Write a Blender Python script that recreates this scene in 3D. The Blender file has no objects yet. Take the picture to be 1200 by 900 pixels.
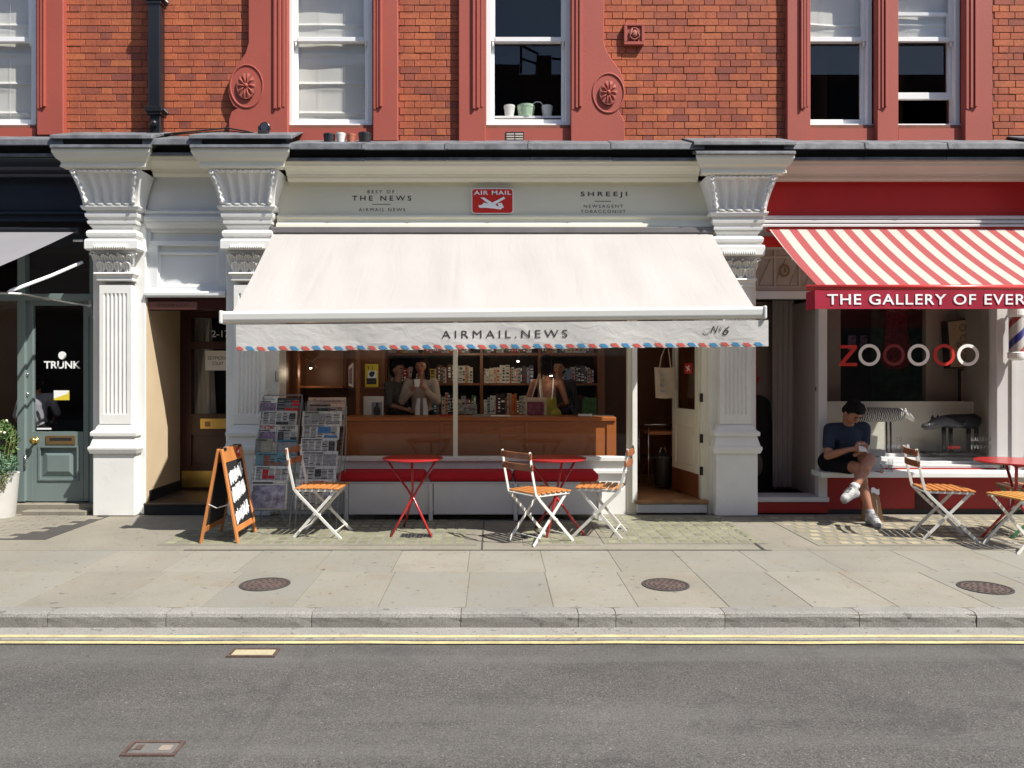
import bpy, bmesh, math, random
from math import sin, cos, pi, radians, sqrt, atan2
from mathutils import Vector, Matrix
random.seed(7)
scn = bpy.context.scene
C = scn.collection

# ---------------------------------------------------------------- camera, sky, sun, exposure
CAMD, CAMH, F = 8.33, 1.5, 900.0
cam_d = bpy.data.cameras.new("camera"); cam = bpy.data.objects.new("camera", cam_d); C.objects.link(cam)
cam.location = (0, -CAMD, CAMH); cam.rotation_euler = (radians(90), 0, 0)
cam_d.sensor_width = 36.0; cam_d.lens = 27.0
cam_d.shift_x = 22 / 1200; cam_d.shift_y = -10 / 1200
cam_d.clip_start = 0.05; cam_d.clip_end = 2000
scn.camera = cam

SUNV = Vector((0.62, -0.40, 1.0)).normalized()          # towards the sun
sun_d = bpy.data.lights.new("sun", 'SUN'); sun = bpy.data.objects.new("sun", sun_d); C.objects.link(sun)
sun_d.energy = 5.0; sun_d.angle = radians(0.55); sun_d.color = (1.0, 0.955, 0.88)
sun.rotation_euler = SUNV.to_track_quat('Z', 'Y').to_euler(); sun.location = (8, -6, 14)
world = bpy.data.worlds.new("World"); scn.world = world; world.use_nodes = True
wn = world.node_tree; bg = wn.nodes["Background"]
sky = wn.nodes.new("ShaderNodeTexSky"); sky.sky_type = 'NISHITA'; sky.sun_disc = False
sky.sun_elevation = math.asin(SUNV.z); sky.sun_rotation = atan2(SUNV.x, SUNV.y)
sky.air_density = 1.0; sky.dust_density = 1.0; sky.ozone_density = 1.0
wn.links.new(sky.outputs[0], bg.inputs[0]); bg.inputs[1].default_value = 0.12
scn.view_settings.view_transform = 'Standard'; scn.view_settings.look = 'None'
scn.view_settings.exposure = 0.68; scn.view_settings.gamma = 1.0
scn.cycles.max_bounces = 8; scn.cycles.transparent_max_bounces = 12
scn.cycles.use_denoising = True

# ---------------------------------------------------------------- picture -> place
def X(px, Y=0.0): return (px - 578) / F * (CAMD + Y)
def Z(py, Y=0.0): return CAMH + (440 - py) / F * (CAMD + Y)
def GY(py, h=0.0): return (CAMH - h) * F / (py - 440) - CAMD       # depth of a point lying at height h
def P(px, py, Y): return Vector((X(px, Y), Y, Z(py, Y)))

# ---------------------------------------------------------------- mesh helpers
_j = [0]
def jit():
    _j[0] = (_j[0] * 7 + 13) % 101
    return (_j[0] - 50) * 0.000022
class MB:
    def __init__(s): s.v = []; s.f = []; s.mi = []; s.m = 0
    def add(s, vs, fs):
        o = len(s.v); s.v += [tuple(v) for v in vs]
        for f in fs: s.f.append(tuple(i + o for i in f)); s.mi.append(s.m)
        return s
    def box(s, x0, x1, y0, y1, z0, z1):
        if x0 > x1: x0, x1 = x1, x0
        if y0 > y1: y0, y1 = y1, y0
        if z0 > z1: z0, z1 = z1, z0
        a, b, c = jit(), jit(), jit()
        x0 += a; x1 += b; y0 += c; y1 += a; z0 += b; z1 += c
        v = [(x0,y0,z0),(x1,y0,z0),(x1,y1,z0),(x0,y1,z0),(x0,y0,z1),(x1,y0,z1),(x1,y1,z1),(x0,y1,z1)]
        return s.add(v, [(0,3,2,1),(4,5,6,7),(0,1,5,4),(1,2,6,5),(2,3,7,6),(3,0,4,7)])
    def pbox(s, a, t, b, u, Y, dep):              # a box whose front face spans the given picture rectangle at depth Y
        return s.box(X(a, Y), X(b, Y), Y, Y + dep, Z(u, Y), Z(t, Y))
    def obox(s, c, ax, ay, az):                   # oriented box, half axes
        c, ax, ay, az = map(Vector, (c, ax, ay, az))
        v = [c + sx*ax + sy*ay + sz*az for sz in (-1,1) for sx, sy in ((-1,-1),(1,-1),(1,1),(-1,1))]
        return s.add(v, [(0,3,2,1),(4,5,6,7),(0,1,5,4),(1,2,6,5),(2,3,7,6),(3,0,4,7)])
    def bar(s, p, q, w, t, side=(0,1,0)):         # flat bar from p to q
        p, q = Vector(p), Vector(q); d = q - p; sd = Vector(side); sd = (sd - sd.project(d)).normalized()
        n = d.normalized().cross(sd)
        return s.obox((p+q)/2, d/2, sd*w/2, n*t/2)
    def tube(s, pts, r, n=8, cap=True):
        pts = [Vector(p) for p in pts]; rs = r if isinstance(r, (list, tuple)) else [r]*len(pts)
        o = len(s.v); vs = []; prev = None
        for i, p in enumerate(pts):
            t = (pts[min(i+1, len(pts)-1)] - pts[max(i-1, 0)]).normalized()
            if prev is None:
                u = t.orthogonal().normalized()
            else:
                u = (prev - prev.project(t)).normalized()
            prev = u; w = t.cross(u)
            for k in range(n):
                a = 2*pi*k/n; vs.append(p + (u*cos(a) + w*sin(a))*rs[i])
        fs = []
        for i in range(len(pts)-1):
            for k in range(n):
                k2 = (k+1) % n; fs.append((i*n+k, i*n+k2, (i+1)*n+k2, (i+1)*n+k))
        if cap: fs.append(tuple(reversed(range(n)))); fs.append(tuple((len(pts)-1)*n + k for k in range(n)))
        return s.add(vs, fs)
    def lathe(s, c, prof, n=24, axis='z', cap=True, sy=1.0):
        vs = []
        for (r, h) in prof:
            for k in range(n):
                a = 2*pi*k/n
                if axis == 'z': vs.append((c[0]+r*cos(a), c[1]+r*sin(a)*sy, c[2]+h))
                else: vs.append((c[0]+r*cos(a), c[1]-h, c[2]+r*sin(a)*sy))
        fs = []
        for i in range(len(prof)-1):
            for k in range(n):
                k2 = (k+1) % n; fs.append((i*n+k, i*n+k2, (i+1)*n+k2, (i+1)*n+k))
        if cap: fs.append(tuple(reversed(range(n)))); fs.append(tuple((len(prof)-1)*n + k for k in range(n)))
        return s.add(vs, fs)
    def prism(s, poly, y0, y1):                   # polygon of (x, z) points pushed from y0 to y1
        n = len(poly); vs = [(x, y0, z) for x, z in poly] + [(x, y1, z) for x, z in poly]
        fs = [tuple(range(n)), tuple(reversed(range(n, 2*n)))] + [(i, (i+1) % n, (i+1) % n + n, i+n) for i in range(n)]
        return s.add(vs, fs)
    def runx(s, prof, x0, x1):                    # closed profile of (y, z) pushed along x
        n = len(prof); vs = [(x0, y, z) for y, z in prof] + [(x1, y, z) for y, z in prof]
        fs = [tuple(range(n)), tuple(reversed(range(n, 2*n)))] + [(i, (i+1) % n, (i+1) % n + n, i+n) for i in range(n)]
        return s.add(vs, fs)
    def grid(s, nu, nv, fn):
        vs = [fn(i/nu, j/nv) for j in range(nv+1) for i in range(nu+1)]
        fs = [(j*(nu+1)+i, j*(nu+1)+i+1, (j+1)*(nu+1)+i+1, (j+1)*(nu+1)+i) for j in range(nv) for i in range(nu)]
        return s.add(vs, fs)
    def ball(s, c, r, n=10, m=7, rot=None):
        rx, ry, rz = r if isinstance(r, (tuple, list)) else (r, r, r); c = Vector(c)
        vs = []
        for j in range(m+1):
            th = pi*j/m
            for i in range(n):
                a = 2*pi*i/n; p = Vector((rx*sin(th)*cos(a), ry*sin(th)*sin(a), rz*cos(th)))
                if rot is not None: p = rot @ p
                vs.append(c + p)
        fs = [(j*n+i, (j+1)*n+i, (j+1)*n+(i+1) % n, j*n+(i+1) % n) for j in range(m) for i in range(n)]
        return s.add(vs, fs)

def wloc(o):
    v = Vector((0, 0, 0))
    while o is not None: v += o.location; o = o.parent
    return v
def mkmesh(name, mb, mats, smooth=False, off=Vector((0,0,0)), fix=True):
    me = bpy.data.meshes.new(name)
    me.from_pydata([(v[0]-off.x, v[1]-off.y, v[2]-off.z) for v in mb.v], [], mb.f)
    if not isinstance(mats, (list, tuple)): mats = [mats]
    for m in mats: me.materials.append(m)
    if len(mats) > 1: me.polygons.foreach_set("material_index", mb.mi)
    if fix:
        b = bmesh.new(); b.from_mesh(me); bmesh.ops.remove_doubles(b, verts=b.verts, dist=1e-6)
        bmesh.ops.recalc_face_normals(b, faces=b.faces); b.to_mesh(me); b.free()
    if smooth: me.polygons.foreach_set("use_smooth", [True]*len(me.polygons))
    me.update(); return me
def part(name, mb, mat, parent=None, label=None, bevel=0.0, smooth=False, seg=1, fix=True, kind=None):
    off = wloc(parent)
    o = bpy.data.objects.new(name, mkmesh(name, mb, mat, smooth, off, fix)); C.objects.link(o)
    if parent: o.parent = parent
    if label: o['label'] = label
    if kind: o['kind'] = kind
    if bevel:
        m = o.modifiers.new("bevel", 'BEVEL'); m.width = bevel; m.segments = seg; m.limit_method = 'ANGLE'; m.angle_limit = radians(38)
    if smooth == 'auto':
        pass
    return o
def tag(o, label=None, cat=None, group=None, kind=None):
    if label: o['label'] = label
    if cat: o['category'] = cat
    if group: o['group'] = group
    if kind: o['kind'] = kind
    return o
def thing(name, label, cat, loc=(0,0,0), group=None, kind=None):
    o = bpy.data.objects.new(name, None); C.objects.link(o); o.location = loc; o.empty_display_size = 0.1
    return tag(o, label, cat, group, kind)
def solo(name, label, cat, mb, mat, group=None, kind=None, **k):       # a thing that is one mesh; its origin goes under it
    xs = [v[0] for v in mb.v]; ys = [v[1] for v in mb.v]; zs = [v[2] for v in mb.v]
    off = Vector(((min(xs)+max(xs))/2, (min(ys)+max(ys))/2, min(zs)))
    mb.v = [(v[0]-off.x, v[1]-off.y, v[2]-off.z) for v in mb.v]
    o = part(name, mb, mat, None, **k); o.location = off
    return tag(o, label, cat, group, kind)
KIDS = {}
def dup(root, loc=None, rz=None, label=None, parent=None):
    r = root.copy(); C.objects.link(r)
    if parent is not None: r.parent = parent
    if loc is not None: r.location = loc
    if rz is not None: r.rotation_euler = (0, 0, rz)
    if label: r['label'] = label
    for ch in [o for o in root.children]: dup(ch, parent=r)
    return r
def inst(name, me, loc, parent, rot=None, sc=None):
    o = bpy.data.objects.new(name, me); C.objects.link(o); o.parent = parent
    o.location = Vector(loc) - wloc(parent)
    if rot: o.rotation_euler = rot
    if sc: o.scale = sc
    return o
def text_mb(s, x0, x1, z0, z1, Y, bold=0.0, spacing=1.0, shear=0.0, depth=0.0015, warp=None, mb=None):
    cu = bpy.data.curves.new("txt", 'FONT'); cu.body = s; cu.size = 1; cu.space_character = spacing; cu.offset = bold; cu.shear = shear
    cu.resolution_u = 4
    o = bpy.data.objects.new("txt", cu); C.objects.link(o); bpy.context.view_layer.update()
    dg = bpy.context.evaluated_depsgraph_get(); me = bpy.data.meshes.new_from_object(o.evaluated_get(dg))
    vs = [tuple(v.co) for v in me.vertices]; fs = [tuple(p.vertices) for p in me.polygons]
    bpy.data.objects.remove(o); bpy.data.curves.remove(cu); bpy.data.meshes.remove(me)
    ax, bx = min(v[0] for v in vs), max(v[0] for v in vs); ay, by = min(v[1] for v in vs), max(v[1] for v in vs)
    out = []
    for v in vs:
        x = x0 + (v[0]-ax)/(bx-ax)*(x1-x0); z = z0 + (v[1]-ay)/(by-ay)*(z1-z0); y = Y
        if warp: y = warp(x, z)
        out.append((x, y, z))
    mb = mb or MB(); return mb.add(out, fs)

# ---------------------------------------------------------------- materials
def srgb(h):
    h = h.lstrip('#'); r = [int(h[i:i+2], 16)/255 for i in (0, 2, 4)]
    return tuple(c/12.92 if c <= .04045 else ((c+.055)/1.055)**2.4 for c in r)
MATS = {}
def mat(name, col, rough=.6, metal=0., var=.12, vs=3., bump=.15, bs=60., dirt=0., spec=.5, objvar=0., dcol=(.06,.05,.04), coat=0., stretch=None):
    m = bpy.data.materials.new(name); m.use_nodes = True; nt = m.node_tree; N = nt.nodes; L = nt.links
    b = N["Principled BSDF"]; tc = N.new("ShaderNodeTexCoord"); src = tc.outputs["Object"]
    if stretch:
        mp = N.new("ShaderNodeMapping"); mp.inputs["Scale"].default_value = stretch; L.new(src, mp.inputs[0]); src = mp.outputs[0]
    n1 = N.new("ShaderNodeTexNoise"); n1.inputs["Scale"].default_value = vs; n1.inputs["Detail"].default_value = 6; L.new(src, n1.inputs["Vector"])
    mr = N.new("ShaderNodeMapRange"); mr.inputs["From Min"].default_value = .3; mr.inputs["From Max"].default_value = .7
    mr.inputs["To Min"].default_value = 1-var; mr.inputs["To Max"].default_value = 1+var; L.new(n1.outputs["Fac"], mr.inputs[0])
    fac = mr.outputs[0]
    if objvar:
        oi = N.new("ShaderNodeObjectInfo"); m2 = N.new("ShaderNodeMapRange"); m2.inputs["To Min"].default_value = 1-objvar; m2.inputs["To Max"].default_value = 1+objvar
        L.new(oi.outputs["Random"], m2.inputs[0]); mm = N.new("ShaderNodeMath"); mm.operation = 'MULTIPLY'; L.new(fac, mm.inputs[0]); L.new(m2.outputs[0], mm.inputs[1]); fac = mm.outputs[0]
    vm = N.new("ShaderNodeVectorMath"); vm.operation = 'SCALE'; vm.inputs[0].default_value = col[:3]; L.new(fac, vm.inputs["Scale"])
    out = vm.outputs[0]
    if dirt:
        n3 = N.new("ShaderNodeTexNoise"); n3.inputs["Scale"].default_value = vs*2.7; n3.inputs["Detail"].default_value = 9; n3.inputs["Roughness"].default_value = .75
        L.new(src, n3.inputs["Vector"]); r3 = N.new("ShaderNodeMapRange"); r3.inputs["From Min"].default_value = .55; r3.inputs["From Max"].default_value = .75
        r3.inputs["To Max"].default_value = dirt; L.new(n3.outputs["Fac"], r3.inputs[0])
        mx = N.new("ShaderNodeMix"); mx.data_type = 'RGBA'; L.new(r3.outputs[0], mx.inputs[0]); L.new(out, mx.inputs[6]); mx.inputs[7].default_value = (*dcol, 1); out = mx.outputs[2]
    L.new(out, b.inputs["Base Color"])
    b.inputs["Roughness"].default_value = rough; b.inputs["Metallic"].default_value = metal; b.inputs["Specular IOR Level"].default_value = spec
    b.inputs["Coat Weight"].default_value = coat; b.inputs["Coat Roughness"].default_value = .1
    if bump:
        n2 = N.new("ShaderNodeTexNoise"); n2.inputs["Scale"].default_value = bs; n2.inputs["Detail"].default_value = 5; L.new(src, n2.inputs["Vector"])
        bp = N.new("ShaderNodeBump"); bp.inputs["Strength"].default_value = bump; bp.inputs["Distance"].default_value = .004
        L.new(n2.outputs["Fac"], bp.inputs["Height"]); L.new(bp.outputs[0], b.inputs["Normal"])
    MATS[name] = m; m["out"] = 0
    return m
def glass(name, tint=(1,1,1), k=1.7):
    m = bpy.data.materials.new(name); m.use_nodes = True; nt = m.node_tree; N = nt.nodes; L = nt.links; N.remove(N["Principled BSDF"])
    t = N.new("ShaderNodeBsdfTransparent"); t.inputs[0].default_value = (*tint, 1); g = N.new("ShaderNodeBsdfGlossy"); g.inputs["Roughness"].default_value = 0.0
    fr = N.new("ShaderNodeFresnel"); fr.inputs[0].default_value = 1.5; mu = N.new("ShaderNodeMath"); mu.operation = 'MULTIPLY'; mu.inputs[1].default_value = k; mu.use_clamp = True
    ge = N.new("ShaderNodeNewGeometry"); iv = N.new("ShaderNodeMath"); iv.operation = 'SUBTRACT'; iv.inputs[0].default_value = 1.0; L.new(ge.outputs["Backfacing"], iv.inputs[1])
    m2 = N.new("ShaderNodeMath"); m2.operation = 'MULTIPLY'; L.new(fr.outputs[0], m2.inputs[0]); L.new(iv.outputs[0], m2.inputs[1]); L.new(m2.outputs[0], mu.inputs[0]); mx = N.new("ShaderNodeMixShader"); L.new(mu.outputs[0], mx.inputs[0]); L.new(t.outputs[0], mx.inputs[1]); L.new(g.outputs[0], mx.inputs[2])
    L.new(mx.outputs[0], N["Material Output"].inputs[0]); return m
def cloth(name, col, trans=.25, bs=14, bump=.5, stripes=None):
    m = mat(name, col, .85, var=.04, vs=1.5, bump=bump, bs=bs, spec=.2); nt = m.node_tree; N = nt.nodes; L = nt.links
    b = N["Principled BSDF"]; tr = N.new("ShaderNodeBsdfTranslucent"); mx = N.new("ShaderNodeMixShader"); mx.inputs[0].default_value = trans
    src = b.inputs["Base Color"].links[0].from_socket; L.new(src, tr.inputs[0])
    L.new(b.outputs[0], mx.inputs[1]); L.new(tr.outputs[0], mx.inputs[2]); L.new(mx.outputs[0], N["Material Output"].inputs[0]); return m
def emis(name, col, s):
    m = bpy.data.materials.new(name); m.use_nodes = True; b = m.node_tree.nodes["Principled BSDF"]
    b.inputs["Base Color"].default_value = (*col, 1); b.inputs["Emission Color"].default_value = (*col, 1); b.inputs["Emission Strength"].default_value = s; return m

m_white = mat("white gloss paint", (.74,.74,.71), .42, var=.05, vs=3, bump=.22, bs=22, dirt=.22, dcol=(.42,.38,.32))
m_white2 = mat("white window paint", (.80,.80,.79), .4, var=.03, bump=.08, bs=40)
m_cream = mat("cream paint", (.70,.675,.56), .45, var=.04, vs=2, bump=.08, bs=40, dirt=.06, dcol=(.3,.27,.2))
m_fascia = mat("grey cream signboard paint", (.67,.64,.505), .5, var=.03, vs=1.5, bump=.05, bs=30)
m_taupe = mat("pinkish cream moulding paint", (.55,.47,.40), .5, var=.05, vs=2, bump=.08, bs=40)
m_tcap = mat("terracotta masonry paint", (.345,.070,.046), .7, var=.08, vs=1.2, bump=.25, bs=45, dirt=.18, dcol=(.2,.06,.045))
m_lead = mat("weathered lead flashing", (.12,.125,.135), .65, metal=.1, var=.4, vs=7, bump=.5, bs=25, dirt=.5, dcol=(.30,.30,.29))
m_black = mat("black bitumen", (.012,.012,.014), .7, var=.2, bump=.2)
m_ironb = mat("black gloss iron", (.014,.014,.017), .28, var=.1, bump=.12, bs=20)
m_navy = mat("near black navy paint", (.013,.017,.027), .35, var=.08, bump=.06)
m_slate = mat("slate green paint", (.155,.20,.195), .4, var=.04, bump=.07, bs=30, dirt=.08)
m_red = mat("red gloss fascia", (.46,.008,.005), .7, var=.05, bump=.04)
m_redd = mat("red base panel paint", (.30,.010,.008), .55, var=.08, bump=.1, dirt=.1)
m_redtab = mat("red table enamel", (.40,.022,.022), .3, var=.04, bump=.05, coat=.3)
m_cush = mat("crimson cushion fabric", (.42,.014,.02), .85, var=.06, vs=8, bump=.4, bs=250, spec=.2)
m_wslat = mat("orange varnished wood", (.52,.20,.055), .4, var=.25, vs=6, bump=.15, bs=60, stretch=(6,1,1))
m_wbrown = mat("dark backrest wood", (.26,.09,.035), .4, var=.25, vs=9, bump=.15, bs=60)
m_cmetal = mat("chipped white chair metal", (.66,.65,.60), .4, var=.06, bump=.15, bs=80, dirt=.18, dcol=(.22,.16,.1))
m_green = mat("green chair metal", (.06,.20,.09), .4)
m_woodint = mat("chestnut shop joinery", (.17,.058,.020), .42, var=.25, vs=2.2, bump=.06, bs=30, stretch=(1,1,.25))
m_woodctr = mat("warm counter veneer", (.35,.110,.028), .38, var=.18, vs=2.0, bump=.05, bs=30, stretch=(.25,1,1.2))
m_woodfl = mat("worn wooden threshold", (.28,.14,.06), .5, var=.3, vs=5, bump=.2)
m_aboard = mat("pine board frame", (.50,.19,.055), .45, var=.18, vs=5, bump=.12, bs=50, stretch=(1,1,.3))
m_chalkb = mat("black chalkboard", (.014,.014,.015), .6, var=.3, vs=5)
m_chalk = mat("white chalk", (.72,.74,.76), .9, var=.15, vs=40)
m_brass = mat("polished brass", (.62,.42,.12), .28, metal=.9, var=.1, bump=.1)
m_dkbrass = mat("dull brass", (.28,.18,.08), .4, metal=.7, var=.15)
m_chrome = mat("steel", (.5,.5,.5), .25, metal=1., var=.05, bump=.05)
m_wire = mat("grey rack wire", (.20,.20,.20), .45, metal=.5, var=.1, bump=0)
m_mahog = mat("dark mahogany door", (.045,.013,.009), .3, var=.25, vs=3, bump=.08, stretch=(1,1,.3))
m_sand = mat("sandy painted plaster", (.56,.44,.29), .6, var=.05, bump=.12)
m_dark = mat("dark interior wall", (.020,.014,.011), .8, var=.3, vs=2)
m_darkfl = mat("dark interior floor", (.045,.025,.016), .4, var=.3, vs=4)
m_roomgrey = mat("room wall", (.16,.15,.14), .9, var=.1)
m_blind = cloth("white roman blind", (.78,.78,.72), .25, bs=9, bump=.6)
m_curt = cloth("off white curtain", (.50,.45,.41), .2, bs=20, bump=.2)
m_paper = mat("newsprint paper", (.70,.68,.63), .9, var=.06, vs=12, bump=.1, objvar=.1)
m_pink = mat("salmon newsprint", (.62,.42,.32), .9, var=.05)
m_ink = mat("printing ink", (.05,.05,.055), .9, var=.4, vs=60, bump=0)
m_inkg = mat("grey printed text", (.27,.27,.27), .9, var=.5, vs=120, bump=0)
m_inkr = mat("red print", (.45,.02,.03), .8, var=.1)
m_inkb = mat("blue print", (.06,.18,.40), .8, var=.3, vs=30)
m_inkt = mat("teal print", (.12,.42,.45), .8, var=.2, vs=20)
m_inky = mat("yellow print", (.72,.55,.04), .8, var=.1)
m_inkp = mat("violet photograph print", (.22,.15,.24), .8, var=.6, vs=40)
m_yel = mat("yellow road paint", (.43,.37,.19), .85, var=.22, vs=7, bump=.4, bs=90, dirt=.85, dcol=(.13,.12,.10))
m_txt = mat("dark lettering", (.035,.035,.035), .5, bump=0)
m_txtw = mat("white lettering", (.85,.86,.86), .5, bump=0, var=.02)
m_txtr = mat("red lettering", (.50,.02,.015), .5, bump=0, var=.02)
m_plastic = mat("black planter plastic", (.02,.02,.022), .4)
m_terra = mat("terracotta pot", (.40,.13,.07), .8, var=.15)
m_potw = mat("white ceramic", (.70,.70,.66), .3, var=.03)
m_concpot = mat("pale stone planter", (.50,.49,.46), .7, var=.08, dirt=.15)
m_skin = mat("tanned skin", (.30,.135,.080), .5, var=.08, vs=12, bump=.08, bs=120)
m_skind = mat("darker skin", (.27,.13,.08), .5, var=.08)
m_hair = mat("black hair", (.006,.005,.005), .75, var=.3, vs=40, bump=.5, bs=90, spec=.15)
m_shirt = mat("slate navy cotton", (.026,.036,.058), .9, var=.10, vs=6, bump=1.0, bs=14, spec=.15)
m_shorts = mat("black shorts cloth", (.008,.009,.012), .9, var=.1, bump=.4, bs=16, spec=.1)
m_shoe = mat("white mesh trainer", (.36,.36,.355), .8, var=.4, vs=45, bump=.4, bs=150)
m_shoeg = mat("grey trainer sole", (.17,.17,.18), .7)
m_kraft = mat("brown kraft paper", (.38,.22,.11), .85, var=.1)
m_glass = glass("window glass", k=1.25)
m_gtumb = glass("tumbler glass", (.93,.95,.95), 3.0)
# ---------------------------------------------------------------- ground materials
def ground_mat(name, col, kind):
    m = bpy.data.materials.new(name); m.use_nodes = True; nt = m.node_tree; N = nt.nodes; L = nt.links; b = N["Principled BSDF"]
    g = N.new("ShaderNodeNewGeometry"); src = g.outputs["Position"]
    def noise(sc, det=6, rg=.6, vec=src):
        n = N.new("ShaderNodeTexNoise"); n.inputs["Scale"].default_value = sc; n.inputs["Detail"].default_value = det; n.inputs["Roughness"].default_value = rg
        L.new(vec, n.inputs["Vector"]); return n.outputs["Fac"]
    def rng(f, a, b_, c, d):
        r = N.new("ShaderNodeMapRange"); r.inputs[1].default_value = a; r.inputs[2].default_value = b_; r.inputs[3].default_value = c; r.inputs[4].default_value = d; L.new(f, r.inputs[0]); return r.outputs[0]
    def mul(a, b_):
        x = N.new("ShaderNodeMath"); x.operation = 'MULTIPLY'; L.new(a, x.inputs[0]); L.new(b_, x.inputs[1]); return x.outputs[0]
    def mixc(f, a, bcol):
        x = N.new("ShaderNodeMix"); x.data_type = 'RGBA'; L.new(f, x.inputs[0]); L.new(a, x.inputs[6]); x.inputs[7].default_value = (*bcol, 1); return x.outputs[2]
    if kind == 'asphalt':
        f = mul(mul(rng(noise(120, 2, .8), .3, .7, .38, 1.62), rng(noise(50, 3, .7), .3, .7, .74, 1.26)), rng(noise(.8, 8, .7), .3, .7, .76, 1.22)); f = mul(f, rng(noise(9, 5), .3, .7, .9, 1.1))
        vm = N.new("ShaderNodeVectorMath"); vm.operation = 'SCALE'; vm.inputs[0].default_value = col; L.new(f, vm.inputs["Scale"]); out = vm.outputs[0]
        out = mixc(rng(noise(60, 2, .5), .69, .74, 0, .7), out, (.26,.25,.23))     # pale aggregate
        out = mixc(rng(noise(2.2, 9, .8), .54, .66, 0, .5), out, (.030,.029,.029))  # oil patches
        mp = N.new("ShaderNodeMapping"); mp.inputs["Scale"].default_value = (.12, 2.2, 1); mp.inputs["Rotation"].default_value = (0, 0, .25); L.new(src, mp.inputs[0])
        out = mixc(rng(noise(1.0, 5, .6, mp.outputs[0]), .52, .70, 0, .45), out, (.125,.12,.11))
        mp2 = N.new("ShaderNodeMapping"); mp2.inputs["Scale"].default_value = (1.3, .16, 1); mp2.inputs["Rotation"].default_value = (0, 0, -.6); L.new(src, mp2.inputs[0])
        out = mixc(rng(noise(1.4, 6, .7, mp2.outputs[0]), .60, .68, 0, .35), out, (.036,.034,.032))
        out = mixc(rng(noise(16, 3, .6), .70, .73, 0, .55), out, (.032,.03,.03))
        h = noise(150, 3, .7); bs = .55; b.inputs["Roughness"].default_value = .85
    else:
        f = mul(rng(noise(1.7, 9, .75), .3, .7, .78, 1.16), rng(noise(60, 4, .7), .3, .7, .90, 1.10))
        oi = N.new("ShaderNodeObjectInfo"); f = mul(f, rng(oi.outputs["Random"], 0, 1, .88, 1.10) if kind in ('slab', 'kerb') else rng(noise(.5), .3, .7, .95, 1.05))
        if kind == 'kerb': f = mul(f, rng(noise(130, 2, .7), .3, .7, .65, 1.35))
        vm = N.new("ShaderNodeVectorMath"); vm.operation = 'SCALE'; vm.inputs[0].default_value = col; L.new(f, vm.inputs["Scale"]); out = vm.outputs[0]
        if kind == 'slab':   # buff and blue-grey york stone
            m2 = N.new("ShaderNodeMath"); m2.operation = 'MULTIPLY'; m2.inputs[1].default_value = 7.31; L.new(oi.outputs["Random"], m2.inputs[0])
            fr = N.new("ShaderNodeMath"); fr.operation = 'FRACT'; L.new(m2.outputs[0], fr.inputs[0])
            out = mixc(rng(fr.outputs[0], .0, 1., 0, .55), out, (.185,.190,.165))
            out = mixc(rng(noise(2.4, 8, .75), .52, .66, 0, .38), out, (.21,.155,.095))
        out = mixc(rng(noise(3.4, 10, .88), .53, .68, 0, .45), out, (.085,.078,.068))
        out = mixc(rng(noise(14, 3, .5), .66, .69, 0, .5), out, (.045,.042,.04))     # old gum and spots
        h = noise(45, 6, .7); bs = .3; b.inputs["Roughness"].default_value = .8
    L.new(out, b.inputs["Base Color"])
    bp = N.new("ShaderNodeBump"); bp.inputs["Strength"].default_value = bs; bp.inputs["Distance"].default_value = .006; L.new(h, bp.inputs["Height"]); L.new(bp.outputs[0], b.inputs["Normal"])
    return m
g_asph = ground_mat("asphalt", (.076,.071,.064), 'asphalt')
g_gutter = ground_mat("gutter asphalt", (.235,.225,.205), 'kerb')
g_slab = ground_mat("york stone", (.245,.224,.180), 'slab')
g_kerb = ground_mat("granite kerb", (.225,.216,.195), 'kerb')
g_conc = ground_mat("forecourt concrete", (.215,.195,.155), 'conc')
g_joint = ground_mat("sandy joint", (.15,.13,.10), 'conc')
g_seam = ground_mat("dark seam", (.055,.050,.045), 'conc')

XL, XR = -9.0, 9.0
BY = GY(645)      # back edge of the slabs
KB, KF = GY(711.5), -3.478
mb = MB(); mb.box(-400, 400, -400, 400, -.5, -.16)
o = part("ground", mb, g_asph); tag(o, kind='structure')
mb = MB(); mb.grid(60, 40, lambda u, v: (-60+120*u, -13.5+(KF+.05+13.5)*v, -.10 + .004*sin(v*3.1)))
o = part("road", mb, g_asph); tag(o, kind='structure')
mb = MB(); mb.box(-60, 60, KF-.22, KF+.01, -.12, -.0945); o = part("gutter", mb, g_gutter); tag(o, kind='structure')
mb = MB()
for (a, b_) in ((745.8, 748.6), (753.0, 755.9)):
    y1, y0 = [1.6*F/(q-440)-CAMD for q in (a, b_)]
    mb.grid(160, 1, lambda u, v: (-30+60*u, y0+(y1-y0)*v + .004*sin(u*211)+.003*sin(u*517+v), -.0915+.001*v))
o = part("road_marking", mb, m_yel); tag(o, kind='structure')
# opposite pavement, behind the camera
mb = MB(); mb.box(-60, 60, -17.5, -13.2, -.14, 0.02); o = part("opposite_pavement", mb, g_conc); tag(o, kind='structure')

pave = thing("pavement", None, None, (0, -1.7, 0), kind='structure')
mb = MB(); mb.box(-30, 30, KB-.01, BY+.02, -.15, -.0032); part("mortar_bed", mb, g_joint, pave)
mb = MB(); mb.box(-30, 30, BY-.004, .9, -.14, -.0042); 
part("forecourt_slab", mb, g_conc, pave)
# dark seams round the pavement lights in front of the middle shop
mb = MB(); mb.box(X(215, BY), X(905, BY), BY-.012, BY+.030, -.02, .001)
p0, p1 = Vector((X(838, -.05), -.05)), Vector((X(897, BY), BY))
d = (p1-p0).normalized(); n = Vector((-d.y, d.x))*.011
mb.add([(*(p0+n), .0012), (*(p0-n), .0012), (*(p1-n), .0012), (*(p1+n), .0012)], [(0,1,2,3)])
mb.box(X(566,-1.2)-.006, X(566,-1.2)+.006, -1.72, -.42, -.02, .0014)
part("seam", mb, g_seam, pave)
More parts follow.
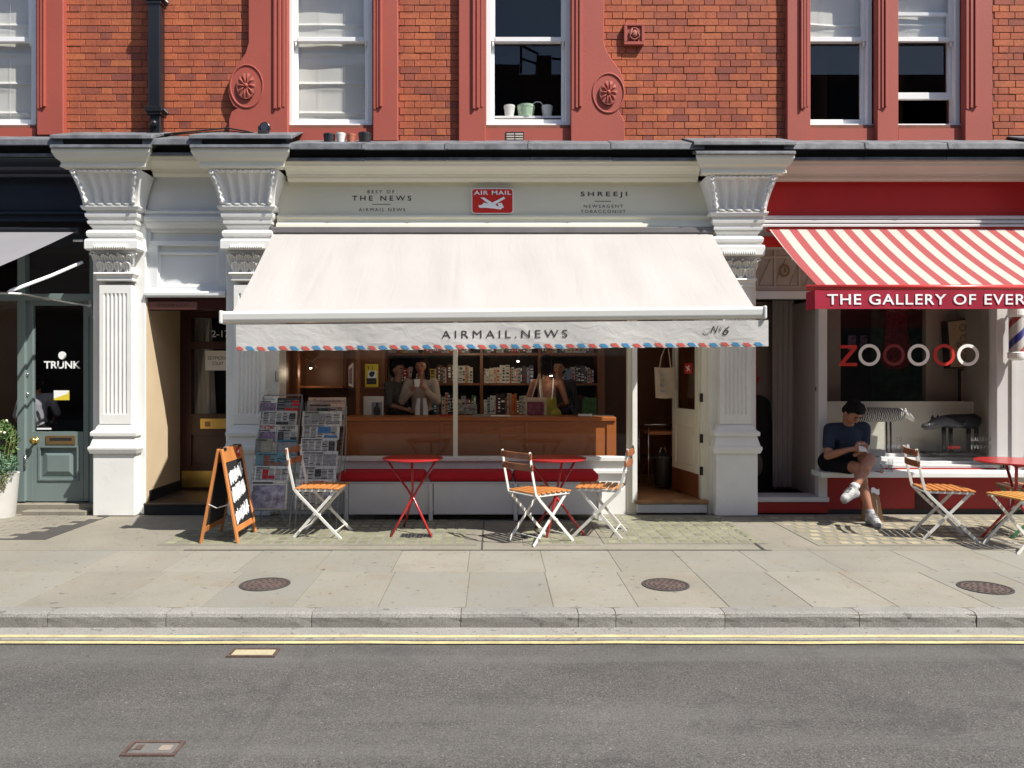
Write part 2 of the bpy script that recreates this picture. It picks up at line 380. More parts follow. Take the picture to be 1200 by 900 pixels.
# slabs
def slab(x0, x1, y0, y1, skew=0):
    g = .0026; h = random.uniform(-.0006, .0006); b_ = .0022
    sk = lambda y: skew*(y-y0)/(y1-y0)
    q = [(x0+g, y0+g), (x1-g, y0+g), (x1-g, y1-g), (x0+g, y1-g)]
    q = [(x+sk(y), y) for x, y in q]; cx = sum(a for a, _ in q)/4; cy = sum(b for _, b in q)/4
    vs = [(x, y, -.04) for x, y in q] + [(x, y, h-b_) for x, y in q] + [(x+(b_ if x < cx else -b_), y+(b_ if y < cy else -b_), h+random.uniform(-.0004,.0004)) for x, y in q]
    m_ = MB(); m_.add(vs, [(0,1,5,4),(1,2,6,5),(2,3,7,6),(3,0,4,7),(4,5,9,8),(5,6,10,9),(6,7,11,10),(7,4,8,11),(8,9,10,11)])
    return part("paving_slab", m_, g_slab, pave)
MIDY = GY(670)
xb = [-3.2,-2.55,-1.97,-1.38,-.78,-.2,.4,.98,1.53,2.1,2.7,3.4]
xf = [-3.65,-3.1,-2.5,-1.9,-1.31,-.75,-.18,.39,.94,1.53,2.07,2.63,3.24]
def extend(l, w0=.55, w1=.75):
    l = list(l)
    while l[0] > -12: l.insert(0, l[0]-random.uniform(w0, w1))
    while l[-1] < 12: l.append(l[-1]+random.uniform(w0, w1))
    return l
rf = extend(xf); rb = extend(xb)
for a, b_ in zip(rf, rf[1:]):
    slab(a, b_, KB, MIDY + (0.06 if random.random() < .25 else 0)*0, 0)
for a, b_ in zip(rb, rb[1:]): slab(a, b_, MIDY, BY, 0)

kerb = thing("kerb", None, None, (0, KF, -.1), kind='structure')
kx = [X(q, KF) for q in (-60, 55, 194, 365, 540, 678, 722, 850, 1008, 1145, 1290)]
kx = extend(kx, .8, 1.3)
for a, b_ in zip(kx, kx[1:]):
    if b_ < -9 or a > 9: pass
    n = max(4, int((b_-a)/.09)); r = .028; m_ = MB()
    base = random.uniform(-.003, .003)
    prof = [(KB-.002, -.12), (KB-.002, .0), (KF+r, .0), (KF+r*.35, -r*.3), (KF, -r), (KF+.002, -.06), (KF+.004, -.12)]
    rr = [[random.uniform(-.0018, .0018) for _ in prof] for _ in range(n+1)]
    vs = []
    for i in range(n+1):
        x = a+.0025+(b_-a-.005)*i/n; e = .004 if i in (0, n) else 0
        for k, (y, z) in enumerate(prof):
            vs.append((x, y + (rr[i][k]+base+e if 2 <= k <= 5 else 0), z + (rr[i][k]*.6 - e if 1 <= k <= 4 else 0)))
    np_ = len(prof); fs = [(i*np_+k, i*np_+(k+1) % np_, (i+1)*np_+(k+1) % np_, (i+1)*np_+k) for i in range(n) for k in range(np_)]
    fs += [tuple(range(np_)), tuple(n*np_+k for k in reversed(range(np_)))]
    m_.add(vs, fs); part("kerb_stone", m_, g_kerb, kerb, smooth=False)
mb = MB(); mb.box(-30, 30, KF+.012, KB-.01, -.2, -.014); part("kerb_bed", mb, g_joint, kerb)

# ---------------------------------------------------------------- pavement lights: small glass lenses in concrete
m_lens = mat("greenish glass lens", (.215,.218,.140), .4, var=.15, vs=20, bump=.3, bs=60, objvar=.22, dirt=.35, dcol=(.12,.11,.08))
m_lensc = mat("cream worn lens", (.33,.285,.19), .5, var=.12, vs=20, bump=.3, bs=60, objvar=.2, dirt=.35, dcol=(.16,.13,.09))
m_cast = mat("cast iron grid", (.045,.04,.037), .8, metal=0, var=.3, vs=15, bump=.5, bs=80, dirt=.3, dcol=(.16,.13,.1))
m_rust = mat("rusty brown iron", (.085,.055,.045), .85, metal=0, var=.3, vs=15, bump=.5, bs=80, dirt=.4, dcol=(.2,.15,.11))
def lensmesh(w, l, m_):
    m0 = MB(); b_ = .006; z1 = .0035
    q = [(-w/2,-l/2),(w/2,-l/2),(w/2,l/2),(-w/2,l/2)]; q2 = [(x*(1-2*b_/w), y*(1-2*b_/l)) for x, y in q]
    m0.add([(x,y,-.012) for x,y in q]+[(x,y,z1-.002) for x,y in q]+[(x,y,z1) for x,y in q2], [(0,1,5,4),(1,2,6,5),(2,3,7,6),(3,0,4,7),(4,5,9,8),(5,6,10,9),(6,7,11,10),(7,4,8,11),(8,9,10,11)])
    return mkmesh("lens", m0, m_)
def lights(x0, x1, y0, y1, px, py, w, l, m_, stag=0, skip=None):
    t = thing("pavement_light", None, None, ((x0+x1)/2, (y0+y1)/2, 0), kind='structure')
    m0 = MB(); m0.box(x0-.03, x1+.03, y0-.03, y1+.03, -.03, -.0010); part("light_frame", m0, ground_mat("lens concrete", (.20,.185,.145), 'conc') if 'gl' not in MATS else MATS['gl'], t)
    me = lensmesh(w, l, m_); r = 0; y = y1-py/2
    while y > y0+.02:
        x = x0+px/2 + (px/2 if stag and r % 2 else 0)
        while x < x1-px*.3:
            if not (skip and skip(x, y)):
                inst("lens", me, (x, y, random.uniform(-.001,.001)), t)
            x += px
        y -= py; r += 1
    return t
MATS['gl'] = ground_mat("lens concrete", (.20,.185,.145), 'conc')
iron_spots = [(X(481, -.98), GY(628)), (X(498.5, -.98), GY(628)), (X(620, -1.0), GY(628))]
sk = lambda x, y: any(abs(x-a) < .085 and abs(y-b_) < .12 for a, b_ in iron_spots)
lights(-2.95, -.18, -1.50, -.30, .108, .150, .078, .098, m_lens, skip=sk)
lights(.30, .92, -1.50, -.45, .108, .150, .078, .098, m_lens, skip=sk)
lights(1.02, 2.42, -1.45, -.12, .108, .150, .078, .098, m_lens)
lights(2.90, 5.75, -1.52, -.15, .125, .172, .085, .085, m_lensc, stag=1)
# small brick-like setts before the left shop
sett = thing("sett_paving", None, None, (-4.9, -.7, 0), kind='structure')
me = lensmesh(.20, .095, g_conc)
y = -.16; r = 0
while y > -1.25:
    x = -6.0 + (.105 if r % 2 else 0)
    while x < -4.15 - (y+.16)*-.35:
        inst("sett", me, (x, y, random.uniform(-.0015, .0015)), sett); x += .21
    y -= .105; r += 1
mb = MB(); mb.box(-6.2, -4.1, -1.3, -.08, -.03, -.0012); part("sett_bed", mb, g_seam, sett)
for i, (a, b_) in enumerate(iron_spots):
    mb = MB(); mb.box(a-.075, a+.075, b_-.10, b_+.10, -.03, .0022)
    t = thing("iron_vent_plate", ("left of the two square iron vent plates in paving below left red table", "right of the two square iron vent plates in paving below left red table", "square iron vent plate in the paving below the right white chair's table")[i], "vent plate", (a, b_, 0))
    part("frame", mb, m_cast, t)
    for u in range(4):
        for v in range(3):
            m0 = MB(); m0.box(a-.06+u*.032, a-.06+u*.032+.018, b_-.08+v*.055, b_-.08+v*.055+.035, .0, .0065); part("grid_bar", m0, m_black, t)

# ---------------------------------------------------------------- coal hole covers and road boxes
def cover(px, py, r, label):
    y = GY(py); x = X(px, y); t = thing("coal_hole_cover", label, "manhole cover", (x, y, 0), group="round iron covers along the pavement")
    m0 = MB(); m0.lathe((x, y, 0), [(r, -.02), (r, .0052), (r-.014, .0056), (r-.016, -.002), (r-.02, -.002)], 40, cap=False); part("rim", m0, m_cast, t)
    m0 = MB(); m0.lathe((x, y, 0), [(r-.019, -.02), (r-.019, .004), (.0001, .004)], 40); part("plate", m0, m_rust, t)
    m0 = MB()
    for ring, n in ((.25, 6), (.48, 12), (.70, 18), (.88, 26)):
        for k in range(n):
            a = 2*pi*k/n; q = r*ring; c = Vector((x+q*cos(a), y+q*sin(a), .0052)); t_ = Vector((-sin(a), cos(a), 0))*.010; n_ = Vector((cos(a), sin(a), 0))*.007
            m0.obox(c, t_, n_, (0, 0, .0016))
    o = part("raised_pattern", m0, m_cast, t, kind="stuff"); return t
cover(310.5, 685, .178, "round iron cover in the pavement left of the others, below the newspaper racks")
cover(780, 685.5, .168, "round iron cover in the pavement below the open shop door, middle one")
cover(1154.5, 689, .176, "round iron cover in the pavement at the right, below the striped awning")
def roadbox(a, b_, c, d, fill, label, slot):
    y1 = 1.6*F/(b_-440)-CAMD; y0 = 1.6*F/(d-440)-CAMD; ym = (y0+y1)/2; x0, x1 = X(a, ym), X(c, ym); zz = -.088
    t = thing("road_access_cover", label, "access cover", ((x0+x1)/2, ym, -.09))
    m0 = MB(); w = .016
    m0.box(x0, x1, y0, y0+w, zz-.02, zz); m0.box(x0, x1, y1-w, y1, zz-.02, zz); m0.box(x0, x0+w, y0+w, y1-w, zz-.02, zz); m0.box(x1-w, x1, y0+w, y1-w, zz-.02, zz)
    part("frame", m0, m_rust, t)
    m0 = MB(); m0.box(x0+w+.003, x1-w-.003, y0+w+.003, y1-w-.003, zz-.02, zz-.002); part("lid", m0, fill, t, bevel=.003)
    if slot:
        m0 = MB(); m0.box(x1-.085, x1-.035, y0+.04, y1-.04, zz-.01, zz+.0015); part("lifting_plate", m0, m_lidp, t)
        m0 = MB(); m0.box(x0+.04, x0+.07, y0+.04, y1-.04, zz-.01, zz+.0012); part("lifting_plate", m0, m_rust, t)
m_lidp = mat("pinkish worn plate", (.26,.21,.17), .8, var=.2, dirt=.3); m_lidy = ground_mat("worn yellow concrete lid", (.40,.35,.22), 'conc'); m_lidg = ground_mat("grey lid infill", (.13,.125,.115), 'conc')
roadbox(269, 761.5, 325, 771, m_lidy, "small rectangular road cover with pale yellowish lid beside the yellow lines", False)
roadbox(148, 871, 211, 887.5, m_lidg, "rusty framed rectangular road cover with grey lid nearest the camera", True)

# grit, leaves and scraps lying in the gutter and on the slabs
rl = random.Random(5); m_lit = mat("dry leaf and grit", (.16,.12,.07), .9, var=.6, vs=30, bump=0); m0 = MB()
for k in range(240):
    x = rl.uniform(-6.5, 6.5)
    if k < 170: y = KF - abs(rl.gauss(.0, .09)) - .012; z = -.0925 if y > KF-.2 else -.096
    else: y = rl.uniform(KB, -.2); z = .0045
    s_ = rl.choice((.003,.004,.006,.009)) * (1.5 if k % 23 == 0 else 1); a = rl.uniform(0, 6.3); u = Vector((cos(a), sin(a), rl.uniform(0,.5)))*s_; v = Vector((-sin(a), cos(a), 0))*s_*.6; c = Vector((x, y, z+.001))
    m0.add([c-u, c+v, c+u, c-v], [(0,1,2,3)])
o = part("litter", m0, m_lit, fix=False); tag(o, "scattered grit and leaf scraps along the gutter and pavement", "litter", kind='stuff')
# ================================================================ brick upper storey
def brick_mat():
    m = bpy.data.materials.new("orange red brick"); m.use_nodes = True; nt = m.node_tree; N = nt.nodes; L = nt.links; b = N["Principled BSDF"]
    g = N.new("ShaderNodeNewGeometry"); oi = N.new("ShaderNodeObjectInfo")
    a = N.new("ShaderNodeMath"); a.operation = 'ADD'; L.new(g.outputs["Random Per Island"], a.inputs[0]); L.new(oi.outputs["Random"], a.inputs[1])
    fr = N.new("ShaderNodeMath"); fr.operation = 'FRACT'; L.new(a.outputs[0], fr.inputs[0])
    cr = N.new("ShaderNodeValToRGB"); e = cr.color_ramp; e.elements[0].position = 0; e.elements[0].color = (.24,.062,.040,1); e.elements[1].position = 1; e.elements[1].color = (.44,.125,.048,1)
    for p_, c in ((.06,(.28,.072,.042,1)),(.14,(.335,.083,.039,1)),(.45,(.375,.092,.040,1)),(.8,(.405,.102,.041,1))):
        q = e.elements.new(p_); q.color = c
    L.new(fr.outputs[0], cr.inputs[0])
    n = N.new("ShaderNodeTexNoise"); n.inputs["Scale"].default_value = 38; n.inputs["Detail"].default_value = 6; n.inputs["Roughness"].default_value = .7; L.new(g.outputs["Position"], n.inputs["Vector"])
    mr = N.new("ShaderNodeMapRange"); mr.inputs[1].default_value = .3; mr.inputs[2].default_value = .7; mr.inputs[3].default_value = .72; mr.inputs[4].default_value = 1.2; L.new(n.outputs["Fac"], mr.inputs[0])
    vm = N.new("ShaderNodeVectorMath"); vm.operation = 'SCALE'; L.new(cr.outputs[0], vm.inputs[0]); n5 = N.new("ShaderNodeTexNoise"); mp5 = N.new("ShaderNodeMapping"); mp5.inputs["Scale"].default_value = (2.2,1,.45); L.new(g.outputs["Position"], mp5.inputs[0]); n5.inputs["Scale"].default_value = 1.6; n5.inputs["Detail"].default_value = 8; n5.inputs["Roughness"].default_value = .7; L.new(mp5.outputs[0], n5.inputs["Vector"])
    r5 = N.new("ShaderNodeMapRange"); r5.inputs[1].default_value = .35; r5.inputs[2].default_value = .65; r5.inputs[3].default_value = .82; r5.inputs[4].default_value = 1.14; L.new(n5.outputs["Fac"], r5.inputs[0])
    m5 = N.new("ShaderNodeMath"); m5.operation = 'MULTIPLY'; L.new(mr.outputs[0], m5.inputs[0]); L.new(r5.outputs[0], m5.inputs[1]); L.new(m5.outputs[0], vm.inputs["Scale"])
    n4 = N.new("ShaderNodeTexNoise"); n4.inputs["Scale"].default_value = 1.3; n4.inputs["Detail"].default_value = 7; n4.inputs["Roughness"].default_value = .7; L.new(g.outputs["Position"], n4.inputs["Vector"])
    r4 = N.new("ShaderNodeMapRange"); r4.inputs[1].default_value = .5; r4.inputs[2].default_value = .75; r4.inputs[4].default_value = .6; L.new(n4.outputs["Fac"], r4.inputs[0])
    mx = N.new("ShaderNodeMix"); mx.data_type = 'RGBA'; L.new(r4.outputs[0], mx.inputs[0]); L.new(vm.outputs[0], mx.inputs[6]); mx.inputs[7].default_value = (.22,.07,.045,1)
    L.new(mx.outputs[2], b.inputs["Base Color"]); b.inputs["Roughness"].default_value = .85
    bp = N.new("ShaderNodeBump"); bp.inputs["Strength"].default_value = .6; bp.inputs["Distance"].default_value = .004; L.new(n.outputs["Fac"], bp.inputs["Height"]); L.new(bp.outputs[0], b.inputs["Normal"])
    return m
m_brick = brick_mat()
m_mortar = mat("brown mortar", (.21,.085,.055), .95, var=.2, vs=8, bump=.4, bs=120)
YB = 0.085          # brick face
bld = thing("brick_building", "orange brick upper storeys with terracotta painted window surrounds above the shops", "building", (0, .1, 0))
WTOP = 8.0
# openings in world x, z
def wr(a, b_): return X(a, YB), X(b_, YB)
ZC = Z(166, YB)
mb = MB()
OPEN = [wr(-62, 43), wr(337, 437), wr(569, 669), wr(950, 1028), wr(1053, 1131)]
ztop = 5.98
xs = [-9] + [q for o_ in OPEN for q in o_] + [9]
for i in range(0, len(xs), 2): mb.box(xs[i], xs[i+1], YB+.008, YB+.35, ZC-.4, WTOP)
for a, b_ in OPEN:
    mb.box(a, b_, YB+.012, YB+.35, ztop, WTOP); mb.box(a, b_, YB+.012, YB+.35, ZC-.4, Z(146, YB))
upw = part("upper_wall", mb, m_mortar, bld)
mb = MB(); mb.box(-9, 9, .40, 9, 3.2, 3.3); mb.box(-9, 9, .3, 9, WTOP, WTOP+.2); mb.box(-9, -8.8, .4, 9, -.1, WTOP); mb.box(8.8, 9, .4, 9, -.1, WTOP); mb.box(-9, 9, 8.8, 9, -.1, WTOP)
part("shell", mb, m_dark, bld)
# brick courses in Flemish bond
def cbrick(w, h=.0680, d=.05):
    m0 = MB(); c = .0025
    q = [(-w/2, -h/2), (w/2, -h/2), (w/2, h/2), (-w/2, h/2)]; q2 = [(x*(1-2*c/w), z*(1-2*c/h)) for x, z in q]
    m0.add([(x, d, z) for x, z in q]+[(x, c, z) for x, z in q]+[(x, 0, z) for x, z in q2], [(0,1,5,4),(1,2,6,5),(2,3,7,6),(3,0,4,7),(4,5,9,8),(5,6,10,9),(6,7,11,10),(7,4,8,11),(8,9,10,11)])
    return m0
regions = [(74, 291), (466, 538), (690, 922), (1163, 1330), (-260, -120)]
bricks = []
zc = ZC + .03; r = 0
CH = .0752
while zc < ztop + .6:
    for (a, b_) in regions:
        x0, x1 = wr(a, b_); x = x0 - (r % 2)*.06 + random.uniform(0, .01) - .1; k = r % 2
        while x < x1:
            w = random.choice((.218,.222,.228,.215)) if k % 2 else random.choice((.106,.110,.112))
            l, rr_ = max(x, x0), min(x + w, x1)
            if rr_ - l > .03: bricks.append((l, rr_, zc))
            x += w + .006; k += 1
    zc += CH; r += 1
def inview(l, r_, z): return z < Z(4, YB) and X(0, YB) < (l+r_)/2 < X(1200, YB)
vis = [q for q in bricks if inview(*q)]
vis.sort(key=lambda q: abs((q[0]+q[1])/2 - 1.6) + abs(q[2]-4.6)*.3)
own = set(vis[:300]); cache = {}
stf = MB()
for q in bricks:
    l, r_, z = q; w = round(r_-l, 3); x = (l+r_)/2; y = YB + random.uniform(-.0025, .0035)
    if q in own:
        if w not in cache: cache[w] = mkmesh("brick", cbrick(w), m_brick)
        inst("brick", cache[w], (x, y, z), upw, rot=(random.uniform(-.01,.01), random.uniform(-.004,.004), random.uniform(-.006,.006)))
    else:
        c_ = cbrick(w); a = random.uniform(-.004,.004)
        stf.add([(x+v[0], y+v[1]+v[0]*a, z+v[2]) for v in c_.v], c_.f)
o = part("brickwork", stf, m_brick, upw, kind='stuff')
m0 = MB()
for i in range(0, len(xs), 2): m0.box(xs[i], xs[i+1], YB, YB+.01, ztop+.62, WTOP)
part("upper_brickwork", m0, m_brick, upw, kind='stuff')

# ---------------------------------------------------------------- window surrounds
def surround(poly, inner, panelx, ringc=None, label=None, side=1, flat=None):
    """poly in picture units; a plate with a stepped reveal moulding toward the opening"""
    Yp = YB - .065
    m0 = MB(); m0.prism([(X(a, Yp), Z(b_, Yp)) for a, b_ in poly], Yp, YB+.02)
    s_ = part("window_surround", m0, m_tcap, bld, label, bevel=.006)
    # stepped moulding: narrow fillets standing proud then stepping in
    x0, x1 = panelx; zt = ztop; zb = Z(128, Yp); m0 = MB()
    n = 3
    for k in range(n):
        t0 = x0 + (x1-x0)*k/n; t1 = x0 + (x1-x0)*(k+.66)/n
        m0.box(X(t0, Yp), X(t1, Yp), Yp - .024 + .009*(k if side > 0 else n-1-k), Yp + .01, zb + .012*k, zt)
    part("reveal_moulding", m0, m_tcap, s_, bevel=.003)
    if ringc:
        cx, cy, rx, rz = ringc; c = (X(cx, Yp), Yp, Z(cy, Yp)); kx, kz = rx/108, rz/108
        m0 = MB(); m0.lathe(c, [(1,-.01),(1,.007),(.95,.010),(.91,.006),(.91,-.01)], 40, axis='y', cap=False, sy=kz/kx)
        m0.v = [(c[0]+(v[0]-c[0])*kx, v[1], c[2]+(v[2]-c[2])*kx) for v in m0.v]
        part("scroll_ring", m0, m_tcap, s_, smooth=False)
        m0 = MB(); hx, hz = kx*.56, kz*.60
        m0.lathe(c, [(.001,.004),(1,.004),(1,.0215),(.001,.0215)], 32, axis='y', cap=False, sy=hz/hx)
        m0.v = [(c[0]+(v[0]-c[0])*hx, v[1], c[2]+(v[2]-c[2])*hx) for v in m0.v]
        part("rosette_recess", m0, m_black if False else m_tcapd, s_)
        m0 = MB()
        for k in range(10):
            a = 2*pi*k/10; d_ = Vector((cos(a)*hx, 0, sin(a)*hz)); t_ = Vector((-sin(a)*hx, 0, cos(a)*hz)).normalized()
            cc = Vector(c) + Vector((0, -.022, 0))
            a0, a1 = cc + d_*.16, cc + d_*.92
            w0, w1 = t_*.006, t_*(.020)
            mid = (a0+a1)/2 + Vector((0, -.018, 0))
            vs = [a0-w0, a0+w0, a1+w1, a1+d_*.05, a1-w1, mid]
            m0.add(vs, [(1,0,5),(2,1,5),(3,2,5),(4,3,5),(0,4,5)])
        part("rosette_petals", m0, m_tcap, s_, smooth=False, kind='stuff')
        m0 = MB(); m0.ball((c[0], c[1]-.026, c[2]), (.022,.016,.026), 10, 6); part("rosette_boss", m0, m_tcap, s_, smooth=True)
    return s_
m_tcapd = mat("terracotta recess paint", (.30,.08,.055), .7, var=.1)
T = -120
surround([(43,T),(74,T),(74,158),(43,158)], 43, (43.5, 55), label=None, side=-1)
surround([(337,T),(291,T),(291,50),(287.5,62),(280,73),(272,84),(268,95),(267,106),(269,116),(273,124),(278,127),(271,131),(268,140),(268,166),(337,166)], 337, (321,335.5), (289,101,20,26), "scrolled terracotta surround left of the blind window")
surround([(437,T),(466,T),(466,165),(437,165)], 437, (437.5,449), side=-1)
surround([(569,T),(537.5,T),(537.5,166),(569,166)], 569, (554,567.5))
surround([(669,T),(708,T),(708,50),(711,60),(718,71),(727,83),(731.5,96),(732,110),(730,121),(725,129),(727,133),(732,142),(732,166),(669,166)], 669, (670,683), (713,109,19,24), "scrolled terracotta surround right of the window with pots", side=-1)
surround([(950,T),(922.5,T),(922.5,166),(950,166)], 950, (938,948.5))
surround([(1028,T),(1053,T),(1053,166),(1028,166)], 1053, (1029,1040), side=-1)
surround([(1131,T),(1163,T),(1163,166),(1131,166)], 1131, (1132,1146), side=-1)
surround([(-62,T),(-100,T),(-100,160),(-62,160)], -62, (-76,-63.5))

# ---------------------------------------------------------------- sash windows
YF = YB + .055       # box frame face
def sash(a, b_, label, blind=None, lower_open=0.0, back=m_dark, cur=None, t0=-120, roomd=2.4):
    """a, b_: frame edges in picture px at frame depth"""
    w = part("sash_window", MB().box(X(a, YF)-.02, X(b_, YF)+.02, YF+.14, YF+.16, Z(150, YF)-.05, Z(150, YF)-.02), m_white2, bld, label)
    xa, xb_ = X(a, YF), X(b_, YF); zs = Z(150.5, YF)
    m0 = MB(); m0.box(xa, xb_, YF-.02, YF+.16, zs, zs+.045); part("sill", m0, m_white2, w, bevel=.004)
    m0 = MB(); m0.box(xa, xa+.055, YF, YF+.12, zs+.045, ztop); m0.box(xb_-.055, xb_, YF, YF+.12, zs+.045, ztop); part("box_frame", m0, m_white2, w, bevel=.004)
    zm = Z(46, YF+.02); zl = zs+.047 + lower_open
    y0 = YF+.022; y1 = y0+.045
    # upper sash in front, lower sash behind
    m0 = MB(); m0.box(xa+.056, xa+.10, y0, y0+.04, zm-.02, ztop); m0.box(xb_-.10, xb_-.056, y0, y0+.04, zm-.02, ztop); m0.box(xa+.1, xb_-.1, y0-.004, y0+.04, zm-.025, zm+.025)
    for q in (xa+.066, xb_-.09):   # horns
        m0.prism([(q, zm-.025), (q+.024, zm-.025), (q+.020, zm-.065), (q+.006, zm-.08)], y0, y0+.035)
    part("upper_sash", m0, m_white2, w, bevel=.003)
    m0 = MB(); m0.box(xa+.057, xa+.095, y1, y1+.04, zl, zm+.02+lower_open); m0.box(xb_-.095, xb_-.057, y1, y1+.04, zl, zm+.02+lower_open)
    m0.box(xa+.095, xb_-.095, y1, y1+.04, zl, zl+.075); m0.box(xa+.095, xb_-.095, y1+.003, y1+.037, zm-.018+lower_open, zm+.022+lower_open)
    part("lower_sash", m0, m_white2, w, bevel=.003)
    m0 = MB(); m0.box(xa+.09, xb_-.09, y0+.016, y0+.020, zm, ztop); part("pane", m0, m_glass, w)
    m0 = MB(); m0.box(xa+.09, xb_-.09, y1+.016, y1+.020, zl+.05, zm+lower_open); part("pane", m0, m_glass, w)
    # the room behind
    m0 = MB(); X0, X1 = xa-.5, xb_+.5; yb = YB+.36
    m0.add([(X0,yb,3.45),(X1,yb,3.45),(X1,yb+roomd,3.45),(X0,yb+roomd,3.45),(X0,yb,6.2),(X1,yb,6.2),(X1,yb+roomd,6.2),(X0,yb+roomd,6.2)], [(0,1,2,3),(4,5,6,7),(0,3,7,4),(1,2,6,5),(3,2,6,7)])
    part("room", m0, back, w, fix=False)
    if blind:
        for (bt, bb, kind) in blind:
            yb_ = YF+.125; zb = Z(bb, yb_); za = ztop if bt is None else Z(bt, yb_)
            def fn(u, v, zb=zb, za=za):
                z = zb+(za-zb)*v; s = (z*3.05) % 1
                return (xa+.06+(xb_-xa-.12)*u, yb_ - .024*math.exp(-((s-.5)/.05)**2) + .003*sin(u*9+z*5) - .010*math.exp(-((s-.36)/.10)**2)*(.5+.5*sin(u*7+z*9)), z + (.012*sin(u*5+2) if kind == 'x' else 0))
            m0 = MB(); m0.grid(24, 150, fn); part("roman_blind", m0, m_blind, w, smooth=True, fix=False)
            m0 = MB()
            for k in range(1, 3):
                q = xa+.06+(xb_-xa-.12)*k/3; m0.tube([(q, yb_-.026, zb), (q, yb_-.026, za)], .0012, 5)
            part("blind_cord", m0, m_blind, w)
    return w
sash(-62, 42.5, "sash window at the far left with white blind down", blind=[(None, 148, 's')])
sash(337.5, 436.5, "tall sash window with white roman blind fully down", blind=[(None, 148, 's')])
sash(569.5, 668.5, "sash window with dark room and pots behind the sill")
w4 = sash(938, 1022, "left of the paired sash windows with half drawn blind", blind=[(None, 44, 'x')])
w5 = sash(1036, 1125, "right of the paired sash windows with raised lower sash", blind=[(None, 50, 's')], lower_open=.30)
# red wall under the sills is the wall itself, painted
for a, b_, yb_ in ((-62,42,160),(337,437,166),(569,669,168),(950,1028,166),(1053,1131,166)):
    m0 = MB(); m0.pbox(a, 150.2, b_, yb_, YB-.006, .1); s_ = part("apron_panel", m0, m_tcap, bld)
mb = MB(); mb.pbox(592.5, 154.5, 614, 167.5, YB-.012, .02); av = part("air_vent", mb, m_black, bld)
mb = MB()
for k in range(4):
    for c in range(2): mb.pbox(593.6+c*10.3, 156.2+k*2.9, 602.6+c*10.3, 157.7+k*2.9, YB-.015, .01)
part("vent_bars", mb, m_taupe, av)

# ---------------------------------------------------------------- small things on the facade
xs_, Yd = X(184.5, -.02), -.03
pipe = thing("downpipe", "square black iron downpipe on the brick wall at left", "drainpipe", (xs_, Yd, ZC))
mb = MB(); mb.box(xs_-.072, xs_+.060, Yd-.06, Yd+.065, Z(128, Yd), WTOP-.3); part("pipe", mb, m_ironb, pipe, bevel=.012, seg=2)
for (t, u) in ((0, 4), (127, 133)):
    mb = MB(); mb.box(xs_-.095, xs_+.085, Yd-.08, Yd+.08, Z(u, Yd), Z(t, Yd)); mb.box(xs_-.082, xs_+.072, Yd-.071, Yd+.075, Z(u+3.4, Yd), Z(u, Yd)); 
    mb.tube([(xs_+.09, Yd-.05, Z(u-3,Yd)), (xs_+.135, Yd-.03, Z(u+2,Yd))], .018, 8)
    part("socket_collar", mb, m_ironb, pipe, bevel=.006)
mb = MB(); mb.box(xs_-.06, xs_+.055, Yd-.05, Yd+.05, ZC-.02, Z(136.5, Yd)); mb.ball((xs_, Yd-.075, Z(147, Yd)), (.035,.03,.035), 10, 6); part("shoe", mb, m_ironb, pipe, bevel=.006)
mb = MB()
pts = [P(172,156.5,-.1), P(190,157.5,-.12), P(205,156,-.1), P(232,153.5,-.06), P(266,150,-.06), P(290,154,-.1), P(304,158,-.1)]
mb.tube(pts, .008, 6); mb.tube([p + Vector((0, .01, -.018 - .01*sin(i*2))) for i, p in enumerate(pts)], .006, 6)
solo("electric_cable", "black cable looping from the downpipe to the small floodlight", "cable", mb, m_black)
fl = thing("floodlight", "small round black floodlight on the lead ledge below scrolled surround", "lamp", P(309, 158, -.2))
c = P(310, 149, -.22); mb = MB(); mb.lathe((c.x, c.y+.05, c.z), [(.03,-.02),(.052,.0),(.056,.05),(.050,.055)], 18, axis='y'); part("housing", mb, m_ironb, fl, smooth=False)
mb = MB(); mb.lathe((c.x, c.y-.001, c.z), [(.001,.004),(.041,.004),(.041,.008),(.001,.008)], 18, axis='y'); part("lens_glass", mb, m_chrome, fl)
mb = MB(); mb.obox(P(309,156.5,-.2), (.05,0,0), (0,.04,0), (0,0,.022)); mb.obox(P(304,153,-.2), (.012,0,0), (0,.02,0), (0,0,.045)); part("bracket", mb, m_black, fl, bevel=.004)
# lion/shield plaque
pl = thing("wall_plaque", "small square terracotta relief plaque on the brickwork", "plaque", P(743, 52, YB))
mb = MB(); Yq = YB-.035; mb.pbox(731.5, 27, 755, 52, Yq, .05); part("backing", mb, m_tcap, pl, bevel=.004)
mb = MB()
for (a, t, b_, u) in ((731.5,27,755,30),(731.5,48.5,755,52),(731.5,30,735,48.5),(752,30,755,48.5)): mb.pbox(a, t, b_, u, Yq-.014, .02)
part("border", mb, m_tcap, pl, bevel=.003)
mb = MB(); c = P(743.5, 39.5, Yq-.012)
mb.tube([c+Vector((.052*cos(a), 0, .062*sin(a))) for a in [2*pi*k/20 for k in range(21)]], .008, 6)
mb.tube([P(736,47,Yq-.012), P(739,40,Yq-.014), P(741,33,Yq-.012)], .009, 6); mb.tube([P(748,47,Yq-.012), P(749,41,Yq-.014), P(746,35,Yq-.012)], .009, 6)
mb.ball(c, (.035,.014,.042), 10, 6); part("emblem", mb, m_tcapd, pl, smooth=True)

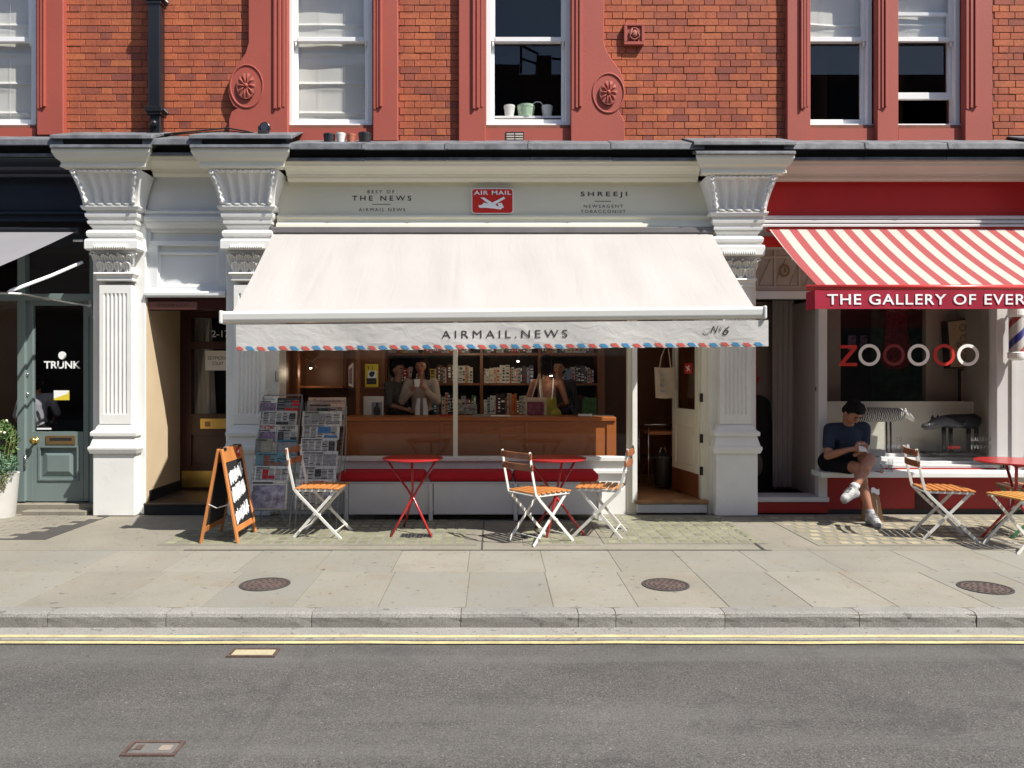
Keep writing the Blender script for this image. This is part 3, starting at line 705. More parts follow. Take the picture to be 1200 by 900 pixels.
def pot(px, py, w, h, Y, col, label, cat="plant pot", plant=None, rim=True, taper=.78, name="plant_pot"):
    c = P(px, py, Y); r = w/2/F*(CAMD+Y); hh = h/F*(CAMD+Y)
    t = thing(name, label, cat, c); m0 = MB()
    m0.lathe(c, [(r*taper, 0), (r*.97, hh*.80), (r*1.0, hh*.80) if rim else (r*.98, hh*.9), (r, hh), (r*.88, hh), (r*.84, hh*.82), (.001, hh*.80)], 20, cap=False); m0.lathe(c, [(.001,.001),(r*taper,.001)], 20, cap=False)
    part("pot", m0, col, t)
    if plant:
        m0 = MB()
        for k in range(60):
            a = random.uniform(0, 2*pi); q = c + Vector((cos(a)*r*random.random()*.9, sin(a)*r*random.random()*.9, hh*random.uniform(.8, 1.15))); s_ = r*random.uniform(.15,.35)
            u = Vector((random.uniform(-1,1), random.uniform(-1,1), random.uniform(-.3,1))).normalized()*s_; v = u.cross(Vector((0,0,1))).normalized()*s_*.5
            m0.add([q, q+u*.5+v, q+u, q+u*.5-v], [(0,1,2,3)])
        part("foliage", m0, plant, t, fix=False, kind='stuff')
    return t
m_leaf = mat("green leaves", (.07,.13,.035), .6, var=.4, vs=20, bump=0, objvar=.2)
m_leafb = mat("blue green leaves", (.10,.19,.11), .6, var=.35, vs=30, bump=0)
m_leafy = mat("yellow green leaves", (.16,.18,.045), .6, var=.4, vs=20, bump=0)
m_flower = mat("cream blossom", (.75,.70,.50), .7, var=.2, bump=0)
YP = -.12
pot(386, 167.6, 14, 10, YP, m_plastic, "black plastic pot on the ledge, leftmost of four", taper=.88)
pot(399.5, 167.6, 11, 11, YP, m_potw, "pale pot with green seedlings on the ledge, second of four", plant=m_leafy)
pot(411.5, 167.6, 11, 10, YP, m_terra, "terracotta pot on the ledge, third of four")
pot(427.5, 167.6, 15.5, 11, YP, m_plastic, "large black pot on the ledge beside the terracotta pot", taper=.85)
YW = YF + .20
for a, b_, w, h, l_, m_, pl_ in ((597,138.2,13,14,"white tapered ceramic pot behind window at left of green pot",m_potw,None),(641,138.6,13,14,"white tapered ceramic pot behind window at right of green pot",m_potw,None)):
    pot(a, b_, w, h, YW, m_, l_, plant=pl_)
m_gpot = mat("mint green glaze", (.42,.58,.40), .25, var=.25, vs=35)
pot(616.5, 138.4, 21, 14, YW, m_gpot, "wide mint green patterned planter on the inner window sill", taper=.82)
mb = MB(); mb.box(X(572, YW), X(665, YW), YF+.125, YW+.15, Z(141, YW), Z(138.5, YW)); part("inner_sill", mb, m_white2, bld)
mb = MB(); mb.tube([P(624,122,YW), P(628,119.5,YW), P(633,119.5,YW), P(637,124,YW)], .006, 6); solo("watering_spout", "thin white curved spout between two pots behind the glass", "spout", mb, m_potw)
mb = MB()
for k in range(26): mb.ball(P(580+.4*sin(k), 90+k*1.7, YW), (.004,.004,.006), 5, 3)
solo("hanging_beads", "string of tiny clear beads hanging at left inside window", "beads", mb, m_chrome, kind=None)
# ================================================================ cornice, pilasters, fascias
XA, XBp, XC, XD, XZ = -4.05, -2.61, 2.60, 6.16, -7.4
def px_yz(pts): return [(Y, Z(py, Y)) for py, Y in pts]
LEAD = px_yz([(168, -.37), (175, -.38), (175.6, -.36), (172, -.1), (166.5, YB+.01), (164.5, YB+.01)])
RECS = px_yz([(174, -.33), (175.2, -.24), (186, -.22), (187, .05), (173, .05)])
LEAD2 = px_yz([(184.4, -.315), (188, -.32), (188.6, -.30), (187.6, -.05), (184.4, -.05)])
CROWN = px_yz([(187.6, -.29), (190, -.285), (191.5, -.275), (194.5, -.265), (197, -.235), (200.5, -.19), (204, -.165), (205.8, -.160), (206.4, -.13), (209, -.125), (212, -.105), (213.4, -.08), (213.4, .06), (187.6, .06)])
def crown_run(x0, x1, m_, dz=0.0):
    cn = thing_part("cornice", bld)
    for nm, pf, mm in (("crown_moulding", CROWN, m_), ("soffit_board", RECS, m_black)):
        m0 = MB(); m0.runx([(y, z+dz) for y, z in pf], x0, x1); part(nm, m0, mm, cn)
    x = x0
    while x < x1-.01:
        x2 = min(x+.86, x1) if x1 - x > 1.2 else x1
        for nm, pf in (("lead_flashing", LEAD), ("lead_drip", LEAD2)):
            m0 = MB(); jz = random.uniform(-.004, .004); m0.runx([(y, z+dz+jz) for y, z in pf], x+.002, x2-.002); part(nm, m0, m_lead, cn, bevel=.004)
        if x2 < x1 and x2-x > .3:
            m0 = MB(); m0.runx([(y-.008, z+dz+.004) for y, z in LEAD[:2]] + [(-.2, LEAD[3][1]+dz), (-.2, LEAD[3][1]+dz+.02)], x2-.018, x2+.018); part("lead_roll", m0, m_lead, cn)
        x = x2
    return cn
def thing_part(name, parent, label=None):
    o = bpy.data.objects.new(name, None); C.objects.link(o); o.parent = parent; o.empty_display_size = .05
    if label: o['label'] = label
    return o
dzl = (168-159)/112.8
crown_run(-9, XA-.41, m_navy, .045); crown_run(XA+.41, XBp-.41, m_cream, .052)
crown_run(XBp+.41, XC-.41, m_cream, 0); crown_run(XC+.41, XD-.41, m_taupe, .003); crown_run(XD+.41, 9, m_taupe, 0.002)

def pilaster(cx, m_=m_white, dz=0.0, cut=None, full=True, hwL=.285, hwR=.285, capm=None):
    Yp = -.10; capm = capm or m_cream
    p = thing_part("pilaster", bld)
    zz = lambda py, Y: Z(py, Y)
    # pier behind
    m0 = MB(); m0.box(cx-hwL, cx+hwR, -.015, .30, 0, zz(246, 0)); part("pier", m0, m_, p, bevel=.006)
    # plinth
    m0 = MB(); m0.box(cx-.225, cx+.225, Yp-.035, .0, 0, zz(531, Yp)); part("plinth", m0, m_, p, bevel=.010, seg=2)
    prof = [(531, .245), (526, .262), (523.5, .262), (522, .245), (513, .222), (511, .218), (510.6, .242), (507, .245), (505.6, .236), (503, .205), (500, .195), (497, .175)]
    m0 = MB(); vs = []
    for py, hw in prof:
        z = zz(py, Yp); yf = Yp - (hw-.185)*.9
        vs += [(cx-hw, yf, z), (cx+hw, yf, z), (cx+hw, -.01, z), (cx-hw, -.01, z)]
    n = len(prof); fs = [(i*4+k, i*4+(k+1) % 4, (i+1)*4+(k+1) % 4, (i+1)*4+k) for i in range(n-1) for k in range(4)] + [(3,2,1,0), ((n-1)*4, (n-1)*4+1, (n-1)*4+2, (n-1)*4+3)]
    m0.add(vs, fs); part("base_moulding", m0, m_, p)
    # shaft with flutes
    z0, z1 = zz(497, Yp), zz(334, Yp); hw = .170
    m0 = MB(); nf = 6; fw = .26/nf
    def section(fl):
        s_ = [(-hw, 0.0), (-hw, 0)]
        pts = [(cx-hw, Yp)]
        for k in range(nf):
            a = cx-.13+k*fw
            for j in range(7):
                t = j/6; pts.append((a + fw*.12 + fw*.76*t, Yp + (fl*.016*sin(pi*t))))
        pts.append((cx+hw, Yp)); return pts
    zs_ = [z0, zz(486, Yp), zz(484, Yp), zz(346, Yp), zz(343.5, Yp), z1]; fl = [0, 0, 1, 1, 0, 0]; secs = [section(f) for f in fl]; ns = len(secs[0])
    vs = [(x, y, zs_[i]) for i in range(6) for x, y in secs[i]]; fs = [(i*ns+k, i*ns+k+1, (i+1)*ns+k+1, (i+1)*ns+k) for i in range(5) for k in range(ns-1)]
    m0.add(vs, fs)
    m0.add([(cx-hw, Yp, z0), (cx-hw, -.005, z0), (cx-hw, -.005, z1), (cx-hw, Yp, z1)], [(0,1,2,3)]); m0.add([(cx+hw, Yp, z0), (cx+hw, -.005, z0), (cx+hw, -.005, z1), (cx+hw, Yp, z1)], [(3,2,1,0)])
    part("fluted_shaft", m0, m_, p)
    # stacked mouldings above: (top px, bottom px, half width, front depth)
    def ring(name, rows, mat_=m_, bev=.004, seg=1):
        m0 = MB(); vs = []
        for py, hw_ in rows:
            hw_ *= .93; yf = Yp - (hw_-.172)*.95; z = zz(py, yf)+dz; vs += [(cx-hw_, yf, z), (cx+hw_, yf, z), (cx+hw_, -.008, z), (cx-hw_, -.008, z)]
        n = len(rows); fs = [(i*4+k, i*4+(k+1) % 4, (i+1)*4+(k+1) % 4, (i+1)*4+k) for i in range(n-1) for k in range(4)] + [(3,2,1,0), ((n-1)*4, (n-1)*4+1, (n-1)*4+2, (n-1)*4+3)]
        m0.add(vs, fs); return part(name, m0, mat_, p)
    ring("astragal", [(334.5,.188),(333.5,.205),(331.5,.207),(330.5,.198),(328,.212),(325.5,.232),(324,.226),(323.5,.19)])
    ring("capital_bell", [(324,.178),(312,.182),(303,.20),(299,.235)])
    # two rows of carved leaves and corner scrolls
    m0 = MB()
    def leaf(x, zb, h, w, lean):
        yb_ = Yp-.004
        for s_ in range(5):
            t0 = s_/5; t1 = (s_+1)/5; wd = lambda t: w*(.55+.6*sin(pi*min(1, t*.9)))*(1 if t < .8 else 1-(t-.8)*2.6)
            yy = lambda t: yb_ - .012 - lean*t*t
            zf = lambda t: zb + h*t*(1 if t < .85 else 1) - (h*.22*max(0, t-.75)*2)
            for sg in (-1, 0, 1):
                a0 = x + sg*wd(t0)*.36; a1 = x + sg*wd(t1)*.36; hw0 = wd(t0)*.17; hw1 = wd(t1)*.17
                m0.add([(a0-hw0, yy(t0), zf(t0)), (a0+hw0, yy(t0), zf(t0)), (a1+hw1, yy(t1), zf(t1)), (a1-hw1, yy(t1), zf(t1)), (a0, yy(t0)-.014, zf(t0)), (a1, yy(t1)-.014, zf(t1))], [(0,4,5,3),(4,1,2,5)])
    zl = zz(324, Yp)+dz
    for k in range(4): leaf(cx-.14+k*.093, zl, .115, .085, .05)
    for k in range(5): leaf(cx-.18+k*.09, zl+.06, .13, .075, .075)
    for sg in (-1, 1):
        c0 = Vector((cx+sg*.215, Yp-.05, zz(304, Yp)+dz)); m0.tube([c0+Vector((cos(a)*(.034-.0042*k)*sg, -.004*k, sin(a)*(.034-.0042*k))) for k, a in enumerate([j*.9 for j in range(8)])], .010, 6)
        m0.tube([c0+Vector((-sg*.03,0,-.005)), c0+Vector((-sg*.07, .01, -.05)), c0+Vector((-sg*.09,.02,-.11))], .009, 6)
        c1 = Vector((cx+sg*.055, Yp-.055, zz(303, Yp)+dz)); m0.ball(c1, .017, 8, 5)
    part("acanthus_leaves", m0, m_, p, fix=False, kind='stuff')
    # abacus with egg band
    ring("abacus", [(298.5,.232),(298,.285),(296,.30),(287,.30),(285,.292),(284.5,.27)])
    m0 = MB(); ya = Yp-.115
    for k in range(15): m0.ball((cx-.165+k*.0236, ya-.004, zz(294, ya)+dz), (.0095,.012,.028), 6, 5)
    part("reeded_band", m0, m_, p, smooth=True, kind='stuff')
    ring("cushion", [(284,.25),(283,.272),(281,.284),(277.5,.288),(275.5,.28),(274.5,.262)])
    ring("entablature_moulding", [(274.4,.235),(272,.24),(269,.262),(267.5,.262),(267,.275),(264,.28),(263.4,.268),(262.5,.268),(259,.292),(256,.298),(254.6,.298),(254.2,.285),(251.5,.285),(250.5,.315),(247,.33),(245.6,.33),(245.4,.3)])
    # flared fluted console
    ztp, zbt = zz(204, -.33)+dz, zz(246.5, -.24)+dz
    def con(u, v):
        # u across, v from bottom to top; flare in width and depth
        hw_ = .285 + (.375-.285)*(v**1.5)
        yb_ = -.205 - .11*(v**1.7)
        e = 0
        m_in = abs(u-.5) < .40
        if m_in and v > .05 and v < .97:
            q = ((u-.1)/.8*5) % 1; e = .034*abs(sin(pi*q))**.8 * min(1, (v-.05)*8)
            e = .018-.03*(1-abs(sin(pi*q)))*max(0, 1-abs(v-.3)*2.2) if False else e
        return (cx + (u*2-1)*hw_, yb_ - .012 + e, zbt + (ztp-zbt)*v)
    m0 = MB(); m0.grid(60, 16, con)
    for sg in (0, 1):
        m0.grid(1, 16, lambda u, v, sg=sg: (con(sg, v)[0], con(sg, v)[1]*(1-u), con(sg, v)[2]))
    m0.add([con(0,1), con(1,1), (cx+.365, 0, ztp), (cx-.365, 0, ztp)], [(0,1,2,3)]); m0.add([con(0,0), con(1,0), (cx+.285, 0, zbt), (cx-.285, 0, zbt)], [(3,2,1,0)])
    part("fluted_console", m0, m_, p, smooth=False)
    m0 = MB()
    for k in range(6):       # pointed darts between the flutes
        u = .1+.8*k/5; a = [con(u, v) for v in (.06, .62)]
        x0, y0, z0_ = a[0]; x1, y1, z1_ = a[1]
        m0.add([(x0-.012, y0-.003, z0_), (x0+.012, y0-.003, z0_), (x1, y1-.006, z1_), (x0, y0-.018, z0_+.01)], [(0,1,3),(1,2,3),(2,0,3)])
    for k in range(10):      # scalloped lip
        u = .1+.8*(k+.5)/10; c_ = Vector(con(u, .98)); m0.ball(c_+Vector((0,-.006,0)), (.030,.016,.012), 6, 4)
        c_ = Vector(con(.1+.8*((k//2)+.5)/5, .06)); m0.ball(c_+Vector((0,-.006,0)), (.05,.016,.014), 6, 4)
    for sg in (-1, 1):        # foliage scroll down each side
        u = .5+sg*.435
        for k in range(9):
            v = .93-k*.10; c_ = Vector(con(u, max(.03, v))); r_ = .026 - .0014*k
            if k == 0: m0.tube([c_+Vector((cos(t)*(.042-.005*i), -.012-.002*i, sin(t)*(.042-.005*i))) for i, t in enumerate([j*.95 for j in range(8)])], .010, 6)
        pts_ = [Vector(con(u + sg*.012*sin(q*1.9), max(.04, .86-q*.055))) + Vector((0, -.016, 0)) for q in range(15)]
        m0.tube(pts_, [.012+.010*abs(sin(q*1.25)) for q in range(15)], 8)
        pts_ = [Vector(con(u - sg*.030 + sg*.010*cos(q*1.6), max(.05, .74-q*.062))) + Vector((0, -.012, 0)) for q in range(11)]
        m0.tube(pts_, [.006+.008*abs(cos(q*1.1)) for q in range(11)], 7)
    part("console_foliage", m0, m_, p, smooth=True, fix=False, kind='stuff')
    # cornice break over the console
    hw_ = .50; PRO = px_yz([(178.5,-.415),(183,-.415),(185.5,-.405),(190,-.39),(194,-.36),(196,-.355),(197.2,-.355),(198.6,-.362),(200.5,-.362),(202,-.34),(204,-.32),(204,.02),(178.5,.02)])
    vs = []; n = len(PRO)
    for sg in (-1, 1):
        for y, z in PRO:
            ww = .40 + (-.32 - y if y < -.32 else 0)*1.15; vs.append((cx + sg*ww, y, z+dz))
    m0 = MB(); fs = [tuple(range(n)), tuple(reversed(range(n, 2*n)))] + [(i, (i+1) % n, (i+1) % n+n, i+n) for i in range(n)]
    m0.add(vs, fs); part("cornice_break", m0, capm, p, bevel=.002)
    m0 = MB(); m0.runx(px_yz([(171.5+0,-.50),(178,-.52),(178.6,-.51),(176,-.2),(171,.0)]) and [(y, z+dz) for y, z in px_yz([(174.6,-.43),(178.2,-.435),(178.8,-.42),(178.8,.0),(173.6,.0)])], cx-.515, cx+.515); part("lead_capping", m0, m_lead, p, bevel=.005)
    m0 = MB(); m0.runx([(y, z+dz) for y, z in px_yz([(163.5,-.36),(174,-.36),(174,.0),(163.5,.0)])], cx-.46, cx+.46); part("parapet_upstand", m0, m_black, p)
    m0 = MB(); m0.runx([(y, z+dz) for y, z in px_yz([(163,-.405),(167.5,-.41),(168,-.39),(165,-.2),(161,.09),(159.5,.09)])], cx-.53, cx+.53); part("lead_flashing", m0, m_lead, p, bevel=.005)
    return p
pilaster(XA, m_white, .045, capm=m_cream); pilaster(XBp, m_white, .045)
pilaster(XC, m_white, -.02, hwL=.245, hwR=.245, capm=m_cream); pilaster(XD, m_white, 0, capm=m_taupe); pilaster(XZ, m_white, .045)

# ================================================================ residential entrance between the first two pilasters
m_pale = mat("pale grey white joinery", (.66,.68,.68), .42, var=.03, bump=.06)
e0, e1 = XA+.285, XBp-.29
ent = thing("entrance_surround", "white panelled surround over the recessed entrance between two pilasters", "doorway", ((e0+e1)/2, 0, 0))
def runs(name, pts, m_, par, x0=e0, x1=e1, **k):
    m0 = MB(); m0.runx(px_yz(pts), x0, x1); return part(name, m0, m_, par, **k)
runs("frieze_board", [(207,.02),(249,.02),(249,.1),(207,.1)], m_pale, ent)
runs("frieze_moulding", [(246.5,-.015),(247.5,-.045),(250,-.045),(251,-.03),(253,-.03),(254,-.06),(258,-.06),(259,-.045),(261,-.045),(262,-.02),(268,.01),(268,.1),(246.5,.1)], m_pale, ent)
m0 = MB()
for a, t, b_, u in ((171,268,176,350),(171,268,270,271),(171,282,270,287.5),(171,287.5,184.5,336),(256,287.5,270,336),(171,335.5,270,340.5)): m0.pbox(a, t, b_, u, .035, .07)
m0.box(e0, e1, .082, .12, Z(350,0), Z(266,0))
part("panel_frame", m0, m_pale, ent, bevel=.003)
m0 = MB()
for a, t, b_, u in ((184.5,295.5,256,298),(184.5,333,256,335.5),(184.5,298,187,333),(253.5,298,256,333),(176,271,268,272.3),(176,280.6,268,282)): m0.pbox(a, t, b_, u, .058, .03)
part("panel_bead", m0, m_white, ent, bevel=.002)
runs("transom_sill", [(340.5,-.02),(343,-.045),(346,-.045),(348.5,-.03),(348.5,.1),(340.5,.1)], m_pale, ent)
YD = .88
m0 = MB(); m0.box(e0, e1, .02, .16, Z(363,.02), Z(349,.02)); part("lintel_board", m0, m_mahog, ent)
m0 = MB(); m0.pbox(172.5, 353.5, 231, 362.2, .012, .03); lb = part("name_board", m0, mat("faded brown name board", (.17,.07,.05), .5), ent)
m0 = text_mb("SEYMOUR COURT", X(184,.01), X(222,.01), Z(359.4,.01), Z(355.6,.01), .0095, spacing=1.2); part("faint_lettering", m0, m_mahog, lb)
m0 = MB(); m0.box(e0+.001, e0+.010, .0, YD, .10, Z(350,0)); part("left_reveal", m0, m_sand, ent)
m0 = MB(); m0.box(e1, e1+.02, .02, YD, Z(588,0), Z(350,0)); part("right_reveal", m0, m_sand, ent)
m0 = MB(); m0.box(e0, e1, .16, YD+.1, Z(350,0)+.0, Z(350,0)+.03); part("soffit", m0, m_mahog, ent)
zst = .125
m0 = MB(); m0.box(e0+.002, e1-.002, -.06, YD+.05, 0, zst-.02); part("step_riser", m0, m_black, ent)
m0 = MB(); m0.box(e0+.002, e1-.002, -.075, YD+.05, zst-.02, zst); part("step_tread", m0, mat("worn brown step", (.07,.045,.03), .35, var=.3, vs=6), ent, bevel=.004)
m0 = MB(); m0.box(e0+.001, e0+.025, .05, YD, zst, zst+.12); part("skirting", m0, m_black, ent)
dr = thing_part("front_door", ent, "dark mahogany glazed front door with brass letter plate")
zt = Z(352, .1)
m0 = MB()
def pl_(a, t, b_, u, Y, d_, mm, nm, par, **k):
    q = MB(); q.pbox(a, t, b_, u, Y, d_); return part(nm, q, mm, par, **k)
pl_(205, 345, 300, 372, YD, .08, m_mahog, "top_rail", dr); pl_(205, 372, 224, 590, YD, .08, m_mahog, "stile", dr); pl_(288, 372, 300, 590, YD, .08, m_mahog, "stile", dr)
pl_(224, 400, 288, 409, YD+.003, .07, m_mahog, "rail", dr); pl_(224, 485, 288, 510, YD+.004, .07, m_mahog, "rail", dr); pl_(224, 545, 288, 590, YD+.004, .07, m_mahog, "rail", dr)
pl_(224, 510, 288, 545, YD+.03, .04, m_mahog, "lower_panel", dr)
pl_(224, 378, 288, 400, YD+.03, .01, m_glass, "pane", dr); pl_(224, 409, 288, 485, YD+.03, .01, m_glass, "pane", dr)
pl_(234.5, 490.5, 268, 502.5, YD-.012, .012, m_brass, "letter_plate", dr, bevel=.002); pl_(240, 494, 246, 500, YD-.017, .006, m_dkbrass, "lock", dr)
pl_(213, 552, 290, 571, YD-.006, .006, m_brass, "kick_plate", dr)
pl_(240.5, 411, 275, 434, YD-.004, .004, m_txtw, "notice", dr)
for s_, a, b_, t, u in (("SEYMOUR", 243.5, 268, 417.5, 421.5), ("COURT", 249, 262, 424, 428)):
    part("notice_text", text_mb(s_, X(a,YD), X(b_,YD), Z(u,YD), Z(t,YD), YD-.006), m_txt, dr)
part("house_number", text_mb("2-17", X(247,YD), X(268,YD), Z(395,YD), Z(387,YD), YD+.024, bold=.01), m_txtw, dr)
# hallway curtain seen through the door
m0 = MB(); m0.grid(20, 4, lambda u, v: (X(228,1.2)+.32*u*(1-.35*v), 1.2+.02*sin(u*30), .2+2.2*v)); part("inner_curtain", m0, m_curt, dr, smooth=True, fix=False)
m0 = MB(); m0.box(e0-.02, e1+.4, 1.6, 1.65, 0, 3); m0.box(e0-.04, e0-.02, YD, 1.6, 0, 3); part("hall_wall", m0, m_dark, ent)

# ================================================================ left menswear shop
tk = thing("shopfront", "dark navy shopfront at left with slate green glazed door", "shopfront", (-5, 0, 0))
xl, xr = -9.0, XA-.285
def rt(name, pts, m_, **k): m0 = MB(); m0.runx(px_yz(pts), xl, xr); return part(name, m0, m_, tk, **k)
rt("fascia_board", [(205,.0),(249,.0),(249,.1),(205,.1)], m_navy)
rt("fascia_moulding", [(246,-.02),(248,-.05),(251,-.05),(252.5,-.025),(255,-.025),(256,-.07),(259.5,-.07),(261,-.03),(261,.1),(246,.1)], m_navy)
rt("head_board", [(261,.03),(352,.06),(352,.12),(261,.12)][:4], m_navy) if False else None
YT = .13
m0 = MB(); m0.box(xl, xr, .10, .5, Z(290,.1), Z(261,.1)); part("awning_box_recess", m0, m_black, tk)
m0 = MB(); m0.pbox(-400, 344, 112, 352, YT-.05, .1); m0.pbox(20, 290, 29, 588, YT-.04, .1); m0.pbox(104.5, 290, 114, 592, YT-.03, .12)
part("door_frame", m0, m_slate, tk, bevel=.004)
m0 = MB(); m0.pbox(29, 290, 104.5, 344, YT+.02, .006); part("fanlight_pane", m0, m_glass, tk)
td = thing_part("shop_door", tk, "slate green half glazed door with brass letter box")
pl_(29.5, 352.5, 38.5, 587.5, YT, .05, m_slate, "stile", td, bevel=.003); pl_(97.5, 352.5, 104, 587.5, YT, .05, m_slate, "stile", td, bevel=.003)
pl_(38.5, 352.5, 97.5, 358, YT, .05, m_slate, "top_rail", td); pl_(38.5, 506, 97.5, 524, YT+.001, .048, m_slate, "lock_rail", td); pl_(38.5, 561.5, 97.5, 587.5, YT+.001, .048, m_slate, "bottom_rail", td)
pl_(38.5, 524, 46.5, 561.5, YT+.002, .046, m_slate, "panel_edge", td); pl_(90, 524, 97.5, 561.5, YT+.002, .046, m_slate, "panel_edge", td)
m0 = MB()
def raised(m0, a, t, b_, u, Y, inset, dp):
    q = [(a,t),(b_,t),(b_,u),(a,u)]; r = [(a+inset,t+inset),(b_-inset,t+inset),(b_-inset,u-inset),(a+inset,u-inset)]
    m0.add([P(x, z, Y) for x, z in q] + [P(x, z, Y-dp) for x, z in r], [(0,1,5,4),(1,2,6,5),(2,3,7,6),(3,0,4,7),(4,5,6,7)])
m0.pbox(46.5, 524, 90, 561.5, YT+.03, .01); raised(m0, 50, 528, 86.5, 558, YT+.029, 5.5, .022)
for a, t, b_, u in ((44.5,522.5,92,524.5),(44.5,560.8,92,563),(44.5,524.5,46.6,560.8),(89.9,524.5,92,560.8)): m0.pbox(a, t, b_, u, YT-.010, .02)
part("raised_panel", m0, m_slate, td)
pl_(38, 357.5, 98, 506.5, YT+.02, .006, m_glass, "pane", td)
pl_(53.5, 510.5, 88, 521, YT-.008, .008, m_dkbrass, "letter_box", td, bevel=.002); pl_(58, 513, 84, 516.6, YT-.010, .004, m_black, "letter_slot", td)
c = P(42, 516, YT); m0 = MB(); m0.lathe(c, [(.035,0),(.035,.008),(.012,.012),(.012,.04),(.032,.048),(.036,.062),(.026,.078),(.002,.082)], 18, axis='y'); part("door_knob", m0, m_brass, td, smooth=True)
m0 = MB(); m0.tube([P(29.5,533,YT-.0), P(29.5,533,YT-.045), P(29.5,549,YT-.045), P(29.5,549,YT)], .010, 8); part("pull_handle", m0, m_chrome, td, smooth=True)
for py in (439, 462):
    c = P(32, py, YT); m0 = MB(); m0.lathe(c, [(.022,0),(.022,.01),(.015,.018),(.002,.019)], 14, axis='y'); part("lock", m0, m_chrome, td, smooth=True)
Yg = YT+.018
c = P(73, 416.5, Yg); m0 = MB(); m0.lathe(c, [(.002,0),(.044,0),(.044,.002),(.002,.002)], 24, axis='y'); part("logo_dot", m0, m_txtw, td)
part("door_lettering", text_mb("TRUNK", X(51.5,Yg), X(94.5,Yg), Z(432,Yg), Z(423.2,Yg), Yg-.002, bold=.028), m_txtw, td)
pl_(63, 457.5, 81, 469, Yg-.002, .002, m_inky, "sticker", td)
m0 = MB(); m0.add([P(63,457.5,Yg-.003), P(81,457.5,Yg-.003), P(79,461.5,Yg-.003), P(63,467,Yg-.003)], [(0,1,2,3)]); part("sticker_corner", m0, m_txtw, td)
pl_(43, 501.5, 60, 503.5, Yg-.002, .001, m_txtw, "small_print", td)
# frame upright + left display window
m0 = MB(); m0.pbox(-400, 352, 20.5, 545, YT+.03, .006); part("display_pane", m0, m_glass, tk)
m0 = MB(); m0.pbox(-400, 545, 21, 592, YT-.02, .1); part("stall_riser", m0, m_slate, tk)
m0 = MB(); m0.box(xl, xr, .02, .7, -.01, .10); m0.box(X(30,-.03), X(104,-.03), -.10, .02, -.01, .045); part("threshold_step", m0, g_conc, tk, bevel=.006)
m0 = MB(); xw0, xw1, yb0, yb1 = xl, xr+.1, YT+.25, 3.2
m0.add([(xw0,yb0,.1),(xw1,yb0,.1),(xw1,yb1,.1),(xw0,yb1,.1),(xw0,yb0,3.1),(xw1,yb0,3.1),(xw1,yb1,3.1),(xw0,yb1,3.1)], [(0,1,2,3),(4,5,6,7),(0,3,7,4),(1,2,6,5),(3,2,6,7)]); part("shop_interior", m0, m_dark, tk, fix=False)
m0 = MB(); m0.grid(3, 3, lambda u, v: (X(-3,1.0)+.25*u, 1.0, Z(345,1.0)-2*v)); part("interior_curtain", m0, mat("brown curtain", (.10,.055,.03), .8), tk, fix=False)
# its awning
m_awg = cloth("grey awning fabric", (.23,.225,.235), .15, bs=10, bump=.3)
aw = thing("awning", "dark grey fabric awning with folding arms at far left", "awning", (-6, -.1, 3))
xe = -4.47
m0 = MB(); m0.grid(40, 12, lambda u, v: (-9+(xe+9)*u, -.12-1.42*v, 3.035-.615*v + -.010*sin(pi*v) + .003*sin(u*40)*sin(pi*v))); part("fabric", m0, m_awg, aw, smooth=True, fix=False)
m0 = MB(); m0.tube([(-9, -.10, 3.05), (xe+.04, -.10, 3.05)], .04, 12); part("roller", m0, m_ironb, aw)
m0 = MB(); m0.box(-9, xe+.02, -1.60, -1.53, 2.39, 2.45); part("front_bar", m0, m_chrome, aw, bevel=.01)
m0 = MB(); m0.tube([P(96,307.5,-.04), P(60,323,-.42), P(12,341,-.86), P(9.5,343.5,-.88)], .017, 8); part("folding_arm", m0, m_txtw, aw)
m0 = MB(); m0.tube([P(105.5,359,-.02), P(24,344.5,-.86), P(-12,343,-1.0)], .013, 8); m0.pbox(103.6, 352, 107, 372, -.03, .03); part("stay_arm", m0, m_chrome, aw)
m0 = MB(); m0.tube([P(86,282,-.05), P(97,282,-.05)], .012, 8); part("gear_box", m0, m_txtw, aw)
# ================================================================ middle newsagent shop
am = thing("shopfront", "cream newsagent shopfront with wide window, bench wall and open door under the white awning", "shopfront", (0, 0, 0))
a0, a1 = XBp+.29, XC-.245
def ra(name, pts, m_, x0=a0, x1=a1, par=am, **k):
    m0 = MB(); m0.runx(px_yz(pts), x0, x1); return part(name, m0, m_, par, **k)
fb = ra("fascia_board", [(212,-.03),(252,-.06),(252,.08),(212,.08)], m_fascia)
ra("fascia_moulding", [(251.6,-.075),(253,-.10),(254.5,-.10),(257,-.085),(259,-.085),(262,-.10),(262.5,-.125),(266.8,-.13),(267.6,-.10),(267.6,.1),(251.6,.1)], m_cream)
def fy(x, z):  # fascia board leans slightly
    t = (z - Z(252,-.06)) / (Z(212,-.03)-Z(252,-.06)); return -.06 + .03*t - .0025
def ft(s, a, b_, t, u, **k):
    return text_mb(s, X(a,-.05), X(b_,-.05), Z(u,-.05), Z(t,-.05), -.05, warp=fy, **k)
for s, a, b_, t, u, sp, bo in (("BEST OF",430.5,462,222.6,226.4,1.5,.0),("THE NEWS",412.5,482,229.2,235.2,1.5,.012),("AIRMAIL.NEWS",420.5,475,244,247.8,1.4,.0),
                       ("SHREEJI",680.5,735,224.4,231.6,1.5,.012),("NEWSAGENT",684,730,240,243.6,1.4,.0),("TOBACCONIST",680.5,733,246.2,249.8,1.4,.0)):
    part("lettering", ft(s, a, b_, t, u, spacing=sp, bold=bo), m_txt, fb)
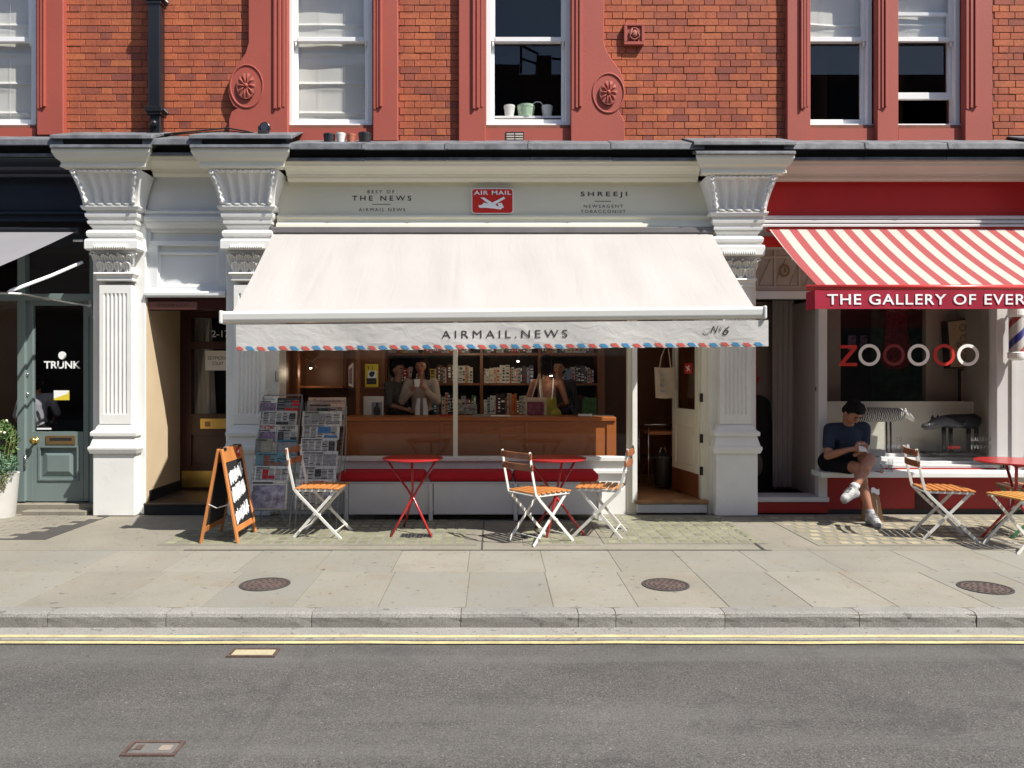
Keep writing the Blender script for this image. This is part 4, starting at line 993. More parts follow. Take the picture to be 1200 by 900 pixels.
for a, b_, t in ((436,457.5,239.3),(697,716,235.6)):
    m0 = MB(); m0.box(X(a,-.05), X(b_,-.05), fy(0,Z(t,-.05))-.001, fy(0,Z(t,-.05))+.004, Z(t+.5,-.05), Z(t,-.05)); part("rule", m0, m_txt, fb)
badge = thing("sign", "red square badge sign with white aeroplane in the middle of the cream fascia", "sign", P(577, 250, -.08))
def rrect(a, t, b_, u, r, Y, n=5):
    x0, x1, z0, z1 = X(a,Y), X(b_,Y), Z(u,Y), Z(t,Y); pts = []
    for cx, cz, s_ in ((x1-r,z0+r,-.5),(x1-r,z1-r,0),(x0+r,z1-r,.5),(x0+r,z0+r,1)):
        for k in range(n+1):
            q = (s_+.5*k/n)*pi; pts.append((cx+r*cos(q), cz+r*sin(q)))
    return pts
m0 = MB(); m0.prism(rrect(552.6,220.6,601.6,250.4,.035,-.09), -.09, -.035); part("border", m0, m_txtw, badge)
m0 = MB(); m0.prism(rrect(553.6,221.6,600.6,249.4,.03,-.094), -.094, -.085); part("panel", m0, mat("badge red", (.55,.03,.02), .35, var=.03), badge)
part("lettering", text_mb("AIR MAIL", X(555.5,-.095), X(599,-.095), Z(228.2,-.095), Z(223.4,-.095), -.096, bold=.02, spacing=1.15), m_txtw, badge)
m0 = MB(); Yq = -.0965
def plane(pts): m0.prism([(X(a,Yq), Z(b_,Yq)) for a, b_ in pts], Yq, Yq+.002)
plane([(560.5,240.5),(565,240),(567,237.5),(582,241),(588,243.5),(587,245.5),(580,244.5),(570,243.5),(562,243.5)])      # fuselage and nose
m0.prism([(X(a,Yq), Z(b_,Yq)) for a, b_ in [(563,231.3),(567.5,231.5),(581,240),(584,244),(577,242.5)]], Yq-.001, Yq+.001)   # far wing
m0.prism([(X(a,Yq), Z(b_,Yq)) for a, b_ in [(590.5,230.5),(592,232.5),(577,241.5),(571,240.5)]], Yq-.0015, Yq+.0005)          # near wing
m0.prism([(X(a,Yq), Z(b_,Yq)) for a, b_ in [(583,238.5),(588,237.8),(590.5,243),(586,245)]], Yq-.002, Yq)
part("aeroplane_emblem", m0, m_txtw, badge)

# window joinery
Yw = .02
m0 = MB(); m0.pbox(305, 267, 327, 603, .0, .1); part("left_panel_post", m0, m_cream, am, bevel=.004)
m0 = MB(); m0.pbox(531, 275, 536.2, 536, Yw, .06); part("mullion", m0, m_cream, am, bevel=.004)
m0 = MB(); m0.pbox(735.5, 275, 746.5, 603, Yw-.02, .10); part("door_post", m0, m_cream, am, bevel=.005)
m0 = MB(); m0.pbox(741, 275, 746.8, 590, Yw-.05, .03); part("post_bead", m0, m_white, am, bevel=.003)
m0 = MB(); m0.pbox(325, 267, 826, 300, Yw-.04, .14); part("head_rail", m0, m_cream, am)
m0 = MB(); m0.pbox(327, 535.5, 735.5, 540.5, Yw-.05, .14); m0.pbox(327, 540.5, 735.5, 553, Yw-.015, .1); m0.pbox(327, 551, 735.5, 555, Yw-.04, .1); part("window_sill", m0, m_white, am, bevel=.004)
m0 = MB(); m0.pbox(327, 555, 735.5, 604, Yw-.005, .1); part("stall_riser", m0, m_white, am)
for a, b_ in ((327,531),(536.2,735.5)):
    m0 = MB(); m0.pbox(a, 300, b_, 536, Yw+.03, .008); part("pane", m0, m_glass, am)
m0 = MB(); m0.pbox(746.5, 590.5, 829, 601.5, -.05, .3); part("stone_step", m0, mat("painted stone step", (.50,.50,.49), .6, var=.1, dirt=.3), am, bevel=.008)
m0 = MB(); m0.pbox(744, 586.5, 831, 590.3, -.065, .5); part("wood_threshold", m0, m_woodfl, am, bevel=.004)
m0 = MB(); m0.pbox(822, 275, 829.5, 588, Yw-.01, .12); m0.pbox(829.5, 275, 836.5, 603, -.005, .12); part("door_jamb", m0, m_cream, am, bevel=.003)
for py in (466, 514, 552):
    m0 = MB(); m0.pbox(820.5, py-5, 824, py+5, Yw-.02, .02); part("hinge", m0, m_black, am)
# interior shell
iy0, iy1 = .14, 2.3
m0 = MB(); m0.box(a0-.06, a0-.02, iy0, iy1, .1, 3.05); m0.box(a1+.02, a1+.06, iy0, iy1, .1, 3.05); m0.box(a0-.06, a1+.06, iy1, iy1+.05, .1, 3.05); part("interior_wall", m0, m_woodint, am)
m0 = MB(); m0.box(a0-.06, a1+.06, iy0, iy1, 3.0, 3.05); part("interior_ceiling", m0, m_roomgrey, am)
m0 = MB(); m0.box(a0-.06, a1+.06, iy0, iy1, .08, .135); part("interior_floor", m0, m_woodfl, am)
# door leaf standing open inward
hx, hy = X(820.5,.06), .06; ex, ey = X(789.5,.80), .80
dv = Vector((ex-hx, ey-hy, 0)); dl = dv.length; du = dv.normalized(); dn = Vector((-du.y, du.x, 0))
if dn.x > 0: dn = -dn      # faces the street side
def leafbox(m0, u0, u1, z0, z1, t0, t1):
    c_ = Vector((hx, hy, 0)) + du*(u0+u1)/2 + dn*(t0+t1)/2 + Vector((0,0,(z0+z1)/2)); m0.obox(c_, du*(u1-u0)/2, dn*(t1-t0)/2, (0,0,(z1-z0)/2))
od = thing_part("open_door", am, "cream half glazed door standing open into the shop")
z0, z1 = .16, 2.45
for nm, parts, mm in (("stile", [(0,.10,z0,z1,-.02,.02)], m_cream), ("stile", [(dl-.10,dl,z0,z1,-.02,.02)], m_cream), ("rail", [(.10,dl-.10,.92,1.12,-.019,.019)], m_cream), ("rail", [(.10,dl-.10,z1-.1,z1,-.019,.019)], m_cream), ("rail", [(.10,dl-.10,.40,.50,-.019,.019)], m_cream),
                      ("lower_panel", [(.10,dl-.10,.50,.92,-.008,.008),(.16,dl-.16,.56,.86,-.014,.014)], m_cream), ("kick_board", [(.0,dl,z0,.42,-.024,.024)], m_woodint)):
    m0 = MB()
    for q in parts: leafbox(m0, *q)
    part(nm, m0, mm, od, bevel=.003)
m0 = MB(); leafbox(m0, .10, dl-.10, 1.12, z1-.1, -.003, .003); part("pane", m0, m_glass, od)
m0 = MB(); leafbox(m0, .20, .42, 1.52, 1.64, .004, .007); part("red_sticker", m0, m_txtr, od)
m0 = MB(); c_ = Vector((hx,hy,0))+du*.31+dn*.009+Vector((0,0,1.58)); m0.obox(c_, du*.05+Vector((0,0,.02)), dn*.001, Vector((0,0,.012))); m0.obox(c_, du*.03-Vector((0,0,.03)), dn*.0013, Vector((0,0,.010))); part("sticker_emblem", m0, m_txtw, od)
m0 = MB(); m0.box(ex+.03, ex+.10, ey+.05, ey+.10, .135, 2.6); part("inner_post", m0, m_woodint, am)

# counter behind the window
ct = thing("counter", "orange wood counter just behind the shop window", "counter", (X(563,.34), .5, .135))
Yc = .34
def cbx(nm, a, t, b_, u, Y, d_, mm, par=ct, **k): m0 = MB(); m0.pbox(a, t, b_, u, Y, d_); return part(nm, m0, mm, par, **k)
cbx("counter_top", 402, 489, 722, 493.5, Yc-.02, .50, m_woodctr, bevel=.004)
for a, b_ in ((407,516),(519,616),(619,711)): cbx("front_panel", a, 497, b_, 560, Yc+.014, .02, m_woodctr)
for a, b_ in ((403,407.5),(515.5,519.5),(615.5,619.5),(711,722)): cbx("front_stile", a, 493.5, b_, 560, Yc, .04, m_woodctr, bevel=.002)
cbx("front_rail", 407.5, 493.5, 711, 497.2, Yc+.003, .03, m_woodctr)
cbx("side_panel", 718, 493.5, 722, 572, Yc+.045, .42, m_woodctr)
# things lying on the counter
for k, (a, b_, h, mm, lb) in enumerate(((515,537,1.4,m_inkr,"red covered pad lying on the counter left of the mullion"),(553,575,1.6,m_inkg,"grey flat pile of papers on counter right of mullion"),(576,598,1.2,m_txtw,"white sheets lying flat on the counter"),(679,694,2.2,m_txtw,"small white booklet pile on the counter near its right end"),(697,719,1.2,m_txtw,"white leaflets at the right end of the counter"))):
    m0 = MB(); m0.pbox(a, 489-h*1.5, b_, 488.9, Yc+.12+.03*k, .16); solo("paper_pile", lb, "papers", m0, mm)

# ---- bookshelf
Ys = 1.55
bs = thing("bookshelf", "tall dark wood bookshelf wall behind the counter", "bookshelf", (X(575,Ys), Ys, .135))
def sb(nm, a, t, b_, u, Y, d_, mm=m_woodint, par=bs, **k): m0 = MB(); m0.pbox(a, t, b_, u, Y, d_); return part(nm, m0, mm, par, **k)
for a, b_ in ((449.5,453.5),(494.5,497.5),(562.5,566),(630.5,634),(700,709)): sb("upright", a, 330, b_, 560, Ys, .30, bevel=.003)
ROWS = [(413.5,416.5,"upper shelf"),(449,451.6,"middle shelf"),(485.5,488.5,"lower shelf")]
for t, u, _ in ROWS + [(378,381,""),(345,348,"")]:
    for a, b_ in ((453.5,494.5),(497.5,562.5),(566,630.5),(634,700)): sb("shelf", a, t, b_, u, Ys+.006, .28, bevel=.002)
sb("back_panel", 449, 330, 709, 560, Ys+.30, .02, m_dark)
palette = [("white",(.55,.54,.50)),("cream",(.52,.46,.34)),("pale grey",(.36,.37,.38)),("black",(.015,.015,.018)),("dark grey",(.08,.08,.09)),("navy",(.03,.04,.10)),("red",(.38,.03,.02)),("maroon",(.16,.02,.03)),
           ("teal",(.04,.17,.18)),("yellow",(.55,.38,.04)),("orange",(.45,.14,.02)),("pink",(.48,.18,.20)),("brown",(.13,.06,.03)),("light blue",(.18,.28,.42)),("green",(.04,.14,.05))]
bm_ = {n: mat("book cover "+n, c, .45, var=.12, vs=25, bump=.05) for n, c in palette}
wts = [9,6,6,5,4,3,3,2,2,1,2,2,3,2,1]
ordn = ["first","second","third","fourth","fifth","sixth","seventh","eighth","ninth","tenth","eleventh","twelfth","thirteenth","fourteenth","fifteenth","sixteenth","seventeenth","eighteenth","nineteenth","twentieth"]
BAYS = [(454,494,"leftmost bay"),(498,562,"bay behind the mullion"),(566.5,630,"third bay"),(634.5,699.5,"rightmost bay")]
for (t, u, rn), hr in zip(ROWS, ((.20,.27),(.17,.235),(.16,.27))):
    for (a, b_, bn) in BAYS:
        x = X(a, Ys)+.003; xe_ = X(b_, Ys)-.004; z = Z(t, Ys)+.001; k = 0; gap = random.uniform(.0, .12)
        lean = 0; hbase = random.uniform(*hr); run = 0; cn_ = None
        while x < xe_ - gap:
            w = random.choice((.018,.022,.026,.032,.036,.045,.055)); 
            if x + w > xe_: break
            if run <= 0: cn_ = random.choices(palette, wts)[0]; run = random.choice((1,1,1,2,3)); hbase = random.uniform(*hr)
            run -= 1
            h = hbase*random.uniform(.93, 1.03); d_ = random.uniform(.14, .20); y = Ys+.02+random.uniform(0,.03)
            nm, col = cn_
            size = "thick" if w > .04 else ("thin" if w < .024 else "medium")
            lab = "%s %s book, %s from left on the %s, %s" % (size, nm, ordn[k] if k < 20 else "last", rn, bn)
            bk = thing("book", lab, "book", (x+w/2, y+d_/2, z), group="books on the shelves behind the counter")
            m0 = MB(); m0.box(x+.0008, x+w-.0008, y, y+d_, z, z+h); cv = part("cover", m0, bm_[nm], bk)
            # printed bands and title strokes on the spine
            m0 = MB(); ink = m_ink if sum(col) > .6 else m_txtw
            zz_ = z+h*.12
            while zz_ < z+h*.9:
                hh = random.uniform(.006,.03); ww = w*random.uniform(.25,.40)
                m0.box(x+w/2-ww, x+w/2+ww, y-.0008, y+.001, zz_, min(zz_+hh, z+h*.95)); zz_ += hh + random.uniform(.006,.03)
            part("spine_print", m0, random.choice((ink, ink, ink, m_inkr, m_inkg)), bk, fix=False, kind='stuff')
            x += w + random.choice((0,0,.001,.004)); k += 1
m0 = MB(); m0.pbox(682, 466, 699, 486, Ys-.03, .02); solo("book", "green illustrated book facing out on lower shelf right", "book", m0, mat("green cover art", (.05,.16,.04), .5, var=.7, vs=30), group="books on the shelves behind the counter")
m0 = MB(); m0.pbox(531, 474, 559, 485, Ys-.02, .02); solo("book", "dark book with white stripes facing out on lower shelf behind mullion", "book", m0, mat("striped cover", (.25,.25,.26), .5, var=.8, vs=22), group="books on the shelves behind the counter")

# ---- joinery at the left of the shop
lj = thing("display_cabinet", "chestnut wood display cabinet at the left end of the shop window", "cabinet", (X(390,.9), .9, .135))
def lb_(nm, a, t, b_, u, Y, d_, mm=m_woodint, **k): m0 = MB(); m0.pbox(a, t, b_, u, Y, d_); return part(nm, m0, mm, lj, **k)
m_woodlt = mat("chestnut boards with painted light", (.24,.085,.028), .42, var=.25, vs=2.2, bump=.06, stretch=(1,1,.25))  # lighter copy of the chestnut joinery, its lit look put into the colour
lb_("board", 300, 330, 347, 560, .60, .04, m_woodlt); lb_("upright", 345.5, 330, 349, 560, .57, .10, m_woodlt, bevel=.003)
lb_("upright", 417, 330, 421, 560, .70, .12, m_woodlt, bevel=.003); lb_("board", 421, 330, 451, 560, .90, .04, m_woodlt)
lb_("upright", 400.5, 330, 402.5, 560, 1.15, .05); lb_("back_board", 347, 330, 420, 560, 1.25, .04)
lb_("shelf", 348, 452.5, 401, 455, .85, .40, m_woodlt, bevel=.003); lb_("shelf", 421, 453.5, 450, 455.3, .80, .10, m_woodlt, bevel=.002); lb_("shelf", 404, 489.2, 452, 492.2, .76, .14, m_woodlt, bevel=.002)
mg = thing("magazine", "yellow magazine with a black and white picture on the upper shelf", "magazine", P(435, 452, .83))
cbx("cover", 427.8, 426.5, 443.3, 453.4, .83, .012, m_inky, mg); cbx("white_area", 431, 434.5, 441.5, 445, .828, .002, m_txtw, mg); cbx("dark_picture", 429.5, 443, 441, 450.5, .827, .002, m_ink, mg)
m0 = MB(); m0.ball(P(435.5,438.5,.827), (.03,.002,.035), 8, 5); m0.ball(P(438,437,.826), (.012,.002,.02), 8, 5); part("dark_figure", m0, m_ink, mg)
part("masthead", text_mb("T I", X(430,.829), X(437,.829), Z(433,.829), Z(429.5,.829), .828, bold=.02), m_ink, mg)
mg = thing("magazine", "pale grey magazine with a standing dark figure on the lower shelf", "magazine", P(438, 489, .80))
cbx("cover", 426, 464.5, 449.3, 489.1, .80, .012, m_paper, mg); cbx("picture", 435.5, 471.5, 447.5, 488.3, .798, .003, m_inkg, mg)
m0 = MB(); Yq = .7965; m0.prism([(X(a,Yq), Z(b_,Yq)) for a, b_ in [(438,488),(437.5,480),(439,477),(441,476),(443,476),(445,478),(446,482),(445.5,488)]], Yq, Yq+.001); m0.ball(P(442,474,Yq), (.018,.001,.024), 8, 5); part("printed_figure", m0, m_ink, mg)
mg = thing("magazine", "white edged magazine standing sideways beside the cabinet upright", "magazine", P(411, 454, .80))
m0 = MB(); p_ = [P(408.5,430,1.0), P(413.5,425,.78), P(413.5,454,.78), P(408.5,452,1.0)]; m0.add(p_+[p+Vector((.01,.01,0)) for p in p_], [(0,1,2,3),(7,6,5,4),(0,4,5,1),(1,5,6,2),(2,6,7,3),(3,7,4,0)]); part("cover", m0, m_paper, mg)
m0 = MB(); q_ = [p_[0].lerp(p_[2], .5).lerp(p, .72)+Vector((-.002,-.002,0)) for p in p_]; m0.add(q_, [(0,1,2,3)]); part("cover_photo", m0, m_inkp, mg)
# little spot lamps seen glowing inside
m_spot = emis("lit spot lamp", (1.0,.85,.6), 14)
for k, (a, b_, Y, lb2) in enumerate(((364,431.5,.75,"small lit spot lamp on the cabinet's dark upper part"),(646,440.6,.82,"tiny lit spot lamp over the counter by the woman in yellow"),(607,423.5,1.1,"tiny lit spot lamp under the top shelf"),(548,408,1.0,"lit spot lamp just under the valance right of the mullion"))):
    c = P(a, b_, Y); t = thing("spot_lamp", lb2, "lamp", c); m0 = MB(); m0.ball(c, (.016,.010,.007), 8, 5); part("bulb", m0, m_spot, t); ld = bpy.data.lights.new('spot_light','POINT'); ld.energy = (.9,.1,1.0,1.7)[k]; ld.color = (1,.78,.52); ld.shadow_soft_size = .05; lo = bpy.data.objects.new('bulb_light', ld); C.objects.link(lo); lo.parent = t; lo.location = (0,-.02,-.06)
    m0 = MB(); m0.lathe((c.x,c.y,c.z+.006), [(.022,0),(.016,.03),(.003,.04),(.003,.2)], 10); part("lamp_shade", m0, m_ironb, t)
m0 = MB(); m0.tube([P(352,412,.9), P(358,420,.9), P(366,424,.9), P(374,418,.9)], .005, 5); m0.tube([P(368,424,.9), P(371,431,.9)], .004, 5); solo("cable", "loose pale cable hanging at top left inside shop", "cable", m0, m_chrome)

# ---- inside the open doorway
rk = thing("trolley", "chrome shelf trolley inside the open doorway", "trolley", P(765, 570, .9))
for a, Y in ((760,.85),(789,.85),(749,1.2)):
    m0 = MB(); m0.tube([P(a, 502, Y), P(a, 566, Y)], .009, 8); part("leg", m0, m_chrome, rk, smooth=True)
m0 = MB(); m0.tube([P(750,500,1.0), P(757,498,.9), P(768,497.5,.85), P(789,497.5,.85)], .011, 8); part("rim", m0, m_chrome, rk, smooth=True)
cbx("tray", 760, 505.5, 789, 509.5, .85, .3, m_woodctr, rk); cbx("tray", 760, 535, 789, 538, .85, .3, m_dark, rk)
bgp = [P(767,536,.9)]
bin_ = thing("waste_bin", "black lidded bin on the floor inside the doorway", "bin", P(778, 570, .8)); m0 = MB(); c = P(777, 569, .95); m0.lathe(c, [(.10,0),(.125,.34),(.13,.34),(.12,.37),(.03,.40),(.001,.41)], 20); part("body", m0, m_plastic, bin_, smooth=False)
m0 = MB(); m0.tube([c+Vector((-.04,0,.40)), c+Vector((-.02,0,.46)), c+Vector((.02,0,.46)), c+Vector((.04,0,.40))], .008, 6); part("handle", m0, m_chrome, bin_)
tb = thing("tote_bag", "hanging cream tote bag with dark print in the shop doorway", "bag", P(779, 466, .55))
m_canvas = mat("cream canvas", (.48,.38,.28), .9, var=.08, vs=8, bump=.5, bs=160, spec=.1)
m0 = MB(); Yb = .55
for s_ in (0, 1):
    m0.grid(12, 12, lambda u, v, s_=s_: P(766.8+1.5*(1-v)+(790.5-766.8-.8*(1-v))*u, 466.2-36*v+.8*sin(pi*u), Yb + (s_*2-1)*(.012+.028*sin(pi*u)*(1-v*.7)) + .006*sin(u*9+v*4)))
part("bag_body", m0, m_canvas, tb, smooth=True)
m0 = MB()
for dy in (-.02,.02):
    m0.tube([P(773,430.5,Yb+dy), P(775,418,Yb+dy), P(779,408,Yb+dy), P(782,402,Yb)], .006, 6); m0.tube([P(786,430.5,Yb+dy), P(784.5,418,Yb+dy), P(783,408,Yb+dy), P(782,402,Yb)], .006, 6)
part("strap", m0, m_canvas, tb)
m0 = MB()
for (a, t, w, h) in ((774,436,4,5),(774,443,5,4),(774,449,5,5),(774,456,6,4)):
    for j in range(3): m0.box(X(a+j*w/3,Yb-.05), X(a+j*w/3+w/3-.5,Yb-.05), Yb-.046, Yb-.043, Z(t+h,Yb-.05), Z(t+j*.7,Yb-.05))
part("print", m0, m_inkg, tb)

# ---- bench
bn = thing("bench", "long white box bench with crimson cushions under the shop window", "bench", (X(550,-.2), -.2, 0))
Yb0 = -.40
m_bench = mat("scuffed white bench paint", (.60,.60,.60), .5, var=.04, vs=3, bump=.08, dirt=.10, dcol=(.15,.13,.12))
def bx(nm, x0, x1, y0, y1, z0, z1, mm, **k): m0 = MB(); m0.box(x0, x1, y0, y1, z0, z1); return part(nm, m0, mm, bn, **k)
zt_ = Z(566.5,Yb0); zb_ = Z(603,Yb0)
xs3 = [X(405,Yb0), X(504.5,Yb0), X(604,Yb0), X(703,Yb0)]
for i in range(3):
    bx("front_panel", xs3[i]+.03, xs3[i+1]-.012, Yb0+.012, Yb0+.03, zb_, zt_-.002, m_bench)
    bx("seat_board", xs3[i]+.002, xs3[i+1]-.002, Yb0+.0, -.01, zt_, zt_+.016, m_bench, bevel=.003)
for i, x in enumerate(xs3):
    bx("leg", x-.018, x+.022, Yb0-.002, Yb0+.04, 0 if i != 3 else .0, zt_, m_bench, bevel=.003); bx("leg", x-.018, x+.022, -.07, -.03, 0, zt_, m_bench)
bx("end_panel", xs3[3]-.012, xs3[3]+.006, Yb0+.04, -.07, zb_, zt_, m_bench)
for a, b_ in ((393.5,496.5),(502,600.5),(602.5,702)):
    x0_, x1_ = X(a,Yb0-.02), X(b_,Yb0-.02); m0 = MB(); m0.box(x0_, x1_, Yb0-.025, -.03, zt_+.018, zt_+.112)
    o = part("cushion", m0, m_cush, bn, bevel=.042, seg=5); o.modifiers["bevel"].limit_method = 'NONE'
    m0 = MB(); ring_ = [(x0_+.02,Yb0-.014),(x1_-.02,Yb0-.014),(x1_-.012,-.045),(x0_+.012,-.045)]
    m0.tube([(x, y, zt_+.094) for x, y in ring_+ring_[:1]], .004, 5); part("cushion_piping", m0, m_cush, bn)
bx("bench_rail", xs3[0], xs3[3], -.16, -.14, .02, .05, m_black)

# ---- the awning
m_fab = cloth("off white acrylic canvas", (.50,.472,.448), .25, bs=2.2, bump=.0)
nt = m_fab.node_tree
def wrinkle(m_, sc, st, dist=.03, map_=(1,1,1)):
    nt = m_.node_tree; N = nt.nodes; L = nt.links; b = N["Principled BSDF"]; tc = N.new("ShaderNodeTexCoord"); mp = N.new("ShaderNodeMapping"); mp.inputs["Scale"].default_value = map_; L.new(tc.outputs["Object"], mp.inputs[0])
    n = N.new("ShaderNodeTexNoise"); n.inputs["Scale"].default_value = sc; n.inputs["Detail"].default_value = 4; n.inputs["Distortion"].default_value = .8; L.new(mp.outputs[0], n.inputs["Vector"])
    bp = N.new("ShaderNodeBump"); bp.inputs["Strength"].default_value = st; bp.inputs["Distance"].default_value = dist; L.new(n.outputs["Fac"], bp.inputs["Height"]); L.new(bp.outputs[0], b.inputs["Normal"])
wrinkle(m_fab, 2.2, .22, .03, (3.2, .6, .6))
aw = thing("awning", "wide off white fabric awning with airmail striped valance over the middle shop", "awning", (0, -.1, 3.04))
T0 = P(320,272.5,-.12); T1 = P(834,272.5,-.12); YBR = -1.49
B0 = P(268,373,YBR); B1 = P(889,368,YBR)
def fab(u, v):   # v 0 at top, 1 at the bar
    p = T0.lerp(T1, u).lerp(B0.lerp(B1, u), v); s = sin(pi*v)
    p.z += -.035*s + .006*s*sin(u*31+v*2) + .004*s*sin(u*67-v*3) + .010*v*v*sin(u*48)*(1-v)*2
    p.z += -.005*math.exp(-((u-.42)/.006)**2)*s + -.005*math.exp(-((u-.12-.03*(1-v))/.008)**2)*s - .004*math.exp(-((u-.72+.02*v)/.008)**2)*s
    return p
m0 = MB(); m0.grid(220, 26, fab); part("fabric", m0, m_fab, aw, smooth=True, fix=False)
m_bar = mat("white powder coated aluminium", (.70,.70,.67), .35, var=.02, bump=.02)
m0 = MB(); zr = Z(271, -.14); m0.box(T0.x-.02, T1.x+.02, -.16, -.05, zr-.02, zr+.045); part("cassette", m0, mat("grey awning cassette", (.16,.15,.15), .5), aw, bevel=.008)
m0 = MB(); n_ = 8; pr = [(-.075,.035),(-.068,-.03),(-.045,-.052),(.01,-.055),(.045,-.04),(.05,.02),(.03,.048),(-.045,.052)]
c0, c1 = P(263.5,372.3,YBR), P(892,366.6,YBR); vs = [(c0.x, c0.y+y, c0.z+z) for y, z in pr]+[(c1.x, c1.y+y, c1.z+z) for y, z in pr]
m0.add(vs, [tuple(range(8)), tuple(reversed(range(8,16)))]+[(i,(i+1)%8,(i+1)%8+8,i+8) for i in range(8)]); part("front_bar", m0, m_bar, aw, bevel=.012, seg=3)
for e_, s_ in ((c0,-1),(c1,1)):
    m0 = MB(); m0.obox(e_+Vector((s_*.012,-.012,0)), (.014,0,0), (0,.070,0), (0,0,.058)); part("end_cap", m0, m_bar, aw, bevel=.01, seg=2)
for x0_, x1_ in ((-2.05,-.5),(2.05,.5)):
    m0 = MB(); m0.tube([(x0_,-.16,2.83), (x0_*.62+x1_*.38,-.85,2.42), (x0_,YBR+.05,1.99)], .022, 8); part("folding_arm", m0, m_bar, aw, smooth=True)
# valance with the airmail edge
m_val = cloth("creased white valance", (.66,.645,.62), .25, bs=6, bump=.0); wrinkle(m_val, 5.0, .30, .03, (1, 1, 1.7))
V0, V1 = X(277.5,-1.52), X(899.5,-1.52); zv1, zv0 = Z(380.5,-1.52), Z(411.5,-1.52)
def vy(x, z): t = (zv1-z)/(zv1-zv0); return -1.54 + t*(.010*sin(x*4.1) + .005*sin(x*9.7+1)) + .006*t
def vz(x, z): return z + (x-V0)/(V1-V0)*.040
m0 = MB(); m0.grid(260, 10, lambda u, v: (V0+(V1-V0)*u, vy(V0+(V1-V0)*u, zv0+(zv1-zv0)*v), vz(V0+(V1-V0)*u, zv0+(zv1-zv0)*v) + .003*sin(u*90)*(1-v)))
va = part("valance", m0, m_val, aw, smooth=True, fix=False)
mr_, mb_ = mat("airmail red print", (.52,.09,.07), .85, bump=0, var=.05), mat("airmail blue print", (.05,.22,.42), .85, bump=0, var=.05)
pitch = (V1-V0)/48.2; hh = .034; mm_ = {0: MB(), 1: MB()}
for k in range(49):
    x0_ = V0 + k*pitch - .015; w_ = pitch*.56; z_ = zv0+.004
    pts = []
    for (dx, dz) in ((.035,0),(.035+w_*.5,0),(.035+w_,0),(w_,hh),(w_*.5,hh),(0,hh)):
        x = min(max(x0_+dx, V0), V1); pts.append((x, vy(x, z_+dz)-.0045, vz(x, z_+dz)+.003*sin((x-V0)/(V1-V0)*90)))
    if pts[2][0]-pts[0][0] > .01: mm_[k % 2].add(pts, [(0,1,2,3,4,5)])
part("red_stripe", mm_[0], mr_, va, fix=False, kind='stuff'); part("blue_stripe", mm_[1], mb_, va, fix=False, kind='stuff')
def wv(x, z): return vy(x, z)-.0035
def vtext(s, a, b_, t, u, nm, **k):
    q = text_mb(s, X(a,-1.54), X(b_,-1.54), Z(u,-1.54)-.012, Z(t,-1.54)-.012, 0, warp=wv, **k); q.v = [(x, y, vz(x, z)-.004) for x, y, z in q.v]; return part(nm, q, m_txt, va)
vtext("AIRMAIL.NEWS", 517.5, 665, 387.5, 396.6, "lettering", spacing=1.45)
vtext("N", 833, 842, 384.5, 393, "lettering", shear=.45); vtext("o", 842.5, 845.5, 386.5, 391, "lettering", shear=.3); vtext("6", 847, 855, 385, 395.5, "lettering", shear=.4)
q = MB(); q.tube([Vector((X(a,-1.55), vy(X(a,-1.55), Z(b_,-1.55))-.005, vz(X(a,-1.55), Z(b_,-1.55))-.012)) for a, b_ in ((825,391),(828,393.5),(832,392.5),(834,389))], .0022, 5); part("swash", q, m_txt, va)
# ================================================================ right gallery shop
gl = thing("shopfront", "red and white gallery shopfront at right with display window and white sill", "shopfront", (4.4, 0, 0))
g0, g1 = XC+.245, XD-.285
def rg_(name, pts, m_, x0=g0, x1=g1, **k): m0 = MB(); m0.runx(px_yz(pts), x0, x1); return part(name, m0, m_, gl, **k)
m_mauve = mat("pale mauve white paint", (.55,.53,.52), .45, var=.04, bump=.06)
rg_("fascia_board", [(212,-.03),(253,-.05),(253,.08),(212,.08)], m_red)
rg_("fascia_moulding", [(252.6,-.075),(253.5,-.11),(256,-.11),(257.5,-.09),(259,-.12),(261,-.12),(262,-.10),(263.5,-.13),(265.5,-.13),(267,-.06),(267,.1),(252.6,.1)], m_mauve)
rg_("red_strip", [(277,-.03),(289.5,-.04),(289.5,.08),(277,.08)], m_red)
def gb(nm, a, t, b_, u, Y, d_, mm, par=gl, **k): m0 = MB(); m0.pbox(a, t, b_, u, Y, d_); return part(nm, m0, mm, par, **k)
gb("head_back", 884, 266, 1230, 292, .02, .1, m_mauve)
m_tan = mat("tan painted transom", (.36,.31,.26), .5, var=.08)
gb("transom_panel", 886, 290, 962, 336, .05, .03, m_tan)
for a, t, b_, u in ((884,289.5,962,293),(884,300,962,303),(884,335,962,341),(907,290,910,341),(936,290,939,341),(884,293,889,341)): gb("transom_rail", a, t, b_, u, .03, .04, m_tan, bevel=.003)
gb("transom_sill", 884, 341, 962, 350, -.01, .08, m_mauve, bevel=.004)
m0 = MB(); c = P(919.5, 317, .03); m0.tube([c+Vector((.05*cos(q), -.0, .06*sin(q))) for q in [2*pi*k/20 for k in range(21)]], .009, 6); m0.tube([c+Vector((0,-.01,.03)), c+Vector((0,-.015,-.02))], .008, 6); part("brass_ring", m0, m_dkbrass, gl)
for k in range(4):
    m0 = MB(); p0_, p1_ = P(890+k*18,333,.045), P(903+k*18,304,.045); m0.bar(p0_, p1_, .02, .006); part("diagonal_bead", m0, m_tan, gl)
gb("window_post", 959.5, 350, 969.5, 553, -.02, .10, m_mauve, bevel=.005); gb("window_post", 959.5, 553, 969.5, 584, -.02, .10, m_mauve)
gb("window_head", 959.5, 292, 1180, 330, -.01, .1, m_mauve)
